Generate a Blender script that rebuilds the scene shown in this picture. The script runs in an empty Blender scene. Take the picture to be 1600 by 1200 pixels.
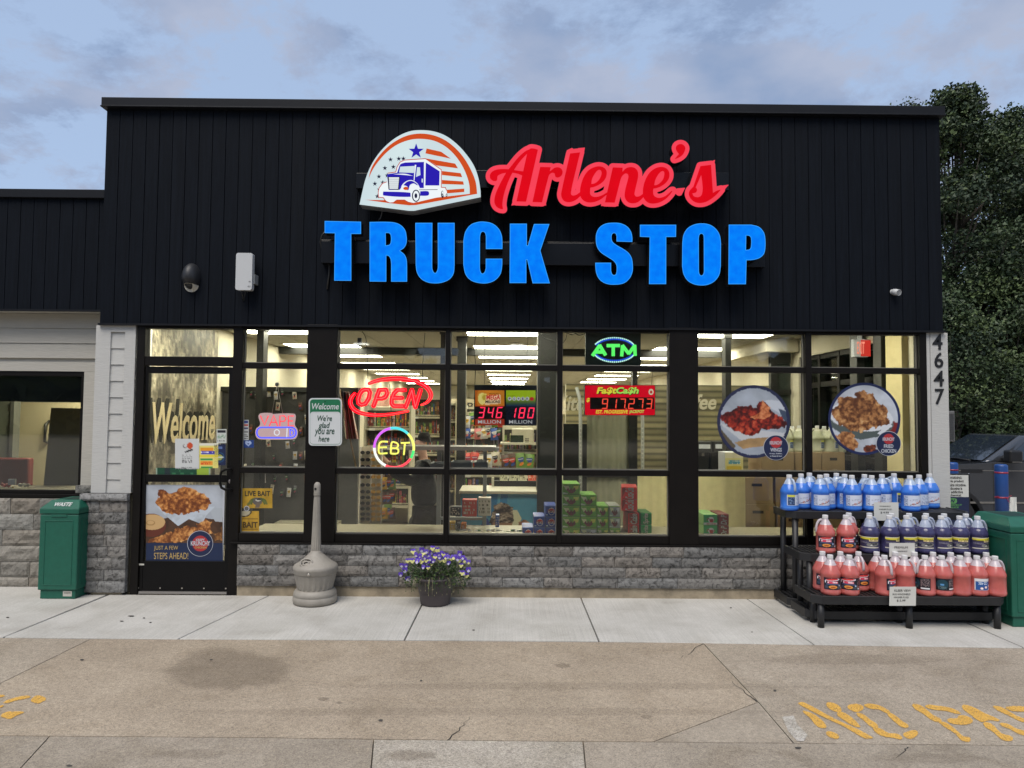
import bpy, bmesh, math, random
import numpy as np
from mathutils import Vector, Matrix
random.seed(7); RNG = np.random.default_rng(7)
R_ = math.radians
scene = bpy.context.scene
COL = scene.collection

# ---------------------------------------------------------------- camera
CAM_H, CAM_D, FOC = 1.70, 6.747, 1110.0          # eye height, distance to the shop front, focal length in 1600-px units
def cam_axes(y=-0.00581247, p=0.0440492, r=0.00827466):
    f = Vector((-math.sin(y)*math.cos(p), math.cos(y)*math.cos(p), math.sin(p)))
    right = Vector((math.cos(y), math.sin(y), 0)); up = right.cross(f)
    return right*math.cos(r)+up*math.sin(r), up*math.cos(r)-right*math.sin(r), f
CR, CU, CF = cam_axes()
cd = bpy.data.cameras.new('camera'); cam = bpy.data.objects.new('camera', cd); COL.objects.link(cam)
cd.sensor_width = 36.0; cd.lens = 36.0*FOC/1600.0; cd.clip_end = 900; cd.clip_start = 0.05
cam.matrix_world = Matrix((( CR.x, CU.x, -CF.x, 0.0), (CR.y, CU.y, -CF.y, -CAM_D), (CR.z, CU.z, -CF.z, CAM_H), (0,0,0,1)))
scene.camera = cam

# ---------------------------------------------------------------- sky, sun, exposure
SUN_EL, SUN_AZ = R_(60), R_(200)                  # behind and a little left of the viewer
w = bpy.data.worlds.new('World'); scene.world = w; w.use_nodes = True
nt = w.node_tree; nt.nodes.clear()
def N(t, kind, **kw):
    n = t.nodes.new(kind)
    for k, v in kw.items(): setattr(n, k, v)
    return n
out = N(nt, 'ShaderNodeOutputWorld'); bg = N(nt, 'ShaderNodeBackground')
sky = N(nt, 'ShaderNodeTexSky', sky_type='NISHITA', sun_disc=False, sun_elevation=SUN_EL, sun_rotation=SUN_AZ)
sky.air_density = 1.0; sky.dust_density = 1.6; sky.ozone_density = 1.6; sky.altitude = 100
tc = N(nt, 'ShaderNodeTexCoord'); sep = N(nt, 'ShaderNodeSeparateXYZ')
nt.links.new(tc.outputs['Generated'], sep.inputs[0])
def math_(t, op, a, b=None, clamp=False):
    n = N(t, 'ShaderNodeMath', operation=op, use_clamp=clamp)
    for i, v in enumerate((a, b)):
        if v is None: continue
        if isinstance(v, (int, float)): n.inputs[i].default_value = v
        else: t.links.new(v, n.inputs[i])
    return n.outputs[0]
zz = math_(nt, 'ADD', math_(nt, 'MAXIMUM', sep.outputs[2], 0.0), 0.22)
comb = N(nt, 'ShaderNodeCombineXYZ')
nt.links.new(math_(nt, 'DIVIDE', sep.outputs[0], zz), comb.inputs[0])
nt.links.new(math_(nt, 'DIVIDE', sep.outputs[1], zz), comb.inputs[1])
nz = N(nt, 'ShaderNodeTexNoise'); nz.inputs['Scale'].default_value = 2.3; nz.inputs['Detail'].default_value = 10; nz.inputs['Roughness'].default_value = 0.66; nz.inputs['Distortion'].default_value = 0.15
mp = N(nt, 'ShaderNodeMapping'); mp.inputs['Location'].default_value = (2.7, 2.2, 2.3); mp.inputs['Scale'].default_value = (1.0, 1.0, 1.0)
nt.links.new(comb.outputs[0], mp.inputs[0]); nt.links.new(mp.outputs[0], nz.inputs['Vector'])
cr = N(nt, 'ShaderNodeValToRGB'); e = cr.color_ramp.elements
e[0].position = 0.475; e[0].color = (0,0,0,1); e[1].position = 0.555; e[1].color = (1,1,1,1)
nt.links.new(nz.outputs['Fac'], cr.inputs[0])
nz2 = N(nt, 'ShaderNodeTexNoise'); nz2.inputs['Scale'].default_value = 4.0; nz2.inputs['Detail'].default_value = 8
nt.links.new(mp.outputs[0], nz2.inputs['Vector'])
cc = N(nt, 'ShaderNodeMix', data_type='RGBA'); mr_ = N(nt, 'ShaderNodeMapRange'); mr_.inputs[1].default_value = .36; mr_.inputs[2].default_value = .62; nt.links.new(nz2.outputs['Fac'], mr_.inputs[0]); nt.links.new(mr_.outputs[0], cc.inputs[0])
SKYK = 1.0
cc.inputs[6].default_value = (1.85, 2.5, 3.85, 1); cc.inputs[7].default_value = (3.15, 3.5, 4.5, 1)
skm = N(nt, 'ShaderNodeMix', data_type='RGBA'); skm.inputs[0].default_value = 0.75
nt.links.new(sky.outputs[0], skm.inputs[6]); skm.inputs[7].default_value = (3.35, 4.35, 6.1, 1)
mx = N(nt, 'ShaderNodeMix', data_type='RGBA')
nt.links.new(math_(nt, 'MULTIPLY', cr.outputs[0], 0.85), mx.inputs[0]); nt.links.new(skm.outputs[2], mx.inputs[6]); nt.links.new(cc.outputs[2], mx.inputs[7])
nt.links.new(mx.outputs[2], bg.inputs[0]); bg.inputs[1].default_value = 0.14
nt.links.new(bg.outputs[0], out.inputs[0])

sd = bpy.data.lights.new('sun', 'SUN'); sun = bpy.data.objects.new('sun', sd); COL.objects.link(sun)
sd.energy = 3.3; sd.angle = R_(38); sd.color = (1.0, 0.93, 0.84)
sdir = Vector((math.sin(SUN_AZ)*math.cos(SUN_EL), math.cos(SUN_AZ)*math.cos(SUN_EL), math.sin(SUN_EL)))
sun.rotation_euler = sdir.to_track_quat('Z', 'Y').to_euler(); sun.location = sdir*30
vs = scene.view_settings; vs.view_transform = 'Standard'; vs.look = 'None'; vs.exposure = 0.0; vs.gamma = 1.0
scene.render.engine = 'CYCLES'; scene.cycles.use_denoising = True
scene.cycles.max_bounces = 8; scene.cycles.transparent_max_bounces = 16; scene.cycles.caustics_reflective = False; scene.cycles.caustics_refractive = False
scene.cycles.sample_clamp_indirect = 4.0

# ---------------------------------------------------------------- where a photo pixel (1600 x 1200) lies on a plane of the place
def ray(px, py):
    return CR*((px-800.0)/FOC) - CU*((py-600.0)/FOC) + CF
def P(px, py, Y=0.0):                              # on the upright plane y = Y
    d = ray(px, py); t = (CAM_D+Y)/d.y
    return Vector((0, -CAM_D, CAM_H)) + d*t
def G(px, py, z=0.0):                              # on the level plane z
    d = ray(px, py); t = (z-CAM_H)/d.z
    return Vector((0, -CAM_D, CAM_H)) + d*t

# ---------------------------------------------------------------- objects
def W(o):
    m = o.matrix_parent_inverse @ o.matrix_basis if o.parent else o.matrix_basis
    return W(o.parent) @ m if o.parent else m
def adopt(c, p, local=False):
    c.parent = p
    if not local: c.matrix_parent_inverse = W(p).inverted()
def tag(o, label=None, cat=None, group=None, kind=None):
    if label: o['label'] = label
    if cat: o['category'] = cat
    if group: o['group'] = group
    if kind: o['kind'] = kind
    return o
def thing(name, label, cat, loc=(0,0,0), rz=0.0, group=None):
    o = bpy.data.objects.new(name, None); COL.objects.link(o); o.empty_display_size = 0.1
    o.location = loc; o.rotation_euler = (0, 0, rz)
    return tag(o, label, cat, group)
def copy_tree(o, parent=None):
    c = o.copy(); COL.objects.link(c)
    if parent: c.parent = parent; c.matrix_parent_inverse = o.matrix_parent_inverse.copy()
    for ch in list(o.children): copy_tree(ch, c)
    return c
def mesh_obj(name, verts, faces, mats, parent=None, local=False, mi=None, smooth=False, bevel=0, segs=2):
    me = bpy.data.meshes.new(name); me.from_pydata([tuple(v) for v in verts], [], faces)
    if not isinstance(mats, (list, tuple)): mats = [mats]
    for m in mats: me.materials.append(m)
    if mi is not None: me.polygons.foreach_set('material_index', mi)
    if smooth is True: me.polygons.foreach_set('use_smooth', [True]*len(me.polygons))
    elif smooth: me.polygons.foreach_set('use_smooth', smooth)
    me.update()
    o = bpy.data.objects.new(name, me); COL.objects.link(o)
    if parent: adopt(o, parent, local)
    if bevel:
        b = o.modifiers.new('bevel', 'BEVEL'); b.width = bevel; b.segments = segs; b.limit_method = 'ANGLE'; b.angle_limit = R_(40)
    return o
class MB:
    def __init__(s): s.v = []; s.f = []; s.m = []; s.s = []
    def add(s, v, f, mi=0, sm=False):
        b = len(s.v); s.v += [tuple(p) for p in v]
        for q in f: s.f.append(tuple(i+b for i in q)); s.m.append(mi); s.s.append(sm)
        return s
    def box(s, x0, x1, y0, y1, z0, z1, mi=0):
        v = [(x0,y0,z0),(x1,y0,z0),(x1,y1,z0),(x0,y1,z0),(x0,y0,z1),(x1,y0,z1),(x1,y1,z1),(x0,y1,z1)]
        return s.add(v, [(0,3,2,1),(4,5,6,7),(0,1,5,4),(1,2,6,5),(2,3,7,6),(3,0,4,7)], mi)
    def hexa(s, a, b, mi=0):                       # 4 bottom + 4 top points
        return s.add(list(a)+list(b), [(0,3,2,1),(4,5,6,7),(0,1,5,4),(1,2,6,5),(2,3,7,6),(3,0,4,7)], mi)
    def prism(s, poly, y0, y1, mi=0):              # poly of (x, z), pushed along y
        n = len(poly); v = [(x, y0, z) for x, z in poly] + [(x, y1, z) for x, z in poly]
        return s.add(v, [tuple(range(n)), tuple(range(2*n-1, n-1, -1))] + [(i, i+n, (i+1)%n+n, (i+1)%n) for i in range(n)], mi)
    def slab(s, poly, z0, z1, mi=0):               # poly of (x, y), pushed along z
        n = len(poly); v = [(x, y, z0) for x, y in poly] + [(x, y, z1) for x, y in poly]
        return s.add(v, [tuple(range(n-1, -1, -1)), tuple(range(n, 2*n))] + [(i, (i+1)%n, (i+1)%n+n, i+n) for i in range(n)], mi)
    def lathe(s, prof, c=(0,0,0), n=24, mi=0, sm=True, sx=1.0, sy=1.0, mis=None):
        v = []; f = []
        for r, z in prof:
            for k in range(n):
                a = 2*math.pi*k/n; v.append((c[0]+r*math.cos(a)*sx, c[1]+r*math.sin(a)*sy, c[2]+z))
        b = len(s.v); s.v += v
        for i in range(len(prof)-1):
            for k in range(n):
                s.f.append((b+i*n+k, b+i*n+(k+1)%n, b+(i+1)*n+(k+1)%n, b+(i+1)*n+k)); s.m.append(mis[i] if mis else mi); s.s.append(sm)
        s.f.append(tuple(b+k for k in range(n-1, -1, -1))); s.m.append(mis[0] if mis else mi); s.s.append(False)
        q = b+(len(prof)-1)*n; s.f.append(tuple(q+k for k in range(n))); s.m.append(mis[-1] if mis else mi); s.s.append(False)
        return s
    def tube(s, pts, r, n=8, mi=0, closed=False, cap=True):
        pts = [Vector(p) for p in pts]; m = len(pts); b = len(s.v)
        rr = r if isinstance(r, (list, tuple)) else [r]*m
        prev = None
        for i, p in enumerate(pts):
            a = pts[i-1] if i > 0 else (pts[-1] if closed else p); c = pts[i+1] if i < m-1 else (pts[0] if closed else p)
            t = (c-a); t = t.normalized() if t.length > 1e-9 else Vector((0,0,1))
            if prev is None:
                u = t.orthogonal().normalized()
            else:
                u = prev - t*prev.dot(t); u = u.normalized() if u.length > 1e-6 else t.orthogonal().normalized()
            prev = u; w_ = t.cross(u)
            for k in range(n):
                an = 2*math.pi*k/n; s.v.append(tuple(p + (u*math.cos(an)+w_*math.sin(an))*rr[i]))
        for i in range(m if closed else m-1):
            j = (i+1) % m
            for k in range(n):
                s.f.append((b+i*n+k, b+i*n+(k+1)%n, b+j*n+(k+1)%n, b+j*n+k)); s.m.append(mi); s.s.append(True)
        if cap and not closed:
            s.f.append(tuple(b+k for k in range(n-1,-1,-1))); s.m.append(mi); s.s.append(False)
            q = b+(m-1)*n; s.f.append(tuple(q+k for k in range(n))); s.m.append(mi); s.s.append(False)
        return s
    def build(s, name, mats, parent=None, local=False, bevel=0, segs=2):
        return mesh_obj(name, s.v, s.f, mats, parent, local, s.m, s.s, bevel, segs)

# ---------------------------------------------------------------- materials
def C8(r, g, b):                                   # 0-255 display colour -> linear
    return tuple(((c/255.0)/12.92 if c/255.0 <= 0.04045 else ((c/255.0+0.055)/1.055)**2.4) for c in (r, g, b))
_M = {}
def M(name, rgb, rough=0.6, metal=0.0, var=0.0, vscale=8.0, bump=0.0, bscale=60.0, spec=0.5, stretch=(1,1,1), coat=0.0, coord='Object', vcol2=None, transl=0.0):
    if name in _M: return _M[name]
    m = bpy.data.materials.new(name); m.use_nodes = True; t = m.node_tree; b = t.nodes['Principled BSDF']
    b.inputs['Base Color'].default_value = (*rgb, 1); b.inputs['Roughness'].default_value = rough; b.inputs['Metallic'].default_value = metal
    b.inputs['Specular IOR Level'].default_value = spec; b.inputs['Coat Weight'].default_value = coat
    if var or bump or vcol2:
        c = N(t, 'ShaderNodeTexCoord'); mp = N(t, 'ShaderNodeMapping'); mp.inputs['Scale'].default_value = stretch
        t.links.new(c.outputs[coord], mp.inputs[0])
    if var or vcol2:
        n = N(t, 'ShaderNodeTexNoise'); n.inputs['Scale'].default_value = vscale; n.inputs['Detail'].default_value = 6; n.inputs['Roughness'].default_value = 0.6
        t.links.new(mp.outputs[0], n.inputs['Vector'])
        r = N(t, 'ShaderNodeValToRGB'); e = r.color_ramp.elements; e[0].position = 0.3; e[1].position = 0.7
        lo = tuple(x*(1-var) for x in rgb); hi = vcol2 if vcol2 else tuple(min(1, x*(1+var)) for x in rgb)
        e[0].color = (*lo, 1); e[1].color = (*hi, 1)
        t.links.new(n.outputs['Fac'], r.inputs[0]); t.links.new(r.outputs[0], b.inputs['Base Color'])
    if bump:
        n2 = N(t, 'ShaderNodeTexNoise'); n2.inputs['Scale'].default_value = bscale; n2.inputs['Detail'].default_value = 4
        t.links.new(mp.outputs[0], n2.inputs['Vector'])
        bp = N(t, 'ShaderNodeBump'); bp.inputs['Strength'].default_value = bump; bp.inputs['Distance'].default_value = 0.01
        t.links.new(n2.outputs['Fac'], bp.inputs['Height']); t.links.new(bp.outputs[0], b.inputs['Normal'])
    _M[name] = m; return m
def EM(name, rgb, k=1.0, base=None):               # things that give off light
    if name in _M: return _M[name]
    m = bpy.data.materials.new(name); m.use_nodes = True; t = m.node_tree; b = t.nodes['Principled BSDF']
    b.inputs['Base Color'].default_value = (*(base or tuple(x*.06 for x in rgb)), 1); b.inputs['Roughness'].default_value = 0.35; b.inputs['Specular IOR Level'].default_value = 0.06
    b.inputs['Emission Color'].default_value = (*rgb, 1); b.inputs['Emission Strength'].default_value = k
    _M[name] = m; return m
def vcol_mat(name='printed_artwork', rough=0.45, emit=0.0, bump=0.0):
    if name in _M: return _M[name]
    m = bpy.data.materials.new(name); m.use_nodes = True; t = m.node_tree; b = t.nodes['Principled BSDF']
    a = N(t, 'ShaderNodeVertexColor', layer_name='Col'); t.links.new(a.outputs[0], b.inputs['Base Color']); b.inputs['Roughness'].default_value = rough
    if emit:
        t.links.new(a.outputs[0], b.inputs['Emission Color']); b.inputs['Emission Strength'].default_value = emit
    _M[name] = m; return m
def srgb2lin(a):
    a = np.clip(a, 0, 1); return np.where(a <= 0.04045, a/12.92, ((a+0.055)/1.055)**2.4)
def printed(name, arr, fn, parent=None, local=False, mat=None, smooth=False, mesh_only=False):
    """a printed surface: arr rows (top first) of sRGB 0-1 colours laid on the surface fn(u, v), u right 0-1, v up 0-1"""
    h, w_ = arr.shape[:2]; v = []
    for j in range(h):
        for i in range(w_): v.append(fn(i/(w_-1), 1-j/(h-1)))
    f = [(j*w_+i, (j+1)*w_+i, (j+1)*w_+i+1, j*w_+i+1) for j in range(h-1) for i in range(w_-1)]
    o = mesh_obj(name, v, f, mat or vcol_mat(), parent, local, smooth=smooth)
    ca = o.data.color_attributes.new('Col', 'FLOAT_COLOR', 'POINT')
    c = np.ones((h*w_, 4), dtype=np.float32); c[:, :3] = srgb2lin(arr.reshape(-1, 3)); ca.data.foreach_set('color', c.ravel())
    return o
def flat(o, u, v):                                 # a flat surface spanned from corner o by vectors u, v
    o, u, v = Vector(o), Vector(u), Vector(v)
    return lambda a, b: tuple(o + u*a + v*b)
# painting helpers for printed surfaces (arrays of sRGB)
def canvas(w_, h, col): a = np.zeros((h, w_, 3)); a[:] = np.array(col)/255.0; return a
def uv(a):
    h, w_ = a.shape[:2]; y, x = np.mgrid[0:h, 0:w_]; return x/(w_-1), y/(h-1)   # y down
def paint(a, mask, col): a[mask] = np.array(col)/255.0
def ell(a, cx, cy, rx, ry, col=None, rot=0.0):
    x, y = uv(a); dx, dy = x-cx, y-cy; c, s = math.cos(rot), math.sin(rot)
    m = ((dx*c+dy*s)/rx)**2 + ((-dx*s+dy*c)/ry)**2 <= 1
    if col is not None: paint(a, m, col)
    return m
def rect(a, x0, y0, x1, y1, col): x, y = uv(a); paint(a, (x>=x0)&(x<=x1)&(y>=y0)&(y<=y1), col)
def polym(a, pts):
    x, y = uv(a); m = np.zeros(x.shape, bool); n = len(pts); j = n-1
    for i in range(n):
        xi, yi = pts[i]; xj, yj = pts[j]
        m ^= ((yi > y) != (yj > y)) & (x < (xj-xi)*(y-yi)/((yj-yi) or 1e-9)+xi); j = i
    return m
def noise2(h, w_, sc, seed=0, octs=4):
    r = np.random.default_rng(seed); out = np.zeros((h, w_)); amp = 1.0
    for o in range(octs):
        n = max(2, int(sc*2**o)); g = r.random((n+2, n+2)); yy = np.linspace(0, n, h, endpoint=False); xx = np.linspace(0, n, w_, endpoint=False)
        iy, ix = yy.astype(int), xx.astype(int); fy, fx = (yy-iy)[:, None], (xx-ix)[None]; fy = fy*fy*(3-2*fy); fx = fx*fx*(3-2*fx)
        a = g[iy][:, ix]; b = g[iy][:, ix+1]; c = g[iy+1][:, ix]; d = g[iy+1][:, ix+1]
        out += amp*((a*(1-fx)+b*fx)*(1-fy)+(c*(1-fx)+d*fx)*fy); amp *= 0.55
    return (out-out.min())/(out.max()-out.min())

# ---------------------------------------------------------------- outlines: traced shapes, unions and offsets
def spl(pts, n=6):                                 # closed smooth outline; a third entry marks a corner
    k = len(pts); out = []
    p = [np.array(q[:2], float) for q in pts]; c = [len(q) > 2 for q in pts]
    for i in range(k):
        a, b = p[i], p[(i+1)%k]; pa, pb = p[i-1], p[(i+2)%k]; L = np.linalg.norm(b-a)
        def tan(prev, cur, nxt): 
            d = nxt-prev; d = d/(np.linalg.norm(d)+1e-9); return d*L
        ta = (b-a) if c[i] else tan(pa, a, b); tb = (b-a) if c[(i+1)%k] else tan(a, b, pb)
        if c[i] and c[(i+1)%k]: out.append(a); continue
        for s in range(n):
            t = s/n; out.append(a*(2*t**3-3*t**2+1)+ta*(t**3-2*t**2+t)+b*(-2*t**3+3*t**2)+tb*(t**3-t**2))
    return np.array(out)
def sd_poly(poly, X, Y):
    d = np.full(X.shape, 1e18); s = np.ones(X.shape); n = len(poly)
    for i in range(n):
        a = poly[i]; b = poly[i-1]; ex, ey = b-a; wx, wy = X-a[0], Y-a[1]
        t = np.clip((wx*ex+wy*ey)/(ex*ex+ey*ey+1e-12), 0, 1); bx, by = wx-ex*t, wy-ey*t
        d = np.minimum(d, bx*bx+by*by)
        c1 = Y >= a[1]; c2 = Y < b[1]; c3 = ex*wy > ey*wx
        s = np.where((c1 & c2 & c3) | (~c1 & ~c2 & ~c3), -s, s)
    return s*np.sqrt(d)
def sd_stroke(pts, rad, X, Y):
    d = np.full(X.shape, 1e9)
    rr = rad if hasattr(rad, '__len__') else [rad]*len(pts)
    for i in range(len(pts)-1):
        a = np.array(pts[i], float); b = np.array(pts[i+1], float); e = b-a; wx, wy = X-a[0], Y-a[1]
        t = np.clip((wx*e[0]+wy*e[1])/(e@e+1e-12), 0, 1)
        d = np.minimum(d, np.hypot(wx-e[0]*t, wy-e[1]*t) - (rr[i]*(1-t)+rr[i+1]*t))
    return d
def contours(F, xs, ys, lvl=0.0):                  # marching squares -> closed loops
    F = F-lvl; F = np.where(F == 0, 1e-9, F); ny, nx = F.shape; seg = {}
    ins = F < 0
    def ptH(j, i): t = F[j,i]/(F[j,i]-F[j,i+1]); return (xs[i]+t*(xs[i+1]-xs[i]), ys[j])
    def ptV(j, i): t = F[j,i]/(F[j,i]-F[j+1,i]); return (xs[i], ys[j]+t*(ys[j+1]-ys[j]))
    code = ins[:-1,:-1]*1 + ins[:-1,1:]*2 + ins[1:,1:]*4 + ins[1:,:-1]*8
    T = {1:[('L','T')],2:[('T','R')],3:[('L','R')],4:[('R','B')],5:[('L','T'),('R','B')],6:[('T','B')],7:[('L','B')],8:[('B','L')],9:[('B','T')],10:[('T','R'),('B','L')],11:[('B','R')],12:[('R','L')],13:[('R','T')],14:[('T','L')]}
    nxt = {}
    for j, i in zip(*np.nonzero((code > 0) & (code < 15))):
        for a, b in T[int(code[j,i])]:
            K = {'T':('h',j,i),'B':('h',j+1,i),'L':('v',j,i),'R':('v',j,i+1)}
            nxt.setdefault(K[a], []).append(K[b]); nxt.setdefault(K[b], []).append(K[a])
    loops = []; used = set()
    for k0 in nxt:
        if k0 in used: continue
        loop = [k0]; used.add(k0); cur = k0
        while True:
            c = [q for q in nxt[cur] if q not in used]
            if not c: break
            cur = c[0]; used.add(cur); loop.append(cur)
        if len(loop) > 5: loops.append(np.array([ptH(j,i) if h == 'h' else ptV(j,i) for h, j, i in loop]))
    return loops
def simplify(L, tol):
    keep = [0]; n = len(L)
    def rec(a, b):
        if b <= a+1: return
        p, q = L[a], L[b % n]; d = q-p; ln = np.hypot(*d)+1e-12; s = L[a+1:b]
        dist = np.abs(d[0]*(s[:,1]-p[1])-d[1]*(s[:,0]-p[0]))/ln if ln > 1e-6 else np.hypot(*(s-p).T)
        k = int(dist.argmax())
        if dist[k] > tol: rec(a, a+1+k); keep.append(a+1+k); rec(a+1+k, b)
    rec(0, n//2); keep.append(n//2); rec(n//2, n)
    return L[sorted(set(keep))]
def fill_loops(loops, depth):                      # even-odd filled loops in the plane, thickness depth -> (verts Nx3, faces)
    cu = bpy.data.curves.new('outline', 'CURVE'); cu.dimensions = '2D'; cu.fill_mode = 'BOTH'; cu.extrude = depth/2
    for L in loops:
        s = cu.splines.new('POLY'); s.points.add(len(L)-1); s.use_cyclic_u = True
        s.points.foreach_set('co', np.hstack([L, np.zeros((len(L),1)), np.ones((len(L),1))]).ravel())
    return curve_mesh(cu)
def curve_mesh(cu):
    ob = bpy.data.objects.new('outline', cu); COL.objects.link(ob)
    dg = bpy.context.evaluated_depsgraph_get(); me = bpy.data.meshes.new_from_object(ob.evaluated_get(dg))
    v = np.zeros(len(me.vertices)*3); me.vertices.foreach_get('co', v); f = [tuple(p.vertices) for p in me.polygons]
    bpy.data.objects.remove(ob); bpy.data.curves.remove(cu); bpy.data.meshes.remove(me)
    return v.reshape(-1, 3), f
def on_wall(loops_px, Yf, depth, Y=None):          # loops traced in photo pixels -> solid on the wall, front face at Yf
    w_ = [np.array([[P(a, b, Yf if Y is None else Y)[i] for i in (0, 2)] for a, b in L]) for L in loops_px]
    v, f = fill_loops(w_, depth)
    return [(x, Yf+depth/2-z, y) for x, y, z in v], f
def wall_obj(name, loops_px, Yf, depth, mat, parent=None, Y=None):
    v, f = on_wall(loops_px, Yf, depth, Y); return mesh_obj(name, v, f, mat, parent)
_TX = {}
def text_geo(s, bold=0.0, shear=0.0, depth=0.0, spacing=1.0, res=3):
    key = (s, bold, shear, depth, spacing, res)
    if key not in _TX:
        cu = bpy.data.curves.new('t', 'FONT'); cu.body = s; cu.align_x = 'LEFT'; cu.offset = bold; cu.shear = shear; cu.extrude = depth; cu.space_character = spacing; cu.resolution_u = res; cu.fill_mode = 'FRONT' if depth == 0 else 'BOTH'
        _TX[key] = curve_mesh(cu)
    return _TX[key]
def text(s, o, u, v, mat, parent=None, name='lettering', bold=0.0, shear=0.0, thick=0.002, spacing=1.0, local=False, extra=None):
    """lettering stretched over the rectangle that starts at o (lower left) with edges u and v; it stands thick proud of it"""
    tv, f = text_geo(s, bold, shear, 0.5 if thick else 0.0, spacing)
    lo, hi = tv.min(0), tv.max(0); o, u, v = Vector(o), Vector(u), Vector(v); n = u.cross(v).normalized()
    vs_ = [o + u*((p[0]-lo[0])/(hi[0]-lo[0])) + v*((p[1]-lo[1])/(hi[1]-lo[1])) + n*(((p[2]+0.5) if thick else 1.0)*(thick or 0.002)) for p in tv]
    if extra is not None: extra.add(vs_, f); return None
    return mesh_obj(name, vs_, f, mat, parent, local)
def wtext(s, x0, y0, x1, y1, Yf, mat, parent=None, **kw):   # lettering on an upright plane, box in photo pixels
    a, b, c = P(x0, y1, Yf), P(x1, y1, Yf), P(x0, y0, Yf)
    return text(s, a, b-a, c-a, mat, parent, **kw)
def rrect(x0, y0, x1, y1, r, n=5):
    out = []
    for cx, cy, a0 in ((x1-r, y0+r, -90), (x1-r, y1-r, 0), (x0+r, y1-r, 90), (x0+r, y0+r, 180)):
        for k in range(n+1): a = R_(a0+90*k/n); out.append((cx+r*math.cos(a), cy+r*math.sin(a)))
    return np.array(out)
def circ(cx, cy, rx, ry=None, n=40, rot=0):
    ry = ry or rx; a = np.linspace(0, 2*np.pi, n, endpoint=False); x, y = rx*np.cos(a), ry*np.sin(a); c, s = math.cos(rot), math.sin(rot)
    return np.stack([cx+x*c-y*s, cy+x*s+y*c], 1)
def glass_mat(name='window_glass', tint=(0.93, 0.95, 0.93), refl=1.6):
    if name in _M: return _M[name]
    m = bpy.data.materials.new(name); m.use_nodes = True; t = m.node_tree; t.nodes.clear()
    o = N(t, 'ShaderNodeOutputMaterial'); tr = N(t, 'ShaderNodeBsdfTransparent'); tr.inputs[0].default_value = (*tint, 1)
    gl = N(t, 'ShaderNodeBsdfGlossy'); gl.inputs['Roughness'].default_value = 0.015
    fr = N(t, 'ShaderNodeFresnel'); fr.inputs[0].default_value = 1.5; mx = N(t, 'ShaderNodeMixShader')
    t.links.new(math_(t, 'MULTIPLY', fr.outputs[0], refl, True), mx.inputs[0]); t.links.new(tr.outputs[0], mx.inputs[1]); t.links.new(gl.outputs[0], mx.inputs[2]); t.links.new(mx.outputs[0], o.inputs[0])
    _M[name] = m; return m
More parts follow.
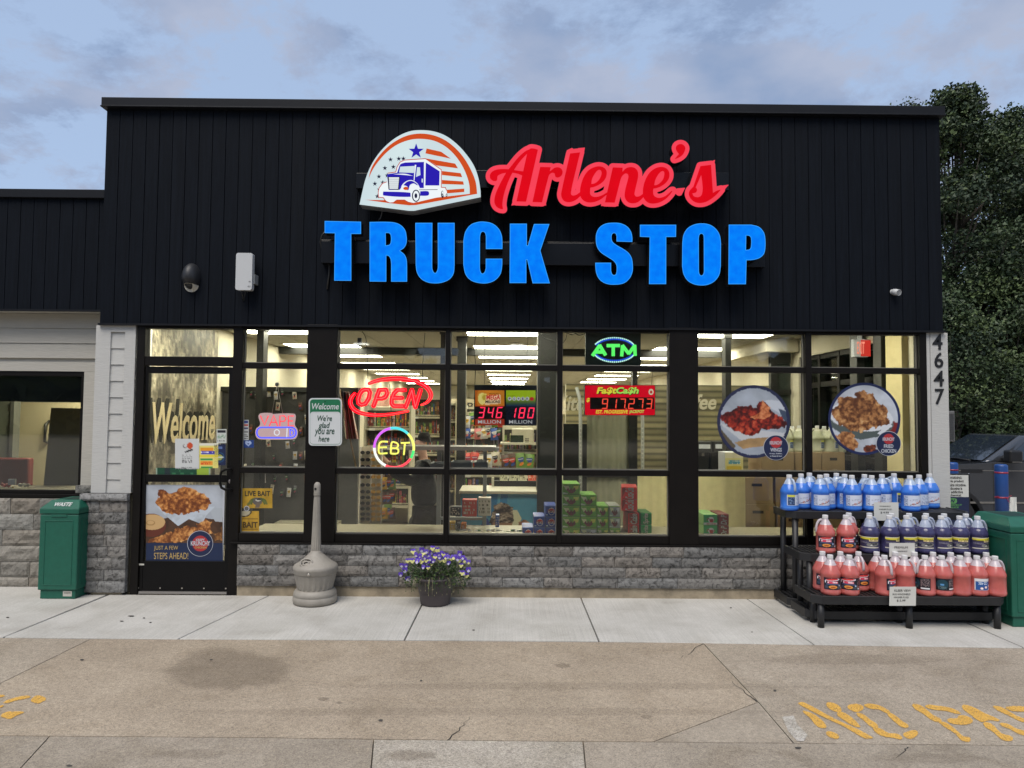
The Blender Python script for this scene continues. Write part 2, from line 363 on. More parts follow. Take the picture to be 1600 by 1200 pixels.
# ================================================================ materials of the place
def concrete(name, lo, hi, speck=0.0, speck_scale=260, broom=0.0, big=0.9, rough=0.85, stain=0.25):
    m = bpy.data.materials.new(name); m.use_nodes = True; t = m.node_tree; b = t.nodes['Principled BSDF']; b.inputs['Roughness'].default_value = rough; b.inputs['Specular IOR Level'].default_value = 0.25
    c = N(t, 'ShaderNodeTexCoord')
    n1 = N(t, 'ShaderNodeTexNoise'); n1.inputs['Scale'].default_value = big; n1.inputs['Detail'].default_value = 8; n1.inputs['Roughness'].default_value = 0.65; t.links.new(c.outputs['Object'], n1.inputs['Vector'])
    r = N(t, 'ShaderNodeValToRGB'); e = r.color_ramp.elements; e[0].position = 0.33; e[0].color = (*lo, 1); e[1].position = 0.68; e[1].color = (*hi, 1); t.links.new(n1.outputs['Fac'], r.inputs[0]); col = r.outputs[0]
    def mul(col, fac, k):
        x = N(t, 'ShaderNodeMix', data_type='RGBA', blend_type='MULTIPLY'); x.inputs[0].default_value = k; t.links.new(col, x.inputs[6]); t.links.new(fac, x.inputs[7]); return x.outputs[2]
    if speck:
        v = N(t, 'ShaderNodeTexVoronoi'); v.inputs['Scale'].default_value = speck_scale; t.links.new(c.outputs['Object'], v.inputs['Vector'])
        sp = N(t, 'ShaderNodeSeparateColor'); t.links.new(v.outputs['Color'], sp.inputs[0])
        r2 = N(t, 'ShaderNodeValToRGB'); e2 = r2.color_ramp.elements; e2[0].position = 0.0; e2[0].color = (0.35,0.32,0.3,1); e2[1].position = 1.0; e2[1].color = (1.55,1.5,1.42,1)
        q = e2.new(0.5); q.color = (0.95,0.93,0.9,1); q = e2.new(0.86); q.color = (1.08,1.08,1.06,1); t.links.new(sp.outputs[0], r2.inputs[0]); col = mul(col, r2.outputs[0], speck)
        n3 = N(t, 'ShaderNodeTexNoise'); n3.inputs['Scale'].default_value = 34; n3.inputs['Detail'].default_value = 6; t.links.new(c.outputs['Object'], n3.inputs['Vector'])
        r5 = N(t, 'ShaderNodeValToRGB'); e5 = r5.color_ramp.elements; e5[0].position = 0.35; e5[0].color = (0.82,0.81,0.8,1); e5[1].position = 0.66; e5[1].color = (1.12,1.11,1.08,1); t.links.new(n3.outputs['Fac'], r5.inputs[0]); col = mul(col, r5.outputs[0], 0.6)
    if broom:
        mp = N(t, 'ShaderNodeMapping'); mp.inputs['Scale'].default_value = (150, 1.2, 1); t.links.new(c.outputs['Object'], mp.inputs[0])
        n2 = N(t, 'ShaderNodeTexNoise'); n2.inputs['Scale'].default_value = 1.0; n2.inputs['Detail'].default_value = 3; t.links.new(mp.outputs[0], n2.inputs['Vector'])
        r3 = N(t, 'ShaderNodeValToRGB'); e3 = r3.color_ramp.elements; e3[0].position = 0.3; e3[0].color = (0.8,0.8,0.8,1); e3[1].position = 0.7; e3[1].color = (1.1,1.1,1.1,1); t.links.new(n2.outputs['Fac'], r3.inputs[0]); col = mul(col, r3.outputs[0], broom)
        n6 = N(t, 'ShaderNodeTexNoise'); n6.inputs['Scale'].default_value = 70; n6.inputs['Detail'].default_value = 5; t.links.new(c.outputs['Object'], n6.inputs['Vector'])
        r6 = N(t, 'ShaderNodeValToRGB'); e6 = r6.color_ramp.elements; e6[0].position = 0.3; e6[0].color = (0.86,0.86,0.85,1); e6[1].position = 0.62; e6[1].color = (1.06,1.06,1.06,1); t.links.new(n6.outputs['Fac'], r6.inputs[0]); col = mul(col, r6.outputs[0], 0.8)
    if stain:
        n4 = N(t, 'ShaderNodeTexNoise'); n4.inputs['Scale'].default_value = 3.1; n4.inputs['Detail'].default_value = 7; n4.inputs['Distortion'].default_value = 0.8; t.links.new(c.outputs['Object'], n4.inputs['Vector'])
        r4 = N(t, 'ShaderNodeValToRGB'); e4 = r4.color_ramp.elements; e4[0].position = 0.3; e4[0].color = (0.62,0.58,0.52,1); e4[1].position = 0.5; e4[1].color = (1,1,1,1); t.links.new(n4.outputs['Fac'], r4.inputs[0]); col = mul(col, r4.outputs[0], stain)
    t.links.new(col, b.inputs['Base Color'])
    nb = N(t, 'ShaderNodeTexNoise'); nb.inputs['Scale'].default_value = 160; nb.inputs['Detail'].default_value = 3; t.links.new(c.outputs['Object'], nb.inputs['Vector'])
    bp = N(t, 'ShaderNodeBump'); bp.inputs['Strength'].default_value = 0.35; bp.inputs['Distance'].default_value = 0.004; t.links.new(nb.outputs['Fac'], bp.inputs['Height']); t.links.new(bp.outputs[0], b.inputs['Normal'])
    return m
def stone_mat(name='ledge_stone', dark=(0.13,0.125,0.12), amt=0.95):
    m = bpy.data.materials.new(name); m.use_nodes = True; t = m.node_tree; b = t.nodes['Principled BSDF']; b.inputs['Roughness'].default_value = 0.9; b.inputs['Specular IOR Level'].default_value = 0.2
    a = N(t, 'ShaderNodeVertexColor', layer_name='Col'); c = N(t, 'ShaderNodeTexCoord')
    n1 = N(t, 'ShaderNodeTexNoise'); n1.inputs['Scale'].default_value = 17; n1.inputs['Detail'].default_value = 9; n1.inputs['Roughness'].default_value = 0.68; n1.inputs['Distortion'].default_value = 1.4; t.links.new(c.outputs['Object'], n1.inputs['Vector'])
    r = N(t, 'ShaderNodeValToRGB'); e = r.color_ramp.elements; e[0].position = 0.33; e[0].color = (*dark, 1); e[1].position = 0.52; e[1].color = (1,1,1,1); q = e.new(0.75); q.color = (1.25,1.24,1.2,1); t.links.new(n1.outputs['Fac'], r.inputs[0])
    x = N(t, 'ShaderNodeMix', data_type='RGBA', blend_type='MULTIPLY'); x.inputs[0].default_value = amt; t.links.new(a.outputs[0], x.inputs[6]); t.links.new(r.outputs[0], x.inputs[7]); t.links.new(x.outputs[2], b.inputs['Base Color'])
    bp = N(t, 'ShaderNodeBump'); bp.inputs['Strength'].default_value = 0.7; bp.inputs['Distance'].default_value = 0.012
    n2 = N(t, 'ShaderNodeTexNoise'); n2.inputs['Scale'].default_value = 30; n2.inputs['Detail'].default_value = 7; t.links.new(c.outputs['Object'], n2.inputs['Vector']); t.links.new(n2.outputs['Fac'], bp.inputs['Height']); t.links.new(bp.outputs[0], b.inputs['Normal'])
    return m
m_black = M('black_siding', (.0042,.0060,.0098), 0.7, var=0.25, vscale=3, bump=0.25, bscale=14, stretch=(18,18,1), spec=0.10)
m_coping = M('black_coping', (.0085,.0092,.0115), 0.5, var=0.15, vscale=2, spec=.2)
m_bronze = M('dark_bronze_frame', (.0062,.0050,.0042), 0.5, var=0.2, vscale=5, spec=.18)
m_bronze2 = M('black_door_metal', (.0048,.0044,.0044), 0.5, var=0.2, vscale=4, spec=.18)
m_white = M('white_fibre_cement', (0.49,0.485,0.46), 0.75, var=0.06, vscale=5, bump=0.35, bscale=9, stretch=(2,2,28))
m_beige = M('beige_lap_siding', (0.43,0.41,0.36), 0.75, var=0.07, vscale=4, bump=0.3, bscale=8, stretch=(2,2,24))
m_curb = M('tan_concrete_footing', (0.30,0.25,0.175), 0.9, var=0.35, vscale=7, bump=0.4, bscale=90)
m_stone = stone_mat(); m_stone2 = stone_mat('split_block', (0.55,0.53,0.5), 0.8)
m_dark = M('dark_void', (0.012,0.012,0.012), 0.9)
m_glass = glass_mat()

# ================================================================ ground
def strip_poly(px, z=0.0): return [tuple(G(a, b, z).to_2d()) for a, b in px]
def inset(poly, d):
    c = np.mean(poly, 0); out = []; n = len(poly); p = [np.array(q) for q in poly]
    ar = sum(p[i][0]*p[(i+1)%n][1]-p[(i+1)%n][0]*p[i][1] for i in range(n)); sg = 1 if ar > 0 else -1
    for i in range(n):
        a, b, c_ = p[i-1], p[i], p[(i+1)%n]; e1 = (b-a)/np.linalg.norm(b-a); e2 = (c_-b)/np.linalg.norm(c_-b)
        n1 = np.array([-e1[1], e1[0]])*sg; n2 = np.array([-e2[1], e2[0]])*sg; k = (n1+n2)/(1+n1@n2+1e-6); out.append(tuple(b+k*d))
    return out if sg > 0 else out[::-1]
gm = concrete('old_lot_concrete', (0.2,0.185,0.16), (0.29,0.265,0.23), 0.6, 170)
prof = [(-120,-.03),(3.6,-.03),(6.6,-.56),(400,-.56)]
mesh_obj('ground', [(x, y, z) for y, z in prof for x in (-300, 300)], [(2*i, 2*i+1, 2*i+3, 2*i+2) for i in range(3)], gm)['kind'] = 'structure'
sw = concrete('broomed_sidewalk', (0.40,0.385,0.35), (0.52,0.505,0.47), 0.0, broom=0.55, big=1.6, stain=0.22)
fl = [G(-700, 988), G(-130, 994), G(5, 995.5), G(278, 998.3), G(632, 999.5), G(936, 1001.7), G(1272, 1007), G(1600, 1012), G(2100, 1020)]   # front edge at the joints
bl = [-9.0, -5.16, -3.70, -2.215, -0.75, 0.70, 2.26, 3.83, 8.5]
mb = MB()
for i in range(8):
    x0, x1 = bl[i], bl[i+1]; yb = 0.34 if x1 < -3.6 else (3.4 if x0 > 3.5 else -0.015)
    if i == 1: yb = 0.34
    poly = inset([(fl[i].x if i else x0, fl[i].y), (fl[i+1].x if i < 7 else x1, fl[i+1].y), (x1, yb), (x0, yb)], 0.005)
    mb.slab(poly, -0.1, 0.0)
mb.build('sidewalk', sw, bevel=0.006)['kind'] = 'structure'
ag = dict(speck=0.55, speck_scale=190)
pv = [concrete('tan_exposed_aggregate', (0.31,0.258,0.197), (0.40,0.338,0.263), big=1.1, stain=0.3, **ag), concrete('grey_aggregate', (0.30,0.258,0.205), (0.385,0.335,0.272), big=1.3, stain=0.35, **ag),
      concrete('grey_smooth_patch', (0.285,0.245,0.195), (0.365,0.318,0.258), 0.4, 190, big=3.0, stain=0.5), concrete('pale_worn_slab', (0.33,0.30,0.25), (0.42,0.385,0.335), 0.6, 170, big=2.2, stain=0.35),
      concrete('brown_grey_slab', (0.27,0.235,0.19), (0.36,0.315,0.258), 0.5, 190, big=1.4, stain=0.45)]
polys = [(0, [(142,998.8),(632,1001),(1098,1004.5),(1185,1097),(1020,1159.3),(800,1157.5),(400,1152.5),(0,1149),(-350,1145),(-350,1235-6)] ),]
mb = MB()
def pave(px, mi, z=-0.006, d=0.0035): mb.slab(inset(strip_poly(px, z), d), -0.12, z, mi)
pave([(142,998.3),(632,1001),(1098,1004.5),(1185,1097),(1020,1159.3),(800,1157.5),(400,1152.5),(0,1149.5),(-40,1149.2),(0,1068)], 0)
pave([(-900,989),(-130,995),(142,998.3),(0,1068),(-40,1149.2),(-900,1143)], 1)
pave([(1185,1097),(1240,1161.3),(1020,1159.3)], 2, d=0.003)
pave([(1098,1004.5),(1272,1008),(1600,1013),(2300,1024),(2300,1172),(1240,1161.3),(1185,1097)], 1)
pave([(-900,1143),(-40,1149.2),(78,1150.2),(-170,1420),(-1900,1420)], 4)
pave([(78,1150.2),(400,1152.5),(584,1155.2),(560,1420),(-170,1420)], 4)
pave([(584,1155.2),(800,1157.5),(911,1158.6),(935,1420),(560,1420)], 3)
pave([(911,1158.6),(1020,1159.3),(1240,1161.3),(2300,1172),(3200,1420),(935,1420)], 4)
mb.build('pavement', pv)['kind'] = 'structure'
# stains and the light patch, sheets a few millimetres above the slabs
st = concrete('damp_stain', (0.25,0.205,0.155), (0.31,0.258,0.20), 0.55, 190, big=5, stain=0.0)
rr = np.random.default_rng(3); k = noise2(1, 64, 5, 9)[0]
def soft_stain(cx, cy, rx, ry, amt, seed):             # a soaked-in patch whose edge fades through its own alpha
    k = noise2(1, 64, 5, seed)[0]; rings = (0, .5, .74, .86, .94, 1.0, 1.08, 1.16); al = (1, 1, .95, .8, .5, .25, .08, 0); V = []; C_ = []
    for q, a_ in zip(rings, al):
        for i, a in enumerate(np.linspace(0, 2*np.pi, 64, endpoint=False)): V.append(G(cx+rx*q*(.82+.3*k[i])*math.cos(a), cy+ry*q*(.82+.3*k[(i*3)%64])*math.sin(a), -.0035)); C_.append((a_*amt,)*3+(1,))
    o = mesh_obj('damp_stain', V, [(j*64+i, (j+1)*64+i, (j+1)*64+(i+1)%64, j*64+(i+1)%64)[::-1] for j in range(7) for i in range(64)], st); ca = o.data.color_attributes.new('Col', 'FLOAT_COLOR', 'POINT'); ca.data.foreach_set('color', np.array(C_, np.float32).ravel()); o['kind'] = 'structure'
tt_ = st.node_tree; va_ = N(tt_, 'ShaderNodeVertexColor', layer_name='Col'); tt_.links.new(va_.outputs[0], tt_.nodes['Principled BSDF'].inputs['Alpha'])
soft_stain(352, 1046, 98, 33, .42, 21); soft_stain(640, 1180, 42, 9, .3, 23); soft_stain(1330, 1030, 150, 9, .18, 13); soft_stain(1080, 985, 60, 6, .22, 14); soft_stain(240, 965, 70, 10, .25, 15); soft_stain(900, 1072, 420, 6, .13, 16); soft_stain(760, 1112, 520, 7, .12, 17); soft_stain(505, 1092, 10, 3, .4, 18); soft_stain(530, 1098, 5, 2, .4, 19); soft_stain(880, 1040, 14, 4, .3, 20); soft_stain(1010, 1120, 9, 3, .35, 22); soft_stain(300, 1178, 60, 8, .2, 24); soft_stain(1450, 1185, 90, 8, .2, 25); soft_stain(760, 937, 260, 4, .35, 26); soft_stain(500, 955, 60, 6, .25, 27)
b_ = MB(); rk_ = random.Random(31)
for x0, y0, x1, y1 in ((1185,1097,1142,1064),(700,1157,735,1120),(1098,1006,1060,1030),(1420,1166,1400,1185)):
    n_ = 9; pp = [G(x0+(x1-x0)*k/n_+rk_.uniform(-2.5,2.5), y0+(y1-y0)*k/n_+rk_.uniform(-1,1), -.003) for k in range(n_+1)]
    for k in range(n_): w_ = .003*(1-k/n_)+.0008; a_, c_ = pp[k], pp[k+1]; b_.add([(a_.x-w_, a_.y, a_.z), (a_.x+w_, a_.y, a_.z), (c_.x+w_*.9, c_.y, c_.z), (c_.x-w_*.9, c_.y, c_.z)], [(0,1,2,3)])
b_.build('hairline_cracks', m_dark)['kind'] = 'structure'
lp = concrete('pale_repair', (0.36,0.335,0.29), (0.50,0.475,0.44), 0.6, 170, big=9, stain=0.0)
a_ = [(1222,1120),(1240,1118),(1246,1132),(1262,1148),(1256,1158),(1246,1158),(1232,1143)]
sp = [tuple(G(a, b, -0.0025)) for a, b in a_]; mesh_obj('pale_patch', sp, [tuple(range(len(sp)))[::-1]], lp)['kind'] = 'structure'
mb = MB()
for a, b, rx, ry in ((1211,1078,2.5,1.4),(1247,1167.5,5,1.8),(595,1124.5,3.5,1.6),(330,1030,2.5,1),(108,1195,5,1.5),(128,1030,3.2,1.2),(740,985,2.2,1),(1142,950,1.5,.8),(1175,988,1.6,.7),(658,1062.5,2,1.1),(205,963,5,1),(190,971,3,.8),(225,966,2,.8),(235,973,2,.8),(12,965,2.5,.9)):
    q = [G(a+rx*math.cos(t)*(1+.2*math.sin(3*t+a)), b+ry*math.sin(t), 0.0) for t in np.linspace(0, 2*np.pi, 10, endpoint=False)]
    z0 = -0.0028 if b > 1000 else 0.003; mb.add([(p.x, p.y, z0) for p in q], [tuple(range(9,-1,-1))])
mb.build('gum_spots', M('old_gum', (0.05,0.045,0.04), 0.8))['kind'] = 'structure'
# painted stencil letters on the pavement
yel = M('worn_yellow_paint', (0.60,0.33,0.055), 0.8, var=0.0, vscale=14, vcol2=(0.70,0.40,0.075))
def paint_mat():
    t = yel.node_tree; b = t.nodes['Principled BSDF']; c = N(t, 'ShaderNodeTexCoord'); n = N(t, 'ShaderNodeTexNoise'); n.inputs['Scale'].default_value = 150; n.inputs['Detail'].default_value = 4
    r = N(t, 'ShaderNodeValToRGB'); e = r.color_ramp.elements; e[0].position = 0.33; e[0].color = (.12,)*3+(1,); e[1].position = 0.47; e[1].color = (.92,)*3+(1,)
    t.links.new(c.outputs['Object'], n.inputs['Vector']); t.links.new(n.outputs['Fac'], r.inputs[0]); t.links.new(r.outputs[0], b.inputs['Alpha'])
paint_mat()
def z1(q): return [(1240+a/8.889, 1080+b/8.889) for a, b in q]
def z2(q): return [(1410+a/8.421, 1080+b/8.421) for a, b in q]
def z3(q): return [(a/16, 1070+b/16) for a, b in q]
mk = [('letter', z1, [[(65,160),(150,155),(560,375),(900,530),(1100,640),(1090,655),(980,650),(700,490),(440,370),(80,185)], [(125,275),(200,285),(300,330),(460,490),(340,495),(220,360)], [(450,570),(560,570),(635,645),(520,645)], [(450,175),(565,165),(670,268),(560,275)], [(600,305),(715,300),(930,490),(850,490),(700,400)]]),
      ('letter', z1, [[(745,215),(800,180),(910,178),(975,230),(900,285),(820,275)], [(980,185),(1150,185),(1270,235),(1345,300),(1280,300),(1190,255),(1060,240)], [(1300,312),(1370,310),(1520,420),(1600,490),(1510,500),(1400,420)], [(1690,540),(1730,580),(1680,640),(1600,660),(1520,600),(1580,560)], [(870,310),(950,310),(1060,390),(1180,490),(1090,500),(980,410)], [(1100,520),(1200,515),(1320,580),(1440,590),(1510,660),(1400,650),(1230,620)]]),
      ('letter', z2, [[(125,185),(235,180),(400,310),(520,385),(420,395),(280,300)], [(300,190),(450,188),(640,220),(770,290),(700,295),(580,260),(400,240)], [(590,370),(720,355),(740,320),(830,320),(930,385),(860,435),(670,430)], [(480,410),(560,405),(700,500),(800,590),(890,610),(880,665),(770,640),(700,560)]]),
      ('letter', z2, [[(780,195),(900,195),(1090,290),(1280,375),(1260,395),(1150,380),(1040,405),(900,310)], [(1060,425),(1170,425),(1300,550),(1450,600),(1440,650),(1320,640),(1200,540)], [(1280,430),(1380,425),(1500,490),(1640,530),(1680,580),(1540,565),(1420,500)]]),
      ('letter', z2, [[(1190,205),(1300,205),(1480,310),(1700,395),(1720,410),(1580,405),(1400,320)], [(1360,205),(1640,205),(1800,260),(1700,265),(1440,260)], [(1600,330),(1760,330),(1860,400),(1760,430)]])]
nm = thing('road_lettering', 'worn yellow stencilled no parking letters on the tan pavement at right', 'road marking', G(1420,1130,-.004))
for nme, f, strokes in mk:
    b_ = MB()
    for s in strokes:
        q = [G(a, b, -0.0028) for a, b in spl([(x, y) for x, y in f(s)], 3)]; b_.add(q, [tuple(range(len(q)))[::-1]])
    b_.build('letter', yel, nm)
nm = thing('road_lettering', 'two partial yellow stencil strokes on the pavement at left edge', 'road marking', G(20,1105,-.004))
b_ = MB()
for s in [[(80,435),(300,340),(560,280),(760,285),(640,345),(400,390),(160,460)], [(770,380),(900,270),(1020,270),(1150,350),(1040,430),(950,465),(800,425)], [(20,770),(190,670),(400,665),(560,665),(600,690),(400,770),(270,850),(130,830)], [(-200,330),(-60,260),(120,262),(20,310)], [(-200,600),(0,520),(95,515),(0,570)]]:
    q = [G(a, b, -0.0028) for a, b in spl([(x, y) for x, y in z3(s)], 3)]; b_.add(q, [tuple(range(len(q)))[::-1]])
b_.build('letter', yel, nm)

# ================================================================ the shop
XL, XR = P(160.3, 380, -.03)[0], P(1471, 380, -.03)[0]
Zt, Zc, Zb = P(820, 158.5, -.08)[2], P(820, 173, -.09)[2], P(820, 512.5, -.05)[2]
YF = -0.03                                          # front of the black siding
shop = thing('shop_building', 'black clad flat roofed shop with lit plate glass windows above a grey stone base', 'building', (0, 3, 0))
mb = MB(); nb_ = 63; bw = (XR-XL)/nb_
mb.box(XL, XR, YF+0.012, 0.12, Zb+0.012, Zc+0.03, 0)
for i in range(nb_):
    x0 = XL+i*bw+(0.003 if i else 0); x1 = XL+(i+1)*bw-(0.003 if i < nb_-1 else 0); mb.box(x0, x1, YF+random.uniform(-.0012,.0012), YF+0.011, Zb+0.012, Zc+0.03, random.choice((0,0,1,2)))
mb.build('siding', [m_black, M('black_siding_b', (.0034,.0050,.0084), 0.66, var=0.3, vscale=2, bump=0.25, bscale=14, stretch=(14,14,.6), spec=.12), M('black_siding_c', (.0050,.0068,.0106), 0.72, var=0.3, vscale=2.5, bump=0.25, bscale=14, stretch=(20,20,.5), spec=.10)], shop)
mb = MB(); mb.box(XL-0.008, XR+0.012, YF-0.022, 0.14, Zb-0.006, Zb+0.011); mb.build('siding_trim', m_coping, shop)
mb = MB(); mb.box(XL-0.03, XR+0.03, YF-0.05, 0.45, Zc+0.012, Zt); mb.box(XL-0.035, XR+0.035, YF-0.06, 0.46, Zc, Zc+0.014); mb.build('coping', m_coping, shop, bevel=0.004)
# side walls, roof, back
mb = MB(); mb.box(XL, XL+0.14, 0.121, 19.8, 2.60, Zc); mb.box(XR-0.14, XR, 0.121, 19.8, 2.60, Zc); mb.box(XL+.14, XR-.14, 19.6, 19.8, 2.60, Zc); mb.build('upper_wall', m_black, shop)
mb = MB(); mb.box(XL+0.02, XL+0.14, 0.3, 19.8, -0.1, 2.6); [mb.box(XR-0.14, XR+0.03, *q) for q in ((.121,.75,-.8,2.6),(2.95,19.8,-.8,2.6),(.751,2.949,-.8,.55),(.751,2.949,2.52,2.6))]; mb.box(XL+.14, XR-.14, 19.6, 19.8, -0.1, 2.6); mb.build('outer_wall', m_white, shop)
mb = MB(); mb.box(XL+.14, XR-.14, 0.45, 19.6, Zc-0.35, Zc-0.2); mb.build('roof', m_coping, shop)
# interior shell
m_ceil = M('ceiling_tile', (0.42,0.405,0.35), 0.85, var=0.04, vscale=30)
m_wallin = M('interior_wall_paint', (0.52,0.48,0.37), 0.8, var=0.05, vscale=3)
m_floor = M('shop_floor_tile', (0.34,0.30,0.24), 0.35, var=0.12, vscale=5)
CZ = 2.78
mb = MB(); mb.box(XL+.14, XR-.14, 0.1, 19.6, -0.1, 0.0); mb.build('floor', m_floor, shop)
mb = MB()
tx = (XR-XL-0.28)/13
for i in range(13):
    for j in range(15): mb.box(XL+.14+i*tx+.008, XL+.14+(i+1)*tx-.008, 0.14+j*1.22+.008, 0.14+(j+1)*1.22-.008, CZ, CZ+.02)
mb.box(XL+.14, XR-.14, 0.121, 19.6, CZ+.006, CZ+.03, 1); mb.build('ceiling', [m_ceil, M('ceiling_grid', (0.25,0.24,0.2), 0.6)], shop)
mb = MB(); mb.box(XL+.14, XL+.16, 0.12, 19.58, 0, CZ); [mb.box(XR-.16, XR-.141, *q) for q in ((.12,.75,0,CZ),(2.95,19.58,0,CZ),(.751,2.949,0,.55),(.751,2.949,2.52,CZ))]; mb.box(XL+.16, XR-.16, 19.56, 19.58, 0, CZ); mb.build('interior_wall', m_wallin, shop)
# glazing grid: pixel columns (at mid height) and rows
def X(px, py=660): return P(px, py, 0.02)[0]
def Z(py, px=800): return P(px, py, 0.02)[2]
YA, YB, YG = -0.02, 0.085, 0.045                     # frame front and back, glass
z_head0, z_head1 = Z(518.5), Zb+0.02
z_tr0, z_tr1 = Z(579), Z(570.5); z_md0, z_md1 = Z(742), Z(733); z_s0, z_s1 = Z(848.5), Z(835.3)
cols = [(X(480), X(527.3)), (X(695.3), X(703)), (X(870), X(878)), (X(1044), X(1089)), (X(1257), X(1266.5)), (X(1435), X(1446))]
xa = X(371.5)                                        # right jamb of the door
fr = MB()
edges = [(xa-.045, xa+.045)] + cols
for k, (a, b) in enumerate(edges):
    if k: fr.box(a, b, YA-(0.012 if k in (1, 4) else 0), YB, z_s0+.001, z_head1-.001)
fr.box(xa-.045, xa+.045, YA, YB, 0.0, z_head1-.001)
for k in range(len(edges)-1):
    a, b = edges[k][1], edges[k+1][0]
    fr.box(a, b, YA+.006, YB-.004, z_head0, z_head1-.002); fr.box(a, b, YA+.006, YB-.004, z_tr0, z_tr1); fr.box(a, b, YA+.006, YB-.004, z_md0, z_md1); fr.box(a, b, YA+.006, YB-.004, z_s0+.002, z_s1)
fr.box(xa-.02, edges[-1][1], YA-.03, YB-.002, z_s0-.015, z_s0)
xd0 = X(214)
fr.box(xd0, X(226), YA, YB, 0.0, z_head1-.001); fr.box(X(226), xa-.045, YA+.006, YB-.004, z_head0, z_head1-.002); fr.box(X(226), xa-.045, YA+.006, YB-.004, Z(576), Z(562))
frame = fr.build('window_frame', m_bronze, shop, bevel=0.003)
for k in range(len(edges)-1):
    a, b = edges[k][1], edges[k+1][0]
    for z0_, z1_ in ((z_tr1, z_head0), (z_md1, z_tr0), (z_s1, z_md0)):
        MB().box(a, b, YG, YG+.006, z0_, z1_).build('pane', m_glass, frame)
MB().box(X(226), xa-.045, YG, YG+.006, Z(562), z_head0).build('pane', m_glass, frame)
bd = MB()                                            # pale gasket line round each pane
for k in range(len(edges)-1):
    a, b = edges[k][1], edges[k+1][0]
    for z0_, z1_ in ((z_tr1, z_head0), (z_md1, z_tr0), (z_s1, z_md0)):
        bd.box(a, b, YG-.012, YG-.001, z0_, z0_+.009); bd.box(a, a+.007, YG-.012, YG-.001, z0_+.009, z1_); bd.box(b-.007, b, YG-.012, YG-.001, z0_+.009, z1_)
bd.build('gasket', M('grey_gasket', (0.20,0.19,0.16), 0.5), frame)
sf = MB()
for y in (.752, 1.28, 1.82, 2.36, 2.888): sf.box(XR-.13, XR+.01, y, y+.06, .551, 2.519)
for y in (.813, 1.341, 1.881, 2.421): 
    for z0_, z1_ in ((.551,.62),(1.2,1.26),(2.1,2.16),(2.46,2.519)): sf.box(XR-.125, XR+.005, y, y+.466, z0_, z1_)
so = sf.build('side_window_frame', m_bronze, shop)
MB().box(XR-.06, XR-.054, .813, 2.888, .62, 2.46).build('pane', m_glass, so)
# door
dx0, dx1 = X(226)+.004, xa-.049
door = MB(); zt_ = Z(577.5)
zg1, zg0, zl1, zl0 = Z(588), Z(745.5), Z(757), Z(880)
sl, sr = X(231.5)+.0, X(357.5)
door.box(dx0, sl, 0.0, .06, 0.03, zt_); door.box(sr, dx1, 0.0, .06, 0.03, zt_); door.box(sl, sr, .004, .056, zg1, zt_); door.box(sl, sr, .004, .056, zl1, zg0); door.box(sl, sr, .004, .056, 0.03, zl0)
d_o = door.build('door', m_bronze2, shop, bevel=0.003)
MB().box(sl, sr, .026, .032, zg0, zg1).build('pane', m_glass, d_o); MB().box(sl, sr, .026, .032, zl0, zl1).build('pane', m_glass, d_o)
h0, h1 = P(345, 733, -.05), P(345, 764, -.05)
hb = MB(); p0 = P(362, 733, 0.0); p1 = P(362, 765, 0.0)
hb.tube([p0, P(361,733,-.05), P(352,733.5,-.06), P(346,737,-.06), P(344,744,-.06), P(344,756,-.06), P(346,762,-.06), P(352,765,-.06), P(361,765,-.05), p1], 0.012, 10); hb.build('handle', m_bronze2, d_o)
lk = MB(); c_ = P(360.5, 752, 0.0); lk.lathe([(0.021,0),(0.021,.006),(.015,.014),(.008,.016)], (0,0,0), 20); ob = lk.build('lock', M('brushed_nickel', (0.45,0.40,0.37), 0.3, 0.9), d_o, local=True); ob.matrix_parent_inverse = W(d_o).inverted(); ob.location = c_; ob.rotation_euler = (R_(90), 0, 0)
MB().box(dx0+.004, dx1-.004, -.012, 0.05, 0.006, 0.028).build('threshold', M('worn_aluminium', (0.38,0.36,0.34), 0.4, 0.8), shop)
for i in range(5):
    c = P(216+i*34.2, 922.3, 0.0); MB().box(c.x-.006, c.x+.006, -.004, 0.0, .052, .064).build('screw', M('pale_metal', (0.5,0.47,0.42), 0.35, 0.8), d_o)
MB().box(P(217,0,0)[0] if False else X(217,884), X(227,884), -.003, 0.0-.0005, Z(886.5), Z(884)).build('tag', M('pale_tag', (0.5,0.48,0.42), 0.5), d_o)
# white corner piers
def pier(x0, x1, z0, s0, s1, laps, name='pier'):
    b = MB(); zt2 = Zb-.006
    b.box(x0, s0, -.015, .3, z0, zt2); b.box(s1, x1, -.015, .3, z0, zt2); b.box(s0, s1, -.014, .3, Z(519.5, 210), zt2); b.box(s0, s1, .012, .29, z0, Z(519.5, 210))
    n = laps; zz0, zz1 = z0, Z(519.5, 210)
    hgt = (Z(519.5,210)-Z(544.8,210)); z = zz1
    while z > z0+.01:
        zb = max(z0, z-hgt); b.hexa([(s0,-.004,zb),(s1,-.004,zb),(s1,.012,zb),(s0,.012,zb)], [(s0,.006,z-.002),(s1,.006,z-.002),(s1,.012,z-.002),(s0,.012,z-.002)]); z -= hgt
    b.build(name, m_white, shop)
xp0, xp1 = P(147.5, 640)[0], P(209.5, 640)[0]
pier(xp0, xp1, P(170, 770)[2], P(170.5, 640)[0], P(193, 640)[0], 10)
xq0, xq1 = X(1446), P(1481, 640)[0]
b = MB(); xs_ = P(1453.5, 640)[0]; b.box(xq0, xs_-.002, -.012, .3, 0.0, Zb-.006); b.box(xs_+.002, xq1, -.016, .3, 0.0, Zb-.006); b.box(xs_-.002, xs_+.002, .0, .29, 0.0, Zb-.006); b.build('pier', m_white, shop)
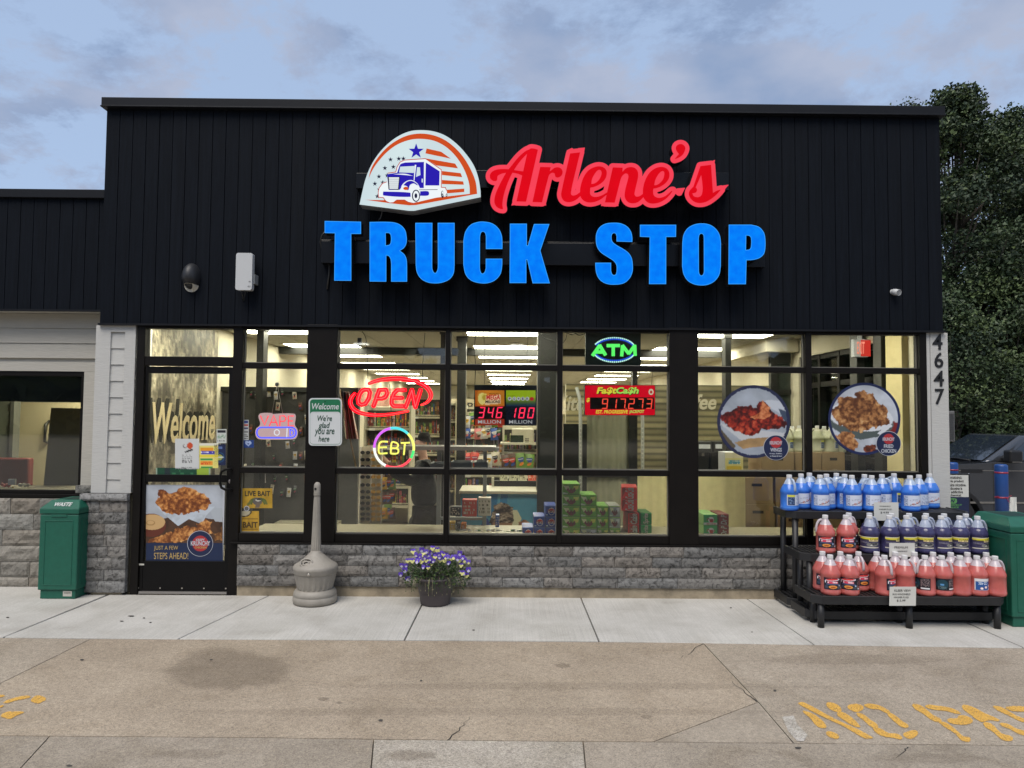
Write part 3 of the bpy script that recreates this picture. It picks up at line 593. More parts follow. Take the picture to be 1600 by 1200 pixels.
# stone facing: each stone a rough-faced block in the same mesh
def stones(name, x0, x1, rows, yf, parent, lens=(.22,.62), mat=None, tone=(0.19,0.182,0.172), rough=.009, seed=1, end=True):
    r = random.Random(seed); V = []; F = []; Cc = []
    for ri, (za, zb) in enumerate(rows):
        x = x0; first = True
        while x < x1-1e-4:
            L = r.uniform(*lens); 
            if first: L *= r.uniform(.4, 1); first = False
            xe = min(x1, x+L)
            if x1-xe < lens[0]*.5: xe = x1
            nx, nz = max(5, int((xe-x)/.022)), max(4, int((zb-za)/.022)); b = len(V); off = r.uniform(-.004, .004); tn = r.uniform(.78, 1.2); wm = r.uniform(.96, 1.06)
            nzm = noise2(nz+1, nx+1, 3, r.randrange(9999), 4)
            for j in range(nz+1):
                for i in range(nx+1):
                    ed = min(i, nx-i, j, nz-j); d = (0.009 if ed == 0 else (0.002 if ed == 1 else 0)) - rough*(nzm[j, i]-.4)*(0 if ed == 0 else 1)
                    V.append((x+.0016+(xe-x-.0032)*i/nx, yf+off+d, za+.0016+(zb-za-.0032)*j/nz)); Cc.append((tone[0]*tn*wm, tone[1]*tn, tone[2]*tn/wm*.99, 1))
            for j in range(nz):
                for i in range(nx): q = b+j*(nx+1)+i; F.append((q, q+1, q+nx+2, q+nx+1))
            ring = [b+i for i in range(nx+1)]+[b+j*(nx+1)+nx for j in range(1,nz+1)]+[b+nz*(nx+1)+i for i in range(nx-1,-1,-1)]+[b+j*(nx+1) for j in range(nz-1,0,-1)]
            q = len(V)
            for k_ in ring: V.append((V[k_][0], yf+.06, V[k_][2])); Cc.append(Cc[k_])
            for k_ in range(len(ring)): F.append((ring[k_], q+k_, q+(k_+1)%len(ring), ring[(k_+1)%len(ring)]))
            x = xe
    o = mesh_obj(name, V, F, mat or m_stone, parent); ca = o.data.color_attributes.new('Col', 'FLOAT_COLOR', 'POINT'); ca.data.foreach_set('color', np.array(Cc, dtype=np.float32).ravel()); return o
zs0, zs1 = P(800, 916.5)[2], z_s0-.016; hh = (zs1-zs0)/4
MB().box(xa+.005, xq1, -.0, .09, 0.0, zs1-.002).build('base_wall', m_dark, shop)
stones('stone_facing', xa+.05, xq1, [(zs0+i*hh, zs0+(i+1)*hh) for i in range(4)], -.055, shop)
MB().box(xa+.05, xq1, -.03, -.001, 0.0, zs0-.002).build('footing', m_curb, shop)
zp0, zp1 = P(175, 924)[2], P(170, 781.5)[2]; hh = (zp1-zp0)/8
MB().box(xp0+.03, xp1-.03, 0.0, .29, 0.0, P(170,770)[2]-.002).build('base_wall', m_dark, shop)
stones('stone_facing', xp0-.02, xp1-.008, [(zp0+i*hh, zp0+(i+1)*hh) for i in range(8)], -.06, shop, (.2,.45), seed=4)
MB().box(xp0+.04, xp1-.05, -.03, .2, 0.0, zp0-.002).build('footing', m_curb, shop)
stones('stone_cap', xp0-.065, xp1, [(zp1+.002, P(170,770)[2]-.002)], -.085, shop, (.9,1), seed=8, tone=(.25,.24,.23), rough=.008)
# address numbers
adr = thing('address_numbers', 'black upright address number 4647 on the white corner pier', 'house number', P(1465, 575, -.02))
m_num = M('black_number', (0.012,0.012,0.013), 0.45)
for ch, (a, b, c, d) in zip('4647', ((1456.8,521.6,1472.2,546.5),(1459.8,550.5,1473.6,574.8),(1458.8,579,1474.6,603.7),(1460.6,607.5,1474.8,632))):
    wtext(ch, a, b, c, d, -.0165, m_num, adr, name='digit', bold=0.012, thick=.006)
# ---------------------------------------------------------------- lower wing at left
wing = thing('shop_wing', 'low wing with black fascia over beige lap siding and grey block base', 'building', (-6, 2, 0))
YW = 0.30
xw0 = -9.5
zf0, zf1, zf2 = P(80, 483.5, .12)[2], P(80, 311, .12)[2], P(80, 297, .12)[2]
b = MB(); b.box(xw0, XL-.003, .132, .3, zf0, zf1+.02); n = int((XL-xw0)/bw)
for i in range(n+1):
    x1 = XL-.003-i*bw; b.box(max(xw0, x1-bw+.006), x1, .12, .131, zf0, zf1+.02)
b.build('siding', m_black, wing)
MB().box(xw0, XL-.004, .085, .6, zf1+.005, zf2).build('coping', m_coping, wing, bevel=.004)
MB().box(xw0, XL-.004, .1, .14, zf0-.018, zf0-.001).build('siding_trim', m_coping, wing)
MB().box(xw0, XL-.004, .141, .32, zf0-.012, zf0-.003).build('soffit', m_beige, wing)
b = MB(); lz = zf0-.014; lap = P(60,509,YW)[2]-P(60,532.3,YW)[2]; wz0 = P(60, 768, YW)[2]; wx1 = P(131, 660, YW)[0]; tz = P(60, 566, YW)[2]; tx1 = P(149, 660, YW)[0]
z = lz
while z > wz0:
    zb = max(wz0, z-lap)
    for xx0, xx1 in (((xw0, xp0+.02),) if zb > tz else ((tx1, xp0+.02),)):
        b.hexa([(xx0,YW-.014,zb),(xx1,YW-.014,zb),(xx1,YW+.02,zb),(xx0,YW+.02,zb)], [(xx0,YW-.004,z-.003),(xx1,YW-.004,z-.003),(xx1,YW+.02,z-.003),(xx0,YW+.02,z-.003)])
    z -= lap
b.box(xw0, xp0+.02, YW+.012, YW+.03, P(60,580,YW)[2], lz+.1); b.box(wx1+.01, xp0+.02, YW+.012, YW+.03, wz0, P(60,580,YW)[2])
b.build('lap_siding', m_beige, wing)
b = MB(); tz0 = P(60,580,YW)[2]; b.box(xw0, tx1, YW-.022, YW+.01, tz0, tz+.002); b.box(wx1, tx1, YW-.021, YW+.01, P(140,758,YW)[2], tz0-.001); b.build('window_trim', m_beige, wing)
# wing window
b = MB(); wl = xw0; zg_t, zg_b = P(60,587.5,YW)[2], P(60,765.5,YW)[2]; xg1 = P(126, 660, YW)[0]
b.box(xw0, wx1, YW-.012, YW+.06, zg_t, tz0-.001); b.box(xg1, wx1, YW-.013, YW+.06, P(60,771,YW)[2], zg_t-.001); b.box(xw0, xg1, YW-.012, YW+.06, P(60,771,YW)[2], zg_b); b.box(P(-190,660,YW)[0], P(-180,660,YW)[0], YW-.012, YW+.06, zg_b, zg_t); b.box(xw0, wx1+.01, YW-.04, YW+.02, P(60,777,YW)[2], P(60,771,YW)[2]-.001)
wf = b.build('window_frame', m_bronze, wing, bevel=.003)
MB().box(xw0, xg1, YW+.02, YW+.026, zg_b, zg_t).build('pane', m_glass, wf)
MB().box(xw0, xg1, YW+.06, YW+.075, P(60,627.5,YW)[2], zg_t+.05).build('blind', M('black_roller_blind', (0.012,0.014,0.014), 0.7), wf)
zr0, zr1 = P(30, 911, YW)[2], P(60,777.5,YW)[2]; hh = (zr1-.002-zr0)/5
zr0 = 0.0
hh = (zr1-.002)/5.6
stones('block_facing', xw0+2.6, xp0-.0, [(max(0,zr1-.002-(i+1)*hh), zr1-.002-i*hh) for i in range(6)], YW-.06, wing, (.25,.42), m_stone2, (.235,.22,.195), .02, 5)
MB().box(xw0, xp0, YW-.005, YW+.03, -.1, zr1-.003).build('base_wall', m_dark, wing)
stones('stone_cap', P(121.5,762,YW)[0], xp0-.04, [(P(130,770,YW)[2], P(130,757.5,YW)[2])], YW-.05, wing, (.9,1), seed=12, tone=(.25,.235,.21))
# wing room
b = MB(); b.box(xw0, XL-.01, YW+.08, 4.0, -.1, 0); b.box(xw0, XL-.01, YW+.1, 4.0, 2.5, 2.6); b.box(xw0, XL-.01, YW+.1, 4.0, zf1-.3, zf1-.2)
b.build('floor', m_floor, wing)
m_green = M('grey_green_paint', (0.17,0.19,0.145), 0.7, var=.06, vscale=2)
b = MB(); b.box(xw0, XL-.16, 3.9, 4.0, 0, 2.5); b.box(xw0, xw0+.1, YW+.1, 3.9, 0, 2.5); b.build('interior_wall', m_green, wing)
MB().box(XL-.12, XL-.02, YW+.1, 3.9, 0, 2.5).build('interior_wall', m_wallin, wing)
# ================================================================ lit signs on the fascia
def led_mat(name, rgb, edge, k, sc=9.0):           # acrylic face with the soft unevenness of the lamps behind it
    m = EM(name, rgb, k); t = m.node_tree; b = t.nodes['Principled BSDF']; c = N(t, 'ShaderNodeTexCoord'); n = N(t, 'ShaderNodeTexNoise'); n.inputs['Scale'].default_value = sc; n.inputs['Detail'].default_value = 2
    r = N(t, 'ShaderNodeValToRGB'); e = r.color_ramp.elements; e[0].position = .35; e[0].color = (*rgb, 1); e[1].position = .68; e[1].color = (*edge, 1)
    t.links.new(c.outputs['Object'], n.inputs['Vector']); t.links.new(n.outputs['Fac'], r.inputs[0]); t.links.new(r.outputs[0], b.inputs['Emission Color']); return m
m_ret = M('black_sign_return', (0.010,0.010,0.013), 0.4)
m_race = M('black_raceway', (0.0045,0.0045,0.0055), 0.25, var=.3, vscale=3, spec=.25)
m_blue = led_mat('blue_lit_acrylic', (0.0,0.185,0.94), (0.0,0.245,1.0), 0.94, 15)
m_bluee = EM('blue_lit_edge', (0.04,0.36,1.0), 1.0)
def A1(q): return [(752+p[0]/10, 216+p[1]/10)+tuple(p[2:]) for p in q]
def off(ox, oy, sc): return lambda q: [(ox+p[0]/sc, oy+p[1]/sc)+tuple(p[2:]) for p in q]
c = 1
LET = [('T', off(500,336,10), [[(73,92,c),(640,104,c),(640,294,c),(488,294,c),(488,1026,c),(222,1024,c),(232,284,c),(73,280,c)]]),
 ('R', off(500,336,10), [[(775,108,c),(1090,108),(1230,138),(1322,220),(1352,330),(1350,440),(1310,515),(1248,556,c),(1318,615),(1352,690),(1360,800,c),(1360,1040,c),(1112,1040,c),(1112,760,c),(1100,680),(1072,640),(1035,630,c),(1035,1040,c),(775,1038,c)], [(1025,280,c),(1082,284),(1106,325),(1106,420),(1085,462),(1028,475,c)]]),
 ('U', off(640,336,10), [[(90,122,c),(355,122,c),(352,780,c),(358,850),(398,905),(436,850),(442,780,c),(440,122,c),(702,122,c),(702,780,c),(688,910),(628,1000),(520,1052),(400,1068),(275,1050),(172,990),(112,890),(96,780,c)]]),
 ('C', off(640,336,10), [[(1450,530,c),(1192,530,c),(1192,330,c),(1178,280),(1145,258),(1115,280),(1100,340,c),(1098,830,c),(1112,890),(1138,915),(1172,890),(1190,830,c),(1190,682,c),(1448,682,c),(1446,790),(1420,920),(1340,1015),(1230,1062),(1110,1066),(965,1025),(875,930),(840,780,c),(840,400,c),(870,262),(950,155),(1050,112),(1150,102),(1290,130),(1390,210),(1438,310),(1450,420)]]),
 ('K', off(780,336,7.27), [[(122,98,c),(314,98,c),(314,345,c),(326,345,c),(395,102,c),(570,102,c),(468,405,c),(575,775,c),(380,775,c),(318,508,c),(308,508,c),(308,772,c),(118,772,c)]]),
 ('S', off(920,336,10), [[(680,420,c),(434,412,c),(434,330,c),(420,292),(390,282),(365,300),(355,350),(368,410),(420,460),(540,530),(620,590),(670,670),(688,790),(680,900),(630,1000),(540,1068),(400,1088),(270,1072),(170,1010),(115,900),(100,745,c),(348,745,c),(348,870,c),(365,920),(395,938),(425,920),(436,860),(430,780),(390,720),(310,665),(190,585),(130,500),(110,390),(120,280),(170,190),(260,135),(380,120),(500,130),(600,180),(660,260),(680,350)]]),
 ('T', off(920,336,10), [[(800,152,c),(1365,152,c),(1362,340,c),(1210,342,c),(1208,1078,c),(942,1078,c),(952,345,c),(800,338,c)]]),
 ('O', off(1050,336,10), [[(460,130),(590,150),(690,220),(748,320),(765,440,c),(762,800,c),(740,930),(670,1030),(570,1085),(460,1100),(340,1080),(240,1020),(180,920),(158,800,c),(162,430,c),(180,310),(240,210),(340,150)], [(458,290),(490,310),(498,360,c),(500,880,c),(488,925),(455,945),(430,920),(420,880,c),(418,360,c),(430,310)]]),
 ('P', off(1050,336,10), [[(888,150,c),(1240,150,c),(1360,185),(1435,270),(1458,370),(1458,520),(1435,610),(1370,670),(1270,700),(1165,706,c),(1155,1080,c),(882,1080,c)], [(1160,318,c),(1208,325),(1235,360),(1235,490),(1212,535),(1155,545,c)]])]
blk = thing('channel_letter_sign', 'row of large glowing blue block letters reading truck stop', 'lit sign', P(850, 400, -.1))
a = MB(); p0, p1 = P(506, 378, -.03), P(1190, 414, -.03)
a.box(p0.x, p1.x, YF-.09, YF-.002, P(850,415,-.1)[2], P(850,380,-.1)[2]); a.box(p0.x-.01, p1.x+.01, YF-.07, YF-.003, P(850,379.5,-.1)[2], P(850,377.5,-.1)[2]); a.build('raceway', m_race, blk, bevel=.004)
YL = -0.255
for nme, f, loops in LET:
    lp = [spl(f(q), 5) for q in loops]
    o = wall_obj('letter', lp, YL+.004, .11, m_ret, blk)
    e = wall_obj('edge', lp, YL+.0015, .002, m_bluee, o)
    # face: a touch smaller, so a paler trim line shows round it
    xs = np.arange(min(l[:,0].min() for l in lp)-2, max(l[:,0].max() for l in lp)+2, .45); ys = np.arange(min(l[:,1].min() for l in lp)-2, max(l[:,1].max() for l in lp)+2, .45)
    GX, GY = np.meshgrid(xs, ys); F = sd_poly(lp[0], GX, GY)
    for h in lp[1:]: F = np.maximum(F, -sd_poly(h, GX, GY))
    fl_ = [simplify(l, .08) for l in contours(F, xs, ys, -.9)]
    wall_obj('face', fl_, YL-.002, .003, m_blue, o)
# script letters
m_red = led_mat('red_lit_acrylic', (0.70,0.0,0.006), (0.78,0.0,0.008), 0.95, 4)
m_pink = led_mat('pink_lit_halo', (0.90,0.052,0.088), (0.97,0.06,0.105), 0.95, 4)
a2, a3 = off(872,216,10), off(985,216,10); a1 = off(752,216,10)
SCR = [(a1, [(550,985,c),(700,990,c),(885,178,c),(820,160),(760,165),(716,240,c)], []),
 (a1, [(820,160,c),(720,185),(640,240),(560,320),(480,420),(400,520),(330,640),(260,780),(215,900),(205,1000),(235,1065),(290,1100),(340,1108,c),(330,1040),(340,940),(370,820),(420,680),(480,550),(560,420),(640,320),(716,240,c)], []),
 (a1, [(670,520,c),(650,585,c),(560,550),(470,535),(370,540),(300,560),(255,590),(250,630),(240,660),(205,668),(160,650),(135,610),(140,560),(180,515),(250,488),(340,480),(440,485),(560,505)], []),
 (a1, [(800,995,c),(950,1000,c),(1050,600),(1070,560),(1110,538),(1145,550),(1152,580),(1165,605),(1200,612),(1245,590),(1270,545),(1265,500),(1235,465),(1190,453),(1140,465),(1105,490),(1070,520,c),(1085,452,c),(920,448,c)], []),
 (a2, [(188,238,c),(345,220,c),(225,720),(205,830),(205,880),(235,895),(280,885),(320,860),(360,830,c),(360,890,c),(290,955),(220,990),(150,998),(90,975),(55,920),(50,850)], []),
 (a2, [(345,850),(345,790),(370,680),(420,570),(490,490),(570,450),(640,438),(710,455),(755,505),(755,590),(710,670),(630,730),(560,760),(505,770,c),(500,820),(505,880),(545,912),(610,915),(690,890),(790,830,c),(760,880,c),(680,945),(600,985),(510,1003),(430,990),(375,950),(350,905)], [(520,715,c),(530,640),(570,560),(620,500),(660,495),(680,530),(670,590),(630,660),(570,705)]),
 (a2, [(855,455,c),(1010,460,c),(1005,525,c),(1060,470),(1130,450),(1200,465),(1245,520),(1250,600),(1230,700),(1200,830),(1195,880),(1220,910),(1270,905),(1330,865,c),(1330,925,c),(1260,990),(1190,1015),(1110,1005),(1060,960),(1040,890),(1055,780),(1090,650),(1100,590),(1085,555),(1050,550),(1010,580),(985,620),(965,690,c),(885,1005,c),(732,1000,c)], []),
 (a3, [(195,850),(200,770),(230,660),(290,550),(370,480),(450,450),(520,452),(580,485),(610,550),(600,630),(550,700),(470,755),(400,780),(360,785,c),(355,830),(365,890),(410,925),(470,930),(550,900),(600,860),(640,825),(660,820,c),(620,880),(550,950),(460,1000),(370,1020),(290,1010),(235,970),(200,910)], [(372,735,c),(390,650),(440,560),(490,515),(525,520),(530,570),(510,640),(460,700),(410,730)]),
 (a3, [(690,325,c),(760,245,c),(725,200),(710,150),(730,110),(780,90),(830,105),(858,150),(845,210),(810,265),(750,305)], []),
 (a3, [(1095,435,c),(1260,415,c),(1290,855,c),(1350,820),(1415,800,c),(1370,855),(1300,920),(1200,985),(1110,1010),(1020,1000),(950,950),(915,880),(925,820),(955,785),(985,755,c)], [(1108,570,c),(1125,700),(1130,800),(1115,880),(1080,915),(1030,920),(985,900),(968,858,c),(1000,855),(1030,840),(1042,800),(1020,768,c)])]
xs = np.arange(752, 1146, .6); ys = np.arange(212, 343, .6); GX, GY = np.meshgrid(xs, ys); F = np.full(GX.shape, 1e9); FO = F.copy()
for f, outl, hole in SCR:
    pl = spl(f(outl), 5); d = sd_poly(pl, GX, GY); dm = d
    # the halo keeps the pointed corners of the strokes: push them out a little before widening
    if hole: d = np.maximum(d, -sd_poly(spl(f(hole), 5), GX, GY))
    F = np.minimum(F, d); FO = np.minimum(FO, d)
for tip in ([(1061.5,299.5),(1070,293.8)], [(1124,296.5),(1138,289)], [(1110,258.5),(1116.8,250.3)], [(839.8,234.2),(845.5,230.2)], [(908,236),(913.5,231)], [(891.3,237),(886,235)], [(807,314.5),(799.5,320.5)], [(847,315.5),(853,320.5)], [(945.8,316),(939.5,321.5)], [(960.5,316.5),(966,321.5)],[(1095,258),(1090,255)]):
    FO = np.minimum(FO, sd_stroke(tip, [6.2, .4], GX, GY)+6.4-0.0)
red = [simplify(l, .07) for l in contours(F, xs, ys, 0)]; pink = [simplify(l, .07) for l in contours(FO, xs, ys, 6.4)]; body = [simplify(l, .07) for l in contours(FO, xs, ys, 6.9)]
red = [l for l in red if len(l) > 6]; pink = [l for l in pink if len(l) > 6]
scr = thing('script_sign', 'glowing red script name sign with pink halo above the blue letters', 'lit sign', P(950, 280, -.1))
p0, p1 = P(700, 273, -.03), P(1134, 300, -.03)
MB().box(p0.x, p1.x, YF-.10, YF-.002, P(950,297,-.1)[2], P(950,269.5,-.1)[2]).build('raceway', m_race, scr, bevel=.004)
wall_obj('letter_body', body, YL+.004, .11, m_ret, scr); wall_obj('halo', pink, YL-.001, .004, m_pink, scr); wall_obj('face', red, YL-.005, .003, m_red, scr)
# round topped lorry emblem
lg = thing('emblem_sign', 'white lit half round sign with blue lorry, stars and orange stripes', 'lit sign', P(655, 270, -.1))
f = off(540,190,6.957)
outl = spl(f([(152,900,c),(180,770),(215,630),(270,490),(350,360),(450,250),(570,160),(700,105),(820,93),(950,105),(1080,150),(1200,235),(1300,340),(1390,470),(1440,600),(1465,740),(1468,820,c),(745,968,c),(690,968,c)]), 6)
m_face = led_mat('white_lit_acrylic', (0.60,0.72,0.76), (0.66,0.79,0.81), 0.95, 3); m_or = EM('orange_lit_vinyl', (0.62,0.075,0.012), .95); m_nb = EM('blue_lit_vinyl', (0.022,0.012,0.44), .9); m_nk = EM('navy_lit_vinyl', (0.012,0.014,0.05), .8); m_wh = EM('white_lit_vinyl', (0.82,0.88,0.90), 1.0); m_rd = EM('red_lit_vinyl', (0.52,0.045,0.03), .9)
MB().box(P(566,0,0)[0], P(600,0,0)[0], YF-.10, YF-.002, P(580,296,-.1)[2], P(580,272,-.1)[2]).build('raceway', m_race, lg, bevel=.004)
wall_obj('cabinet', [outl], YL+.004, .15, M('white_sign_return', (0.35,0.36,0.37), .4), lg)
wall_obj('face', [outl], YL-.001, .004, m_face, lg)
LY = [0]
def art(name, loops, mat, smooth=True):
    LY[0] += 1; lp = [spl(f([(q+(c,) if (not smooth and len(q) == 2) else q) for q in l]), 5) if not isinstance(l, np.ndarray) else np.array(f(l)) for l in loops]
    wall_obj(name, lp, YL-.002-.0012*LY[0], .001, mat, lg)
art('orange_band', [[(250,620,c),(275,520),(330,420),(420,310),(530,220),(660,155),(800,130),(940,145),(1070,195),(1190,285),(1290,400),(1370,540),(1415,660),(1430,785,c),(1350,795,c),(1345,690),(1310,570),(1250,450),(1170,345),(1070,260),(950,205),(810,187),(690,200),(560,250),(450,330),(350,440),(290,530)]], m_or)
for q in ([(880,292),(1040,328),(1142,402),(868,345)], [(870,400),(1190,456),(1222,508),(985,476)], [(1042,536),(1250,560),(1268,604),(1042,580)], [(1040,634),(1278,650),(1285,686),(1040,678)], [(1092,742),(1290,728),(1290,765),(1098,780)]): art('stripe', [q], m_or, False)
art('swoosh', [[(215,850,c),(400,854,c),(800,848,c),(1100,814,c),(1350,785,c),(1430,785,c),(760,907,c),(690,910,c),(480,886)]], m_or)
def star(cx, cy, r): return np.array([(cx+(r if k % 2 == 0 else r*.4)*math.sin(k*math.pi/5), cy-(r if k % 2 == 0 else r*.4)*math.cos(k*math.pi/5)) for k in range(10)])
art('star', [star(767,322,86)], m_nb)
for x, y in ((488,412),(578,403),(628,402),(427,505),(519,492),(362,597),(452,585),(318,675),(404,662),(366,738),(345,812)): art('star', [star(x,y,28)], m_nk)
def stroke(name, pts, r, mat):
    pts = np.array(f(pts), float); x_ = np.arange(pts[:,0].min()-3, pts[:,0].max()+3, .22); y_ = np.arange(pts[:,1].min()-3, pts[:,1].max()+3, .22); A, B = np.meshgrid(x_, y_); L = [simplify(l, .05) for l in contours(sd_stroke(pts, r, A, B), x_, y_, 0)]
    LY[0] += 1; wall_obj(name, L, YL-.002-.0012*LY[0], .001, mat, lg)
art('outline_white', [[(410,826,c),(352,816,c),(355,750),(400,668),(450,650,c),(452,575,c),(548,546,c),(560,490,c),(595,432),(640,415,c),(865,398,c),(1046,520,c),(1046,712,c),(1088,716),(1104,800,c),(960,832,c),(800,870,c),(740,890),(690,878),(640,850,c),(560,852,c),(500,884),(450,872),(425,828,c)]], m_wh)
stroke('outline_red', [(445,655),(400,672),(365,720),(354,765),(358,822),(410,826),(432,862),(480,884),(520,880),(556,852),(640,852),(680,876),(740,888),(780,876)], .55, m_rd)
stroke('outline_red', [(460,560),(545,548),(560,490),(592,440),(640,418),(868,402),(1040,522),(1040,714),(1085,716),(1095,745)], .55, m_rd)
art('trailer', [[(872,444),(1022,540),(1018,694),(866,694)]], m_nb, False)
art('cab', [[(582,490,c),(598,462),(645,445,c),(855,438,c),(850,722,c),(806,722,c),(782,690),(748,645,c),(620,690,c),(590,740,c),(470,742,c),(452,600,c),(452,572,c),(560,556,c)]], m_nb)
for q in ([(594,490),(750,482),(742,558),(580,552)], [(776,496),(808,496),(814,580),(766,602)], [(826,620),(840,622),(840,662),(826,660)]): art('window', [q], m_face, False)
art('hood_light', [[(520,572,c),(640,566),(735,590,c),(640,580)]], m_wh)
art('pillar_line', [[(752,470),(768,470),(748,640),(740,640)]], m_wh, False); art('pillar_line', [[(852,440),(862,444),(858,724),(850,724)]], m_wh, False)
art('fender', [[(600,745,c),(612,692),(660,648),(720,636),(780,672),(808,722,c),(800,800,c),(600,800,c)]], m_wh)
art('fender_arch', [[(628,690,c),(668,654),(715,644),(762,666),(790,692,c),(775,690),(740,672),(700,690),(684,740),(668,742),(672,708)]], m_nb)
art('grille', [[(456,600),(592,600),(578,742),(466,736)]], m_nk, False)
for k in range(6): art('grille_bar', [[(470+k*1.2,606+k*21.5),(582-k*2.2,606+k*21.5),(580-k*2.2,622+k*21.5),(471+k*1.2,622+k*21.5)]], m_wh, False)
art('headlight', [circ(655,726,28,17)], m_or)
art('bumper', [[(410,760,c),(700,772),(706,795),(702,818),(412,803),(406,780)]], m_nb)
art('tank', [[(812,757,c),(895,757),(908,780),(895,803),(808,806,c)]], m_nb); art('frame_line', [[(800,738),(1000,736),(1000,742),(800,744)]], m_nk, False)
art('wheel', [circ(765,806,44,66)], m_nk); art('wheel', [circ(766,806,33,54)], m_wh); art('wheel', [circ(764,806,15,27)], m_nk)
art('wheel', [circ(1053,790,15,40)], m_nk); art('wheel', [circ(1056,782,10,26)], m_wh); art('wheel', [circ(1052,792,6,12)], m_nk); art('wheel', [circ(1097,800,9,18)], m_nk); art('wheel', [circ(1096,800,4,9)], m_wh)
# cables at the signs
m_cable = M('black_cable', (0.02,0.02,0.02), .5)
ca_ = thing('conduit', 'black bent cable hanging beside the first blue letter', 'cable', P(505, 380, -.05))
b_ = MB(); b_.tube([P(*q) for q in ((508,362,-.10),(503,368,-.09),(500.5,378,-.08),(503,388,-.06),(509,393,-.045),(513,400,-.045),(515,412,-.045),(514,430,-.045),(511,452,-.04))], .008, 8); b_.build('cable', m_cable, ca_)
b_ = MB(); b_.lathe([(0.0,-.018),(.014,-.012),(.018,0),(.014,.012),(0.0,.018)], P(511.5,393.5,-.05), 12); b_.build('gland', M('grey_gland', (.08,.08,.085), .5), ca_)
ca_ = thing('conduit', 'thin grey cable looping below the emblem sign', 'cable', P(594, 335, -.05))
b_ = MB(); b_.tube([P(*q) for q in ((596,326,-.12),(597,332,-.12),(595,340,-.1),(591,346,-.08))], .006, 6); b_.build('cable', M('grey_cable', (.12,.12,.12), .5), ca_)
# wall lamp, radio box, camera
la = thing('wall_lamp', 'unlit egg shaped black wall lamp with white lens on the siding', 'wall lamp', P(300, 440, YF))
ctr = P(300.5, 434, YF); b_ = MB(); V = []; F_ = []
n1, n2 = 18, 20; sx, sz, sy = 0.082, 0.135, 0.125
for i in range(n1+1):
    th = math.pi*i/n1
    for j in range(n2+1):
        ph = math.pi*j/n2; rz_ = 1.0 if th < math.pi/2 else .86
        V.append((ctr.x-sx*math.sin(th)*math.cos(ph), YF-sy*math.sin(th)*math.sin(ph)*(1 if th < 2.0 else .85)-.002, ctr.z+sz*math.cos(th)*rz_))
for i in range(n1):
    for j in range(n2): q = i*(n2+1)+j; F_.append((q, q+1, q+n2+2, q+n2+1))
mi = [0]*len(F_)
b_.v = V; b_.f = F_; b_.m = mi; b_.s = [True]*len(F_); hous = b_.build('housing', M('black_lamp_housing', (.018,.019,.022), .5), la)
lens = [(ctr.x-.068*math.cos(math.pi*j/14), 0, ctr.z-.078-.062*math.sin(math.pi*j/14)**1.1) for j in range(15)]
top = [(ctr.x+.068-.136*k/10, 0, ctr.z-.078+.012*math.sin(math.pi*k/10)) for k in range(1,10)]
pl = lens+top; v = []
for x, y, z in pl:
    u_ = (x-ctr.x)/.082; vv = (z-ctr.z)/.116; s_ = max(0, 1-u_*u_-vv*vv); v.append((x, YF-.107*math.sqrt(s_)*1.0-.012, z))
mesh_obj('lens', v, [tuple(range(len(v)))[::-1]], M('white_lamp_lens', (.55,.52,.44), .4), la)
b_ = MB(); b_.lathe([(.006,0),(.004,.004)], (0,0,0), 10); o = b_.build('screw', M('pale_metal', (.5,.47,.42), .35), la, local=True); o.location = (0, -.075, .105); o.rotation_euler = (R_(70),0,0)
ap = thing('radio_box', 'white rounded rectangular wireless box fixed high on the black siding', 'antenna', P(381, 425, YF))
q0, q1 = P(369, 395, YF-.13), P(393.2, 453.2, YF-.13)
lp = [np.array([(x, z) for x, z in rrect(q0.x, q1.z, q1.x, q0.z, .02)])]
v, ff = fill_loops(lp, .06); mesh_obj('box', [(x, YF-.10-z, y) for x, y, z in v], ff, M('white_plastic', (.52,.53,.53), .45), ap, bevel=.008, segs=3)
MB().box(q1.x-.002, q1.x+.014, YF-.09, YF-.001, P(395,443,YF-.1)[2], P(395,428,YF-.1)[2]).build('bracket', M('grey_plastic', (.25,.26,.26), .5), ap)
b_ = MB(); z_ = P(390,440,YF-.13)[2]; b_.box(q1.x-.03, q1.x-.012, YF-.1315, YF-.1295, z_-.006, z_+.006); b_.build('marking', M('grey_print', (.2,.2,.2), .5), ap)
wtext('4I', 386.5, 446, 391, 449, YF-.1305, M('grey_print', (.2,.2,.2), .5), ap, thick=.001)
b_ = MB(); b_.tube([P(377.5,453,YF-.1), P(378.2,460,YF-.08), P(380,466,YF-.04), P(380,470,YF-.005)], .004, 6); b_.tube([P(382.5,453,YF-.1), P(383,459,YF-.08), P(381,466,YF-.04), P(381,470,YF-.005)], .004, 6); b_.build('cable', m_cable, ap)
cm = thing('security_camera', 'small white bullet camera near the right end of the siding', 'camera', P(1394, 456, YF))
b_ = MB(); b_.lathe([(.035,0),(.035,.012),(.03,.016)], (0,0,0), 20); o = b_.build('base', M('white_plastic', (.52,.53,.53), .45), cm, local=True); o.rotation_euler = (R_(90),0,0)
b_ = MB(); b_.lathe([(.03,0),(.042,.01),(.045,.05),(.043,.11)], (0,0,0), 24); b_.lathe([(.0,.1095),(.041,.1095),(.041,.111),(.0,.111)], (0,0,0), 24, 1); bx = b_.build('housing', [M('white_plastic', (.52,.53,.53), .45), M('black_lens', (.004,.004,.004), .5, spec=.1)], cm, local=True); bx.rotation_euler = (R_(106), 0, R_(16)); bx.location = (0, -.015, 0.0); cm.scale = (.66,.66,.66)
b_ = MB(); b_.lathe([(.043,.112),(.043,.118),(.038,.118),(.038,.112)], (0,0,0), 24); b_.build('rim', M('white_plastic', (.52,.53,.53), .45), bx, local=True)
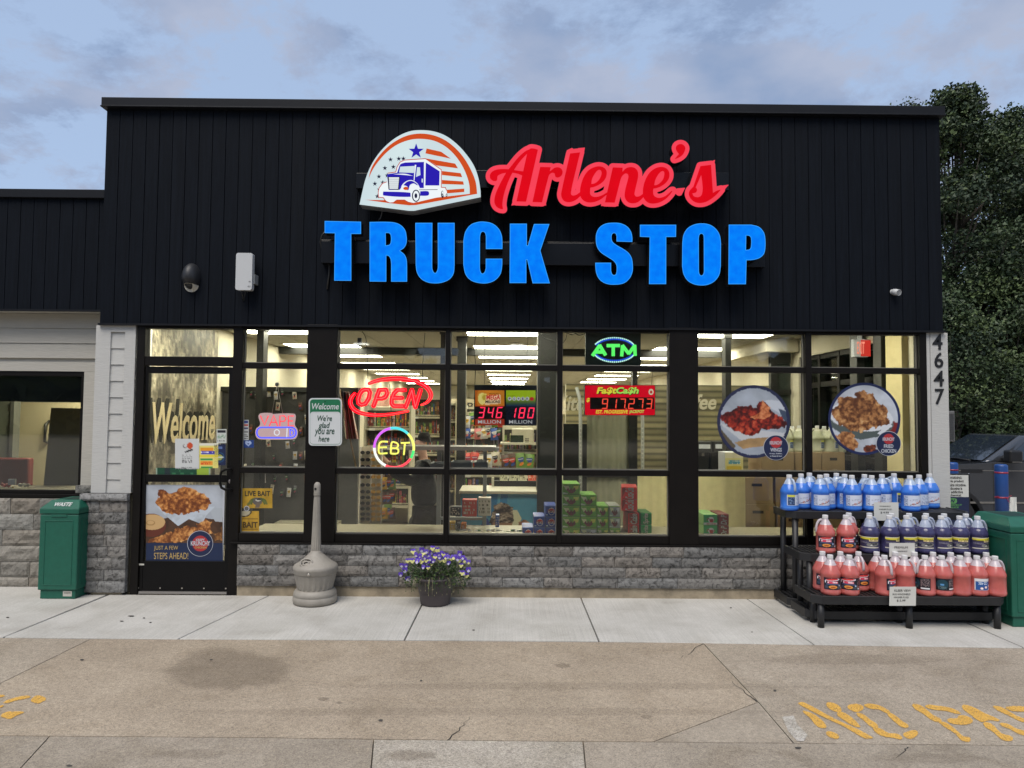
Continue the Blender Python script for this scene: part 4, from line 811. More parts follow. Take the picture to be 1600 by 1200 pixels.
# ================================================================ things standing in front of the shop
m_hdpe = M('green_recycled_plastic', (0.008,0.098,0.062), 0.5, var=.1, vscale=20, bump=.06, bscale=200)
m_hdpe2 = M('dark_green_opening', (0.004,0.03,0.02), 0.6)
def bin_(x0, x1, yf, yb, label, txt=True):
    t = thing('waste_bin', label, 'waste bin', ((x0+x1)/2, (yf+yb)/2, 0))
    t['_s'] = 1
    b = MB(); b.box(x0+.02, x1-.02, yf+.02, yb-.02, 0.0, .085)
    t_b = b.build('base', m_hdpe, t, bevel=.006)
    b = MB(); b.box(x0+.004, x1-.004, yf+.004, yb-.004, .085, .80); bo = b.build('body', m_hdpe, t, bevel=.01)
    b = MB()                                             # raised panel moulding
    for side in (0, 1):
        if side == 0: fr_ = [(x0+.055, x1-.055)]
        pz0, pz1 = .15, .74
    def frm(a, bb, z0, z1, th=.008):
        b.box(a, bb, yf+.0, yf+.005, z0, z0+th); b.box(a, bb, yf+.0, yf+.005, z1-th, z1); b.box(a, a+th, yf+.0, yf+.005, z0+th, z1-th); b.box(bb-th, bb, yf+.0, yf+.005, z0+th, z1-th)
    frm(x0+.05, x1-.05, .13, .745); b.build('panel_moulding', m_hdpe, bo, bevel=.003)
    for xs_ in ((x1-.004, x1+.0005), (x0-.0005, x0+.004)):
        b = MB()
        for zz in (.13, .737): b.box(xs_[0], xs_[1], yf+.06, yb-.06, zz, zz+.008)
        b.box(xs_[0], xs_[1], yf+.06, yf+.068, .138, .737); b.box(xs_[0], xs_[1], yb-.068, yb-.06, .138, .737); b.build('panel_moulding', m_hdpe, bo)
    mid = yf+(yb-yf)*.36; V = MB()
    V.hexa([(x0,yf,.805),(x1,yf,.805),(x1,yb,.805),(x0,yb,.805)], [(x0,yf,.855),(x1,yf,.855),(x1,yb,.855),(x0,yb,.855)])
    V.hexa([(x0,yf,.855),(x1,yf,.855),(x1,yb,.855),(x0,yb,.855)], [(x0+.05,yf+.09,.925),(x1-.05,yf+.09,.925),(x1-.05,yb-.02,.925),(x0+.05,yb-.02,.925)])
    li = V.build('lid', m_hdpe, t, bevel=.006)
    MB().box(x0+.1, x1-.1, yf+.16, yb-.06, .9255, .9265).build('opening', m_hdpe2, li)
    b = MB(); b.box(x0+(x1-x0)*.3, x0+(x1-x0)*.7, yf-.003, yf+.004, .775, .80); b.build('finger_grip', m_hdpe, bo, bevel=.004)
    if txt:
        o = Vector((x0+.11, yf+.02, .872)); u = Vector((x1-x0-.2, 0, 0)); v = Vector((0, .055, .043)); text('WASTE', o+Vector((0,-.0035,.0045)), u, v*.72, M('white_print', (.6,.62,.6), .5), li, bold=.02, thick=.001)
    b = MB(); b.box(x1-.13, x1-.05, yf+.018, yf+.0199, .025, .075); b.build('maker_plate', M('pale_tag', (.5,.48,.42), .5), t_b)
    text('WASTE', (x1-.12, yf+.0175, .05), (.06,0,0), (0,0,.014), M('black_print', (.02,.02,.02), .5), t_b, thick=.0008)
    del t['_s']; bpy.context.view_layer.update(); t.scale = (1, 1, .955); return t
bl_ = G(58.5, 936.5); br_ = G(118.5, 936)
bin_(bl_.x-.012, br_.x+.012, bl_.y, bl_.y+.42, 'green waste bin against the grey block wall left of the door')
rl = G(1584, 981); bin_(rl.x-.01, rl.x+.43, rl.y, rl.y+.5, 'green waste bin right of the washer fluid rack, cut by the frame', False)
# smokers post
sm_ = thing('smokers_post', 'tall grey beige plastic smokers post standing below the welcome sign', 'ashtray', (G(487, 946).x, -.245, 0))
m_sm = M('taupe_plastic', (0.285,0.262,0.225), 0.55, var=.14, vscale=9, bump=.1, bscale=120)
b = MB(); k = .195; b.lathe([(.165,0),(.188,.006),(.195,.03),(.194,.062),(.188,.068),(.188,.074),(.192,.08),(.186,.105),(.172,.122),(.166,.128)], n=40); b.build('foot', m_sm, sm_, local=True)
b = MB(); prof = [(.155,.128),(.16,.14),(.187,.265),(.192,.27)]; n = 44; vv = []
for r, z in prof:
    for i in range(n*2):
        a = math.pi*i/n; g_ = .965 if ((i//2) % 2 and .135 < z < .262) else 1.0; vv.append((r*g_*math.cos(a), r*g_*math.sin(a), z))
q = 2*n; b.add(vv, [(j*q+i, j*q+(i+1)%q, (j+1)*q+(i+1)%q, (j+1)*q+i) for j in range(3) for i in range(q)], 0, False); b.build('bowl', m_sm, sm_, local=True)
b = MB(); b.lathe([(.192,.27),(.197,.276),(.195,.30),(.198,.305),(.197,.325),(.185,.342),(.16,.355),(.118,.385),(.082,.42),(.062,.436),(.05,.45),(.044,.465)], n=40); b.build('hood', m_sm, sm_, local=True)
b = MB(); n = 28; prof = [(.045,.46),(.040,.62),(.034,.80),(.0285,.94),(.027,.955)]; vv = []
for r, z in prof:
    for i in range(n*2):
        a = math.pi*i/n; vv.append((r*(.93 if (i//2) % 2 else 1)*math.cos(a), r*(.93 if (i//2) % 2 else 1)*math.sin(a), z))
q = 2*n; b.add(vv, [(j*q+i, j*q+(i+1)%q, (j+1)*q+(i+1)%q, (j+1)*q+i) for j in range(4) for i in range(q)]); b.build('stem', m_sm, sm_, local=True)
b = MB(); b.lathe([(.030,.955),(.031,.965),(.029,.975),(.031,.98),(.029,.99),(.031,1.035),(.028,1.06),(.016,1.075),(.004,1.08)], n=24); hd = b.build('cap', m_sm, sm_, local=True)
b = MB(); b.lathe([(.011,0),(.011,.004)], n=14); o = b.build('hole', m_dark, hd, local=True); o.location = (-.008,-.0285,1.02); o.rotation_euler = (R_(90),0,0)
b = MB(); b.lathe([(.013,0),(.013,.008),(.009,.012)], n=16); o = b.build('button', M('pale_metal', (.5,.47,.42), .35), sm_, local=True); o.location = (-.008,-.194,.288); o.rotation_euler = (R_(90),0,0)
b = MB(); b.tube([Vector((.052*math.cos(t)-.05, -.125+.02*math.sin(t), .375+.034*math.sin(t))) for t in np.linspace(0, 6.28, 22)], .009, 8, closed=True); b.tube([Vector((.026*math.cos(t)-.05, -.132+.01*math.sin(t), .372+.016*math.sin(t))) for t in np.linspace(0, 6.28, 16)], .008, 8, closed=True); b.build('ring', m_sm, sm_, local=True)
# flower pot
pot = thing('flower_pot', 'dark plastic pot of purple and yellow pansies against the stone base', 'flower pot', (G(679, 946).x, -.262, 0))
m_pot = M('brown_grey_plastic', (0.058,0.047,0.05), 0.5, var=.15, vscale=6)
b = MB(); b.lathe([(.118,0),(.13,.004),(.134,.02),(.145,.10),(.147,.104),(.150,.106),(.158,.165),(.160,.168),(.168,.225),(.178,.226),(.18,.245),(.170,.247),(.162,.215)], n=48); b.build('pot', m_pot, pot, local=True)
MB().lathe([(.16,.208),(.16,.212)], n=28).build('soil', M('potting_soil', (.03,.022,.016), .95), pot, local=True)
rg = random.Random(11)
def leaf(b, p, d, L, wd, mi=0):
    d = d.normalized(); s = d.cross(Vector((rg.uniform(-1,1), rg.uniform(-1,1), rg.uniform(-1,1)))).normalized()*wd; m_ = p+d*L*.5+d.cross(s).normalized()*L*.12
    b.add([p, m_-s, p+d*L, m_+s], [(0,1,2,3)], mi)
fol = MB(); heads = []
for i in range(1150):
    a = rg.uniform(0, 6.283); r = math.sqrt(rg.random())*.27; top = .245+.17*math.sqrt(max(0, 1-(r/.29)**2)); z = rg.uniform(.23 if r < .16 else .17+.05*rg.random(), top)
    p = Vector((r*math.cos(a)*1.08, r*math.sin(a)*.72, z)); leaf(fol, p, Vector((math.cos(a)*.7+rg.uniform(-.6,.6), math.sin(a)*.7+rg.uniform(-.6,.6), rg.uniform(-.5,.8))), rg.uniform(.018,.042), rg.uniform(.004,.009), rg.choice((0,0,1,2)))
for i in range(60):
    a = rg.uniform(3.2, 6.2) if i < 40 else rg.uniform(0, 6.28); r = rg.uniform(.15,.25); p = Vector((r*math.cos(a)*1.1, r*math.sin(a)*.75, .24)); e = p+Vector((math.cos(a)*.03, math.sin(a)*.03, -rg.uniform(.02,.12)))
    fol.tube([p+Vector((0,0,.02)), (p+e)/2+Vector((math.cos(a)*.015, math.sin(a)*.015, .012)), e], .0016, 4, rg.choice((0,3))); leaf(fol, e, Vector((0,0,-1)), .02, .004, rg.choice((0,3)))
fol.build('foliage', [M('pansy_leaf', (.035,.075,.018), .6), M('pansy_leaf_light', (.085,.13,.03), .6), M('pansy_leaf_dark', (.018,.04,.012), .65), M('dry_stalk', (.28,.26,.14), .7)], pot, local=True)
m_pu, m_ye, m_wv = M('purple_petal', (.10,.045,.42), .55, var=.3, vscale=40), M('cream_yellow_petal', (.62,.60,.22), .55), M('pale_lilac_petal', (.50,.46,.66), .55)
def pansy(b, c, fwd, s):
    fwd = fwd.normalized(); u = fwd.cross(Vector((0,0,1))).normalized(); v = u.cross(fwd)
    def petal(cx, cy, rx, ry, mi, dz):
        n = 9; pts = [c+u*(cx+rx*math.cos(t))*s+v*(cy+ry*math.sin(t))*s+fwd*dz*s for t in np.linspace(0, 6.283, n, endpoint=False)]; b.add(pts, [tuple(range(n))], mi)
    k = rg.random(); low = 1 if k < .55 else 2
    petal(-.42,.42,.5,.5,0,-.05); petal(.42,.42,.5,.5,0,0.0); petal(-.5,-.1,.42,.36,low if k < .5 else 0,.05); petal(.5,-.1,.42,.36,low if k < .5 else 0,.07); petal(0,-.5,.5,.46,low,.12); petal(0,-.12,.16,.14,1,.16)
fw_pos = [(455,215),(500,270),(590,190),(660,215),(700,280),(580,280),(780,200),(790,260),(840,210),(865,300),(930,260),(975,270),(990,300),(1085,305),(1185,245),(1230,310),(1255,350),(1170,350),(1150,325),(1320,380),(1320,500),(1290,590),(1250,560),(520,365),(550,350),(605,410),(615,460),(680,400),(740,410),(770,360),(660,350),(945,350),(1010,395),(875,360),(275,430),(345,435),(325,505),(370,640),(260,575),(440,360),(370,360),(1205,430),(1220,550),(720,330),(800,300),(640,310),(900,235),(760,165),(835,185),(480,250),(690,470),(560,300),(1050,330),(620,240),(740,230),(960,310),(1120,300),(530,330),(860,260),(585,370)]
fl_b = MB(); stem = MB()
for i, (x, y) in enumerate(fw_pos):
    yy = -.262-.16*math.sqrt(max(0.05, 1-((x-800)/620)**2))*rg.uniform(.45,1.0) if y > 280 else -.262-rg.uniform(-.05,.12)
    p = P(600+x/10, 840+y/10, yy)-Vector(pot.location); fl_b = MB(); pansy(fl_b, p, Vector((rg.uniform(-.45,.45), -1, rg.uniform(-.15,.45))), rg.uniform(.019,.027)); fl_b.build('flower', [m_pu, m_ye, m_wv], pot, local=True)
    b0 = Vector((p.x*.55, p.y*.5, .25)); stem.tube([b0, (b0+p)/2+Vector((0,0,.02)), p+Vector((0,.004,-.004))], .0018, 4)
stem.build('stems', M('pansy_leaf', (.035,.075,.018), .6), pot, local=True)
# ---------------------------------------------------------------- washer fluid rack
m_rk = M('black_resin', (0.014,0.014,0.015), 0.5, var=.2, vscale=14, bump=.08, bscale=90)
def rack(x0, x1, yf, yb, z, label, shelves, legs_front=True, nleg=3, cham=.07):
    t = thing('display_rack', label, 'shelf', ((x0+x1)/2, (yf+yb)/2, 0)); th = .068
    for k, (zz, y0, y1) in enumerate(shelves):
        b = MB(); b.box(x0+cham, x1-cham, y0, y0+.022, zz-th, zz); b.box(x0+cham, x1-cham, y1-.022, y1, zz-th, zz)
        for xa_, xb_, sgn in ((x0, x0+.022, 1), (x1-.022, x1, -1)): b.box(xa_, xb_, y0+cham, y1-.002, zz-th, zz)
        for xo, sgn in ((x0, 1), (x1, -1)):             # cut corners
            b.slab([(xo, y0+cham), (xo+sgn*cham, y0), (xo+sgn*cham, y0+.022), (xo+sgn*.022, y0+cham)] if sgn > 0 else [(xo, y0+cham), (xo-.022, y0+cham), (xo-cham, y0+.022), (xo-cham, y0)], zz-th+.001, zz-.001)
        x = x0+.05; i = 0
        while x < x1-.05:
            b.box(x, x+.024, y0+.022, y1-.022, zz-.016, zz-.001); x += .040; i += 1
        for yy in np.linspace(y0+.08, y1-.08, 3): b.box(x0+.022, x1-.022, yy, yy+.02, zz-.03, zz-.0165)
        b.build('shelf', m_rk, t, bevel=.003, segs=1)
    ztop = max(s[0] for s in shelves)
    for i in range(nleg):
        x = x0+.075+(x1-x0-.15)*i/(nleg-1)
        for yy, on in ((yf+.045, 1), (yb-.05, 1)):
            b = MB(); b.lathe([(.026,0),(.026,ztop-.069)], (x, yy, 0), 20); b.build('leg', m_rk, t)
    return t
ra, rb_ = G(1207, 935).x+.0, 4.075
rack(ra, rb_+.08, -.40, -.03, .869, 'tall black slatted resin rack at the back under the blue jugs', [(.869,-.40,-.03),(.10,-.42,-.03)])
rack(ra+.0, rb_+.03, -.70, -.405, .552, 'middle black slatted resin rack step carrying the purple jugs', [(.552,-.70,-.28),(.10,-.80,-.425)])
rack(ra-.02, rb_, -.955, -.71, .262, 'low front black slatted resin rack step carrying the pink jugs', [(.262,-.955,-.56)])
# jugs
def plastic(name, rgb, tr=.25):
    m = bpy.data.materials.new(name); m.use_nodes = True; t = m.node_tree; b = t.nodes['Principled BSDF']; b.inputs['Base Color'].default_value = (*rgb, 1); b.inputs['Roughness'].default_value = .22; b.inputs['Subsurface Weight'].default_value = .55; b.inputs['Subsurface Radius'].default_value = (1,1,1); b.inputs['Subsurface Scale'].default_value = .05; b.inputs['Coat Weight'].default_value = .3; b.inputs['Coat Roughness'].default_value = .12
    o = t.nodes['Material Output']; tl = N(t, 'ShaderNodeBsdfTranslucent'); tl.inputs[0].default_value = (*[min(1, c*1.25) for c in rgb], 1); mx = N(t, 'ShaderNodeMixShader'); mx.inputs[0].default_value = tr
    n = N(t, 'ShaderNodeTexNoise'); n.inputs['Scale'].default_value = 18; c = N(t, 'ShaderNodeTexCoord'); r = N(t, 'ShaderNodeValToRGB'); e = r.color_ramp.elements; e[0].position = .3; e[1].position = .7; e[0].color = (*[x*.88 for x in rgb], 1); e[1].color = (*[min(1, x*1.1) for x in rgb], 1)
    t.links.new(c.outputs['Object'], n.inputs['Vector']); t.links.new(n.outputs['Fac'], r.inputs[0]); t.links.new(r.outputs[0], b.inputs['Base Color'])
    t.links.new(b.outputs[0], mx.inputs[1]); t.links.new(tl.outputs[0], mx.inputs[2]); t.links.new(mx.outputs[0], o.inputs[0]); return m
m_cap = M('white_cap', (.66,.66,.66), .4)
PL = {'blue': (plastic('blue_fluid_plastic', (.06,.235,.74)), plastic('clear_plastic_bluish', (.50,.60,.74))),
      'pink': (plastic('pink_fluid_plastic', (.62,.165,.145)), plastic('clear_plastic_pinkish', (.64,.58,.61))),
      'purple': (plastic('purple_fluid_plastic', (.060,.055,.145)), plastic('clear_plastic_greyish', (.46,.51,.62)))}
JH, JR = .315, .079
def jug_mesh(col, fill=.235, hang=0.0):
    b = MB(); prof = [(.066,0),(.075,.004),(JR,.016),(JR,.03),(.0765,.033),(.0765,.150),(JR,.154),(JR,.168),(.0775,.176),(.068,.197),(.0555,.222),(.048,fill),(.048-.0003,fill+.0005),(.036,.258),(.0245,.278),(.021,.284),(.021,.290)]
    mis = [0]*11+[1]*6; n = 28; sx = []
    b.lathe(prof, (0,0,0), n, mis=mis)
    b.tube([(.018,0,.272),(.035,0,.276),(.052,0,.268),(.066,0,.245),(.074,0,.215),(.0755,0,.180),(.070,0,.170)], [.009,.010,.0105,.0105,.0105,.011,.010], 10, 1)
    return b
def cap_mesh():
    b = MB(); n = 30; vv = []; prof = [(.0235,.287),(.0235,.3115),(.0215,.315),(0.001,.315)]
    for j, (r, z) in enumerate(prof):
        for i in range(n*2):
            a = math.pi*i/n; g_ = .96 if (i % 2 and j < 2) else 1; vv.append((r*g_*math.cos(a), r*g_*math.sin(a), z))
    q = 2*n; b.add(vv, [(j*q+i, j*q+(i+1)%q, (j+1)*q+(i+1)%q, (j+1)*q+i) for j in range(3) for i in range(q)]); return b
def scribble(a, x0, y0, x1, y1, col, seed, rows=4, dens=.62):   # rows of small printed words too small to read
    r = random.Random(seed); h = (y1-y0)/rows
    for k in range(rows):
        x = x0
        while x < x1:
            wd = r.uniform(.02,.07); 
            if r.random() < dens: rect(a, x, y0+k*h+h*.15, min(x1, x+wd), y0+k*h+h*.75, col)
            x += wd+.02
def label_art(kind):
    if kind == 'blue_front':
        a = canvas(64, 44, (205,212,226)); rect(a,0,0,.22,1,(188,198,218)); scribble(a,.02,.06,.2,.94,(90,105,140),1,9,.7); scribble(a,.3,.34,.72,.55,(60,70,110),2,3,.75)
        for cx, cy, r_ in ((.46,.82,.085),(.66,.68,.09),(.86,.56,.095)): ell(a,cx,cy,r_*.72,r_*1.15,(190,70,60)); ell(a,cx,cy,r_*.5,r_*.8,(235,225,220))
        for s_ in ((.3,.92,.5,.8),(.5,.86,.7,.7),(.7,.72,.9,.54)): m = polym(a, [(s_[0],s_[1]-.03),(s_[2],s_[3]-.03),(s_[2],s_[3]+.03),(s_[0],s_[1]+.03)]); paint(a, m & (a.sum(2) > 1.9), (60,40,60))
        a[:] = np.where((noise2(44,64,9,4)[...,None] > .72) & (uv(a)[1][...,None] > .72), a*.65, a); return a
    if kind == 'blue_back':
        a = canvas(64, 44, (196,206,222)); rect(a,.02,.02,.42,.2,(205,205,70)); rect(a,.04,.22,.4,.96,(28,52,96)); scribble(a,.07,.3,.37,.9,(120,150,190),3,7,.6); scribble(a,.5,.08,.96,.94,(110,130,175),4,9,.6); return a
    if kind == 'bug':
        a = canvas(64, 50, (16,20,36)); m = ell(a,.42,.16,.34,.11,None,-.12); paint(a,m,(225,225,235)); m = ell(a,.40,.14,.3,.085,None,-.12); paint(a,m,(205,60,60))
        rect(a,.16,.30,.66,.48,(214,70,96)); scribble(a,.18,.31,.64,.47,(240,236,240),5,1,.8); rect(a,.1,.5,.74,.6,(70,86,120)); ell(a,.42,.78,.19,.14,(228,150,70)); ell(a,.42,.8,.12,.07,(170,84,34))
        rect(a,.05,.24,.1,.44,(225,225,235)); rect(a,.05,.66,.2,.9,(60,70,90)); rect(a,.7,.6,.78,.72,(170,190,220)); rect(a,.62,.76,.8,.92,(70,76,84)); scribble(a,.84,.06,.98,.94,(150,110,110),6,11,.7); rect(a,.86,.84,.97,.95,(220,220,222)); return a
    if kind == 'bug_back':
        a = canvas(64, 50, (18,20,30)); m = ell(a,.28,.5,.26,.42); paint(a,m,(24,62,76)); rect(a,.2,.44,.36,.58,(90,150,200)); scribble(a,.12,.66,.46,.9,(110,130,130),7,4,.7); scribble(a,.58,.06,.96,.72,(150,130,130),8,9,.75); rect(a,.58,.8,.96,.93,(222,222,224)); return a
    if kind == 'deice':
        a = canvas(64, 50, (62,58,92)); rect(a,0,0,1,.08,(206,202,182)); m = polym(a, [(0,.08),(1,.05),(1,.24),(.55,.27),(0,.2)]); paint(a,m,(216,206,62)); rect(a,.05,.24,.5,.34,(70,66,40)); scribble(a,.56,.12,.96,.26,(70,66,40),9,2,.9); rect(a,.52,.28,.98,.4,(222,206,150)); scribble(a,.54,.29,.96,.39,(120,96,80),10,1,.6)
        rect(a,.06,.46,.5,.6,(96,92,110)); scribble(a,.06,.46,.5,.6,(140,138,150),11,3,.6); m = ell(a,.7,.68,.3,.18,None,-.25); paint(a,m,(128,128,124)); m = ell(a,.74,.64,.2,.1,None,-.3); paint(a,m,(66,70,76)); ell(a,.62,.72,.05,.06,(210,212,206)); a[:] = np.where((noise2(50,64,12,5)[...,None] > .66) & (uv(a)[1][...,None] > .5), a*.7, a)
        rect(a,0,.9,1,1,(208,204,190)); return a
    if kind == 'view':
        a = canvas(60, 40, (214,214,216)); rect(a,.05,.24,.96,.98,(36,84,150)); m = polym(a, [(.6,1),(1,.55),(1,1)]); paint(a,m,(206,212,220)); scribble(a,.16,.28,.62,.52,(225,232,240),12,3,.75)
        for cx, cy in ((.3,.84),(.5,.74),(.72,.64)): ell(a,cx,cy,.07,.11,(230,190,180)); ell(a,cx,cy,.045,.075,(244,236,232))
        return a
LAB = {}
def lab(parent, kind, ang0, ang1, z0, z1, tip=None):
    if kind not in LAB:
        r = .0775
        a = label_art(kind); o = printed('label', a, lambda u, v: (r*math.sin(ang0+(ang1-ang0)*u), -r*math.cos(ang0+(ang1-ang0)*u), z0+(z1-z0)*v), parent, True, smooth=True); LAB[kind] = o.data
        return o
    o = bpy.data.objects.new('label', LAB[kind]); COL.objects.link(o); o.parent = parent; return o
BODY = {}; CAPM = None; JRG = random.Random(21)
def jug(col, kind, x, y, z, label, group, hand, labrot=0.0):
    """hand: direction of the handle in degrees (0 = to the right, -90 = to the viewer); labrot turns the label about the jug"""
    global CAPM
    t = thing('washer_fluid_jug', label, 'jug', (x+JRG.uniform(-.004,.004), y+JRG.uniform(-.006,.006), z), 0, group); t.rotation_euler = (R_(JRG.uniform(-.8,.8)), R_(JRG.uniform(-.9,.9)), R_(JRG.uniform(-5,5)))
    if col not in BODY:
        o = jug_mesh(col, {'blue': .232, 'pink': .236, 'purple': .222}[col]).build('body', list(PL[col]), t, True); BODY[col] = o.data
    else: o = bpy.data.objects.new('body', BODY[col]); COL.objects.link(o); o.parent = t
    o.rotation_euler = (0, 0, R_(hand))
    if CAPM is None: c_ = cap_mesh().build('cap', m_cap, t, True); CAPM = c_.data
    else: c_ = bpy.data.objects.new('cap', CAPM); COL.objects.link(c_); c_.parent = t
    if kind:
        l = lab(t, kind, R_(-64), R_(64), .048 if kind != 'view' else .05, .142); l.rotation_euler = (0, 0, R_(labrot))
    if kind in ('blue_front',): pass
    return t
ORD = ['first','second','third','fourth','fifth','sixth','seventh','eighth','ninth','tenth']
def row(px_list, cap_y, Y, z, col, group, where):
    n = len(px_list)
    for i, (px, kind, hand, lr) in enumerate(px_list):
        x = P(px, cap_y, Y)[0]
        pos = ('leftmost' if i == 0 else 'rightmost' if i == n-1 else ORD[i]+' from left')
        jug(col, kind, x, Y, z, f'{"clear blue" if col == "blue" else "pink" if col == "pink" else "dark purple"} fluid jug, {pos} in the {where}', group, hand, lr)
g1, g2, g3 = 'blue washer fluid jugs on the top step', 'jugs on the middle step', 'pink washer fluid jugs on the bottom step'
zt1, zt2, zt3 = .870, .553, .263
row([(1233.7,'blue_back',-70,30),(1281,'blue_front',10,0),(1332,'blue_front',80,-5),(1361.5,'blue_front',150,-3),(1422,'blue_front',100,-8)], 741, -.315, zt1, 'blue', g1, 'front row of the top step')
row([(1253,'blue_front',60,-5),(1292,'blue_back',10,-20),(1319,'blue_front',150,10),(1349,'blue_back',-60,-40),(1378,'blue_front',-30,30),(1434,'blue_back',90,-10)], 740.5, -.20, zt1, 'blue', g1, 'middle row of the top step')
row([(1264,'blue_front',20,0),(1306,'blue_front',-20,8),(1397,'blue_back',120,50),(1453,'blue_front',60,-14)], 738, -.075, zt1, 'blue', g1, 'back row of the top step')
row([(1288.8,'bug',178,-4),(1322.5,'bug',35,4)], 804, -.62, zt2, 'pink', g2, 'front of the middle step left of the purple jugs')
row([(1358.5,'deice',25,-38),(1388.5,'deice',20,12),(1418,'deice',20,14),(1445,'deice',10,-40),(1471.5,'deice',15,10),(1499,'deice',25,-40),(1527,'deice',5,0)], 804.5, -.62, zt2, 'purple', g2, 'front row of the middle step')
row([(1325.5,'bug',20,0)], 801, -.475, zt2, 'pink', g2, 'back row of the middle step')
row([(1358.8,'deice',10,0),(1391,'deice',0,0),(1420,'deice',0,20),(1447.8,'deice',5,0),(1475.5,'deice',10,0),(1508.5,'deice',-75,0)], 801.5, -.475, zt2, 'purple', g2, 'back row of the middle step')
row([(1297.5,'bug',50,-2),(1325.5,'bug',20,-22),(1381.5,'bug',-80,42),(1413.5,'bug',-20,170),(1445,'bug_back',-165,-62),(1471.5,'bug_back',-15,-4),(1500,None,90,0),(1526,'view',10,12),(1554.5,None,8,0)], 865.5, -.872, zt3, 'pink', g3, 'front row of the bottom step')
row([(1285.8,'bug',60,0),(1313.8,'bug',30,0),(1341.5,'bug',-85,20),(1369.5,'bug',-80,60),(1398,'bug',-30,180),(1428,'bug',90,180),(1457,'bug',-60,180),(1484.5,'bug',5,180),(1512,'bug',90,180),(1541,'bug',5,180)], 860, -.728, zt3, 'pink', g3, 'back row of the bottom step')
# lettering on the front labels of the nearest jugs
m_ink = M('black_print', (.02,.02,.02), .5)
# price cards
m_card = M('white_card', (.60,.60,.56), .55)
def card(x0, y0, x1, y1, Y, lines, label, tilt=.0):
    t = thing('price_card', label, 'price card', P((x0+x1)/2, y1, Y)); a, b_, c_ = P(x0, y1, Y), P(x1, y1, Y), P(x0, y0, Y); c_ = c_+Vector((0, tilt, 0))
    n = (b_-a).cross(c_-a).normalized()
    mesh_obj('card', [a, b_, b_+(c_-a), c_, a-n*.002, b_-n*.002, b_+(c_-a)-n*.002, c_-n*.002], [(0,1,2,3),(7,6,5,4),(0,4,5,1),(1,5,6,2),(2,6,7,3),(3,7,4,0)], m_card, t)
    for s, u0, u1, v0, v1 in lines: text(s, a+(b_-a)*u0+(c_-a)*v0+n*.0008, (b_-a)*(u1-u0), (c_-a)*(v1-v0), m_ink, t, thick=.0006)
    return t
card(1365.5, 785, 1404, 813.5, -.41, [('WINDSHIELD',.22,.68,.76,.82),('WASHER FLUID',.2,.72,.58,.66),('$ 4.99',.27,.6,.38,.5)], 'white price card clipped to the edge of the top rack step')
card(1389.5, 848.5, 1429.5, 870, -.712, [('PREMIUM',.2,.72,.6,.76),('WINDSHIELD',.32,.7,.36,.45)], 'white price card clipped to the edge of the middle rack step')
card(1389.5, 916.5, 1431, 946.5, -.975, [('KLEER VIEW',.18,.8,.74,.86),('BUG WINDSHIELD',.12,.78,.56,.65),('WASHER FLUID',.16,.72,.40,.49),('$ 5.99',.28,.6,.2,.33)], 'white price card on the front edge of the lowest step', -.006)
# welcome sign on the dark post
ws = thing('welcome_sign', 'green and white welcome sign on the dark post between windows', 'sign', P(508, 660, -.05))
Yw = -.05; q = np.array(rrect(482.3, 622, 534.2, 696.4, 6)); wall_obj('plate', [q], Yw, .004, M('sign_white', (.60,.62,.62), .4), ws)
wall_obj('green_border', [np.array(rrect(484.3,624,532.2,694.4,5)), np.array(rrect(485.6,643.5,530.9,693,4))], Yw-.001, .001, M('sign_green', (.012,.15,.065), .4), ws)
wall_obj('green_border', [np.array(rrect(484.6,643.4,531.9,693.8,4.6)), np.array(rrect(486.4,644,530.1,692.4,4))], Yw-.0012, .0008, M('sign_white', (.6,.62,.62), .4), ws)
mgr = M('sign_green_ink', (.008,.06,.035), .5)
wtext('Welcome', 487.3, 630, 529.4, 639.8, Yw-.0022, M('sign_white', (.6,.62,.62), .4), ws, bold=.012, shear=.22, thick=.0006)
for s, x0, y0, x1, y1 in (("We're",496,648.8,518.8,658),('glad',497.5,660,515.6,671.5),('you are',491.5,671,522.6,682),('here',497.6,681,514.6,690)): wtext(s, x0, y0, x1, y1, Yw-.0015, mgr, ws, bold=.012, shear=.22, thick=.0006)
b = MB()
for y in (627.5, 689.5):
    c_ = P(508, y, Yw-.001); b.box(c_.x-.004, c_.x+.004, Yw-.005, Yw-.0012, c_.z-.004, c_.z+.004)
b.build('bolt', m_dark, ws)
# electric meter box and pipe on the right side wall
eb = thing('louvred_box', 'slim grey louvred box on the side wall right of the address pier', 'utility box', (XR+.07, .6, 1.6))
p0, p1 = P(1483, 642, .55), P(1491, 690, .55); b = MB(); b.box(XR+.031, p1.x+.01, .55, .95, p1.z, p0.z); o = b.build('case', M('mid_grey_metal', (.16,.155,.15), .5), eb, bevel=.006)
b = MB()
for k in range(16): z = p1.z+.02+(p0.z-p1.z-.04)*k/16; b.box(XR+.05, p1.x, .543, .5495, z, z+.008)
b.build('louvre', M('dark_grey_metal', (.09,.09,.09), .5), eb)
dp = thing('downpipe', 'white pipe stub fixed to the side wall below the louvred box', 'pipe', (XR+.05, .5, 1.3)); a_, c_ = P(1484.5, 697, .5), P(1484.5, 722, .5)
MB().tube([(XR+.055, .5, c_.z-.5), (XR+.055, .5, a_.z)], .02, 12).build('pipe', m_white, dp)
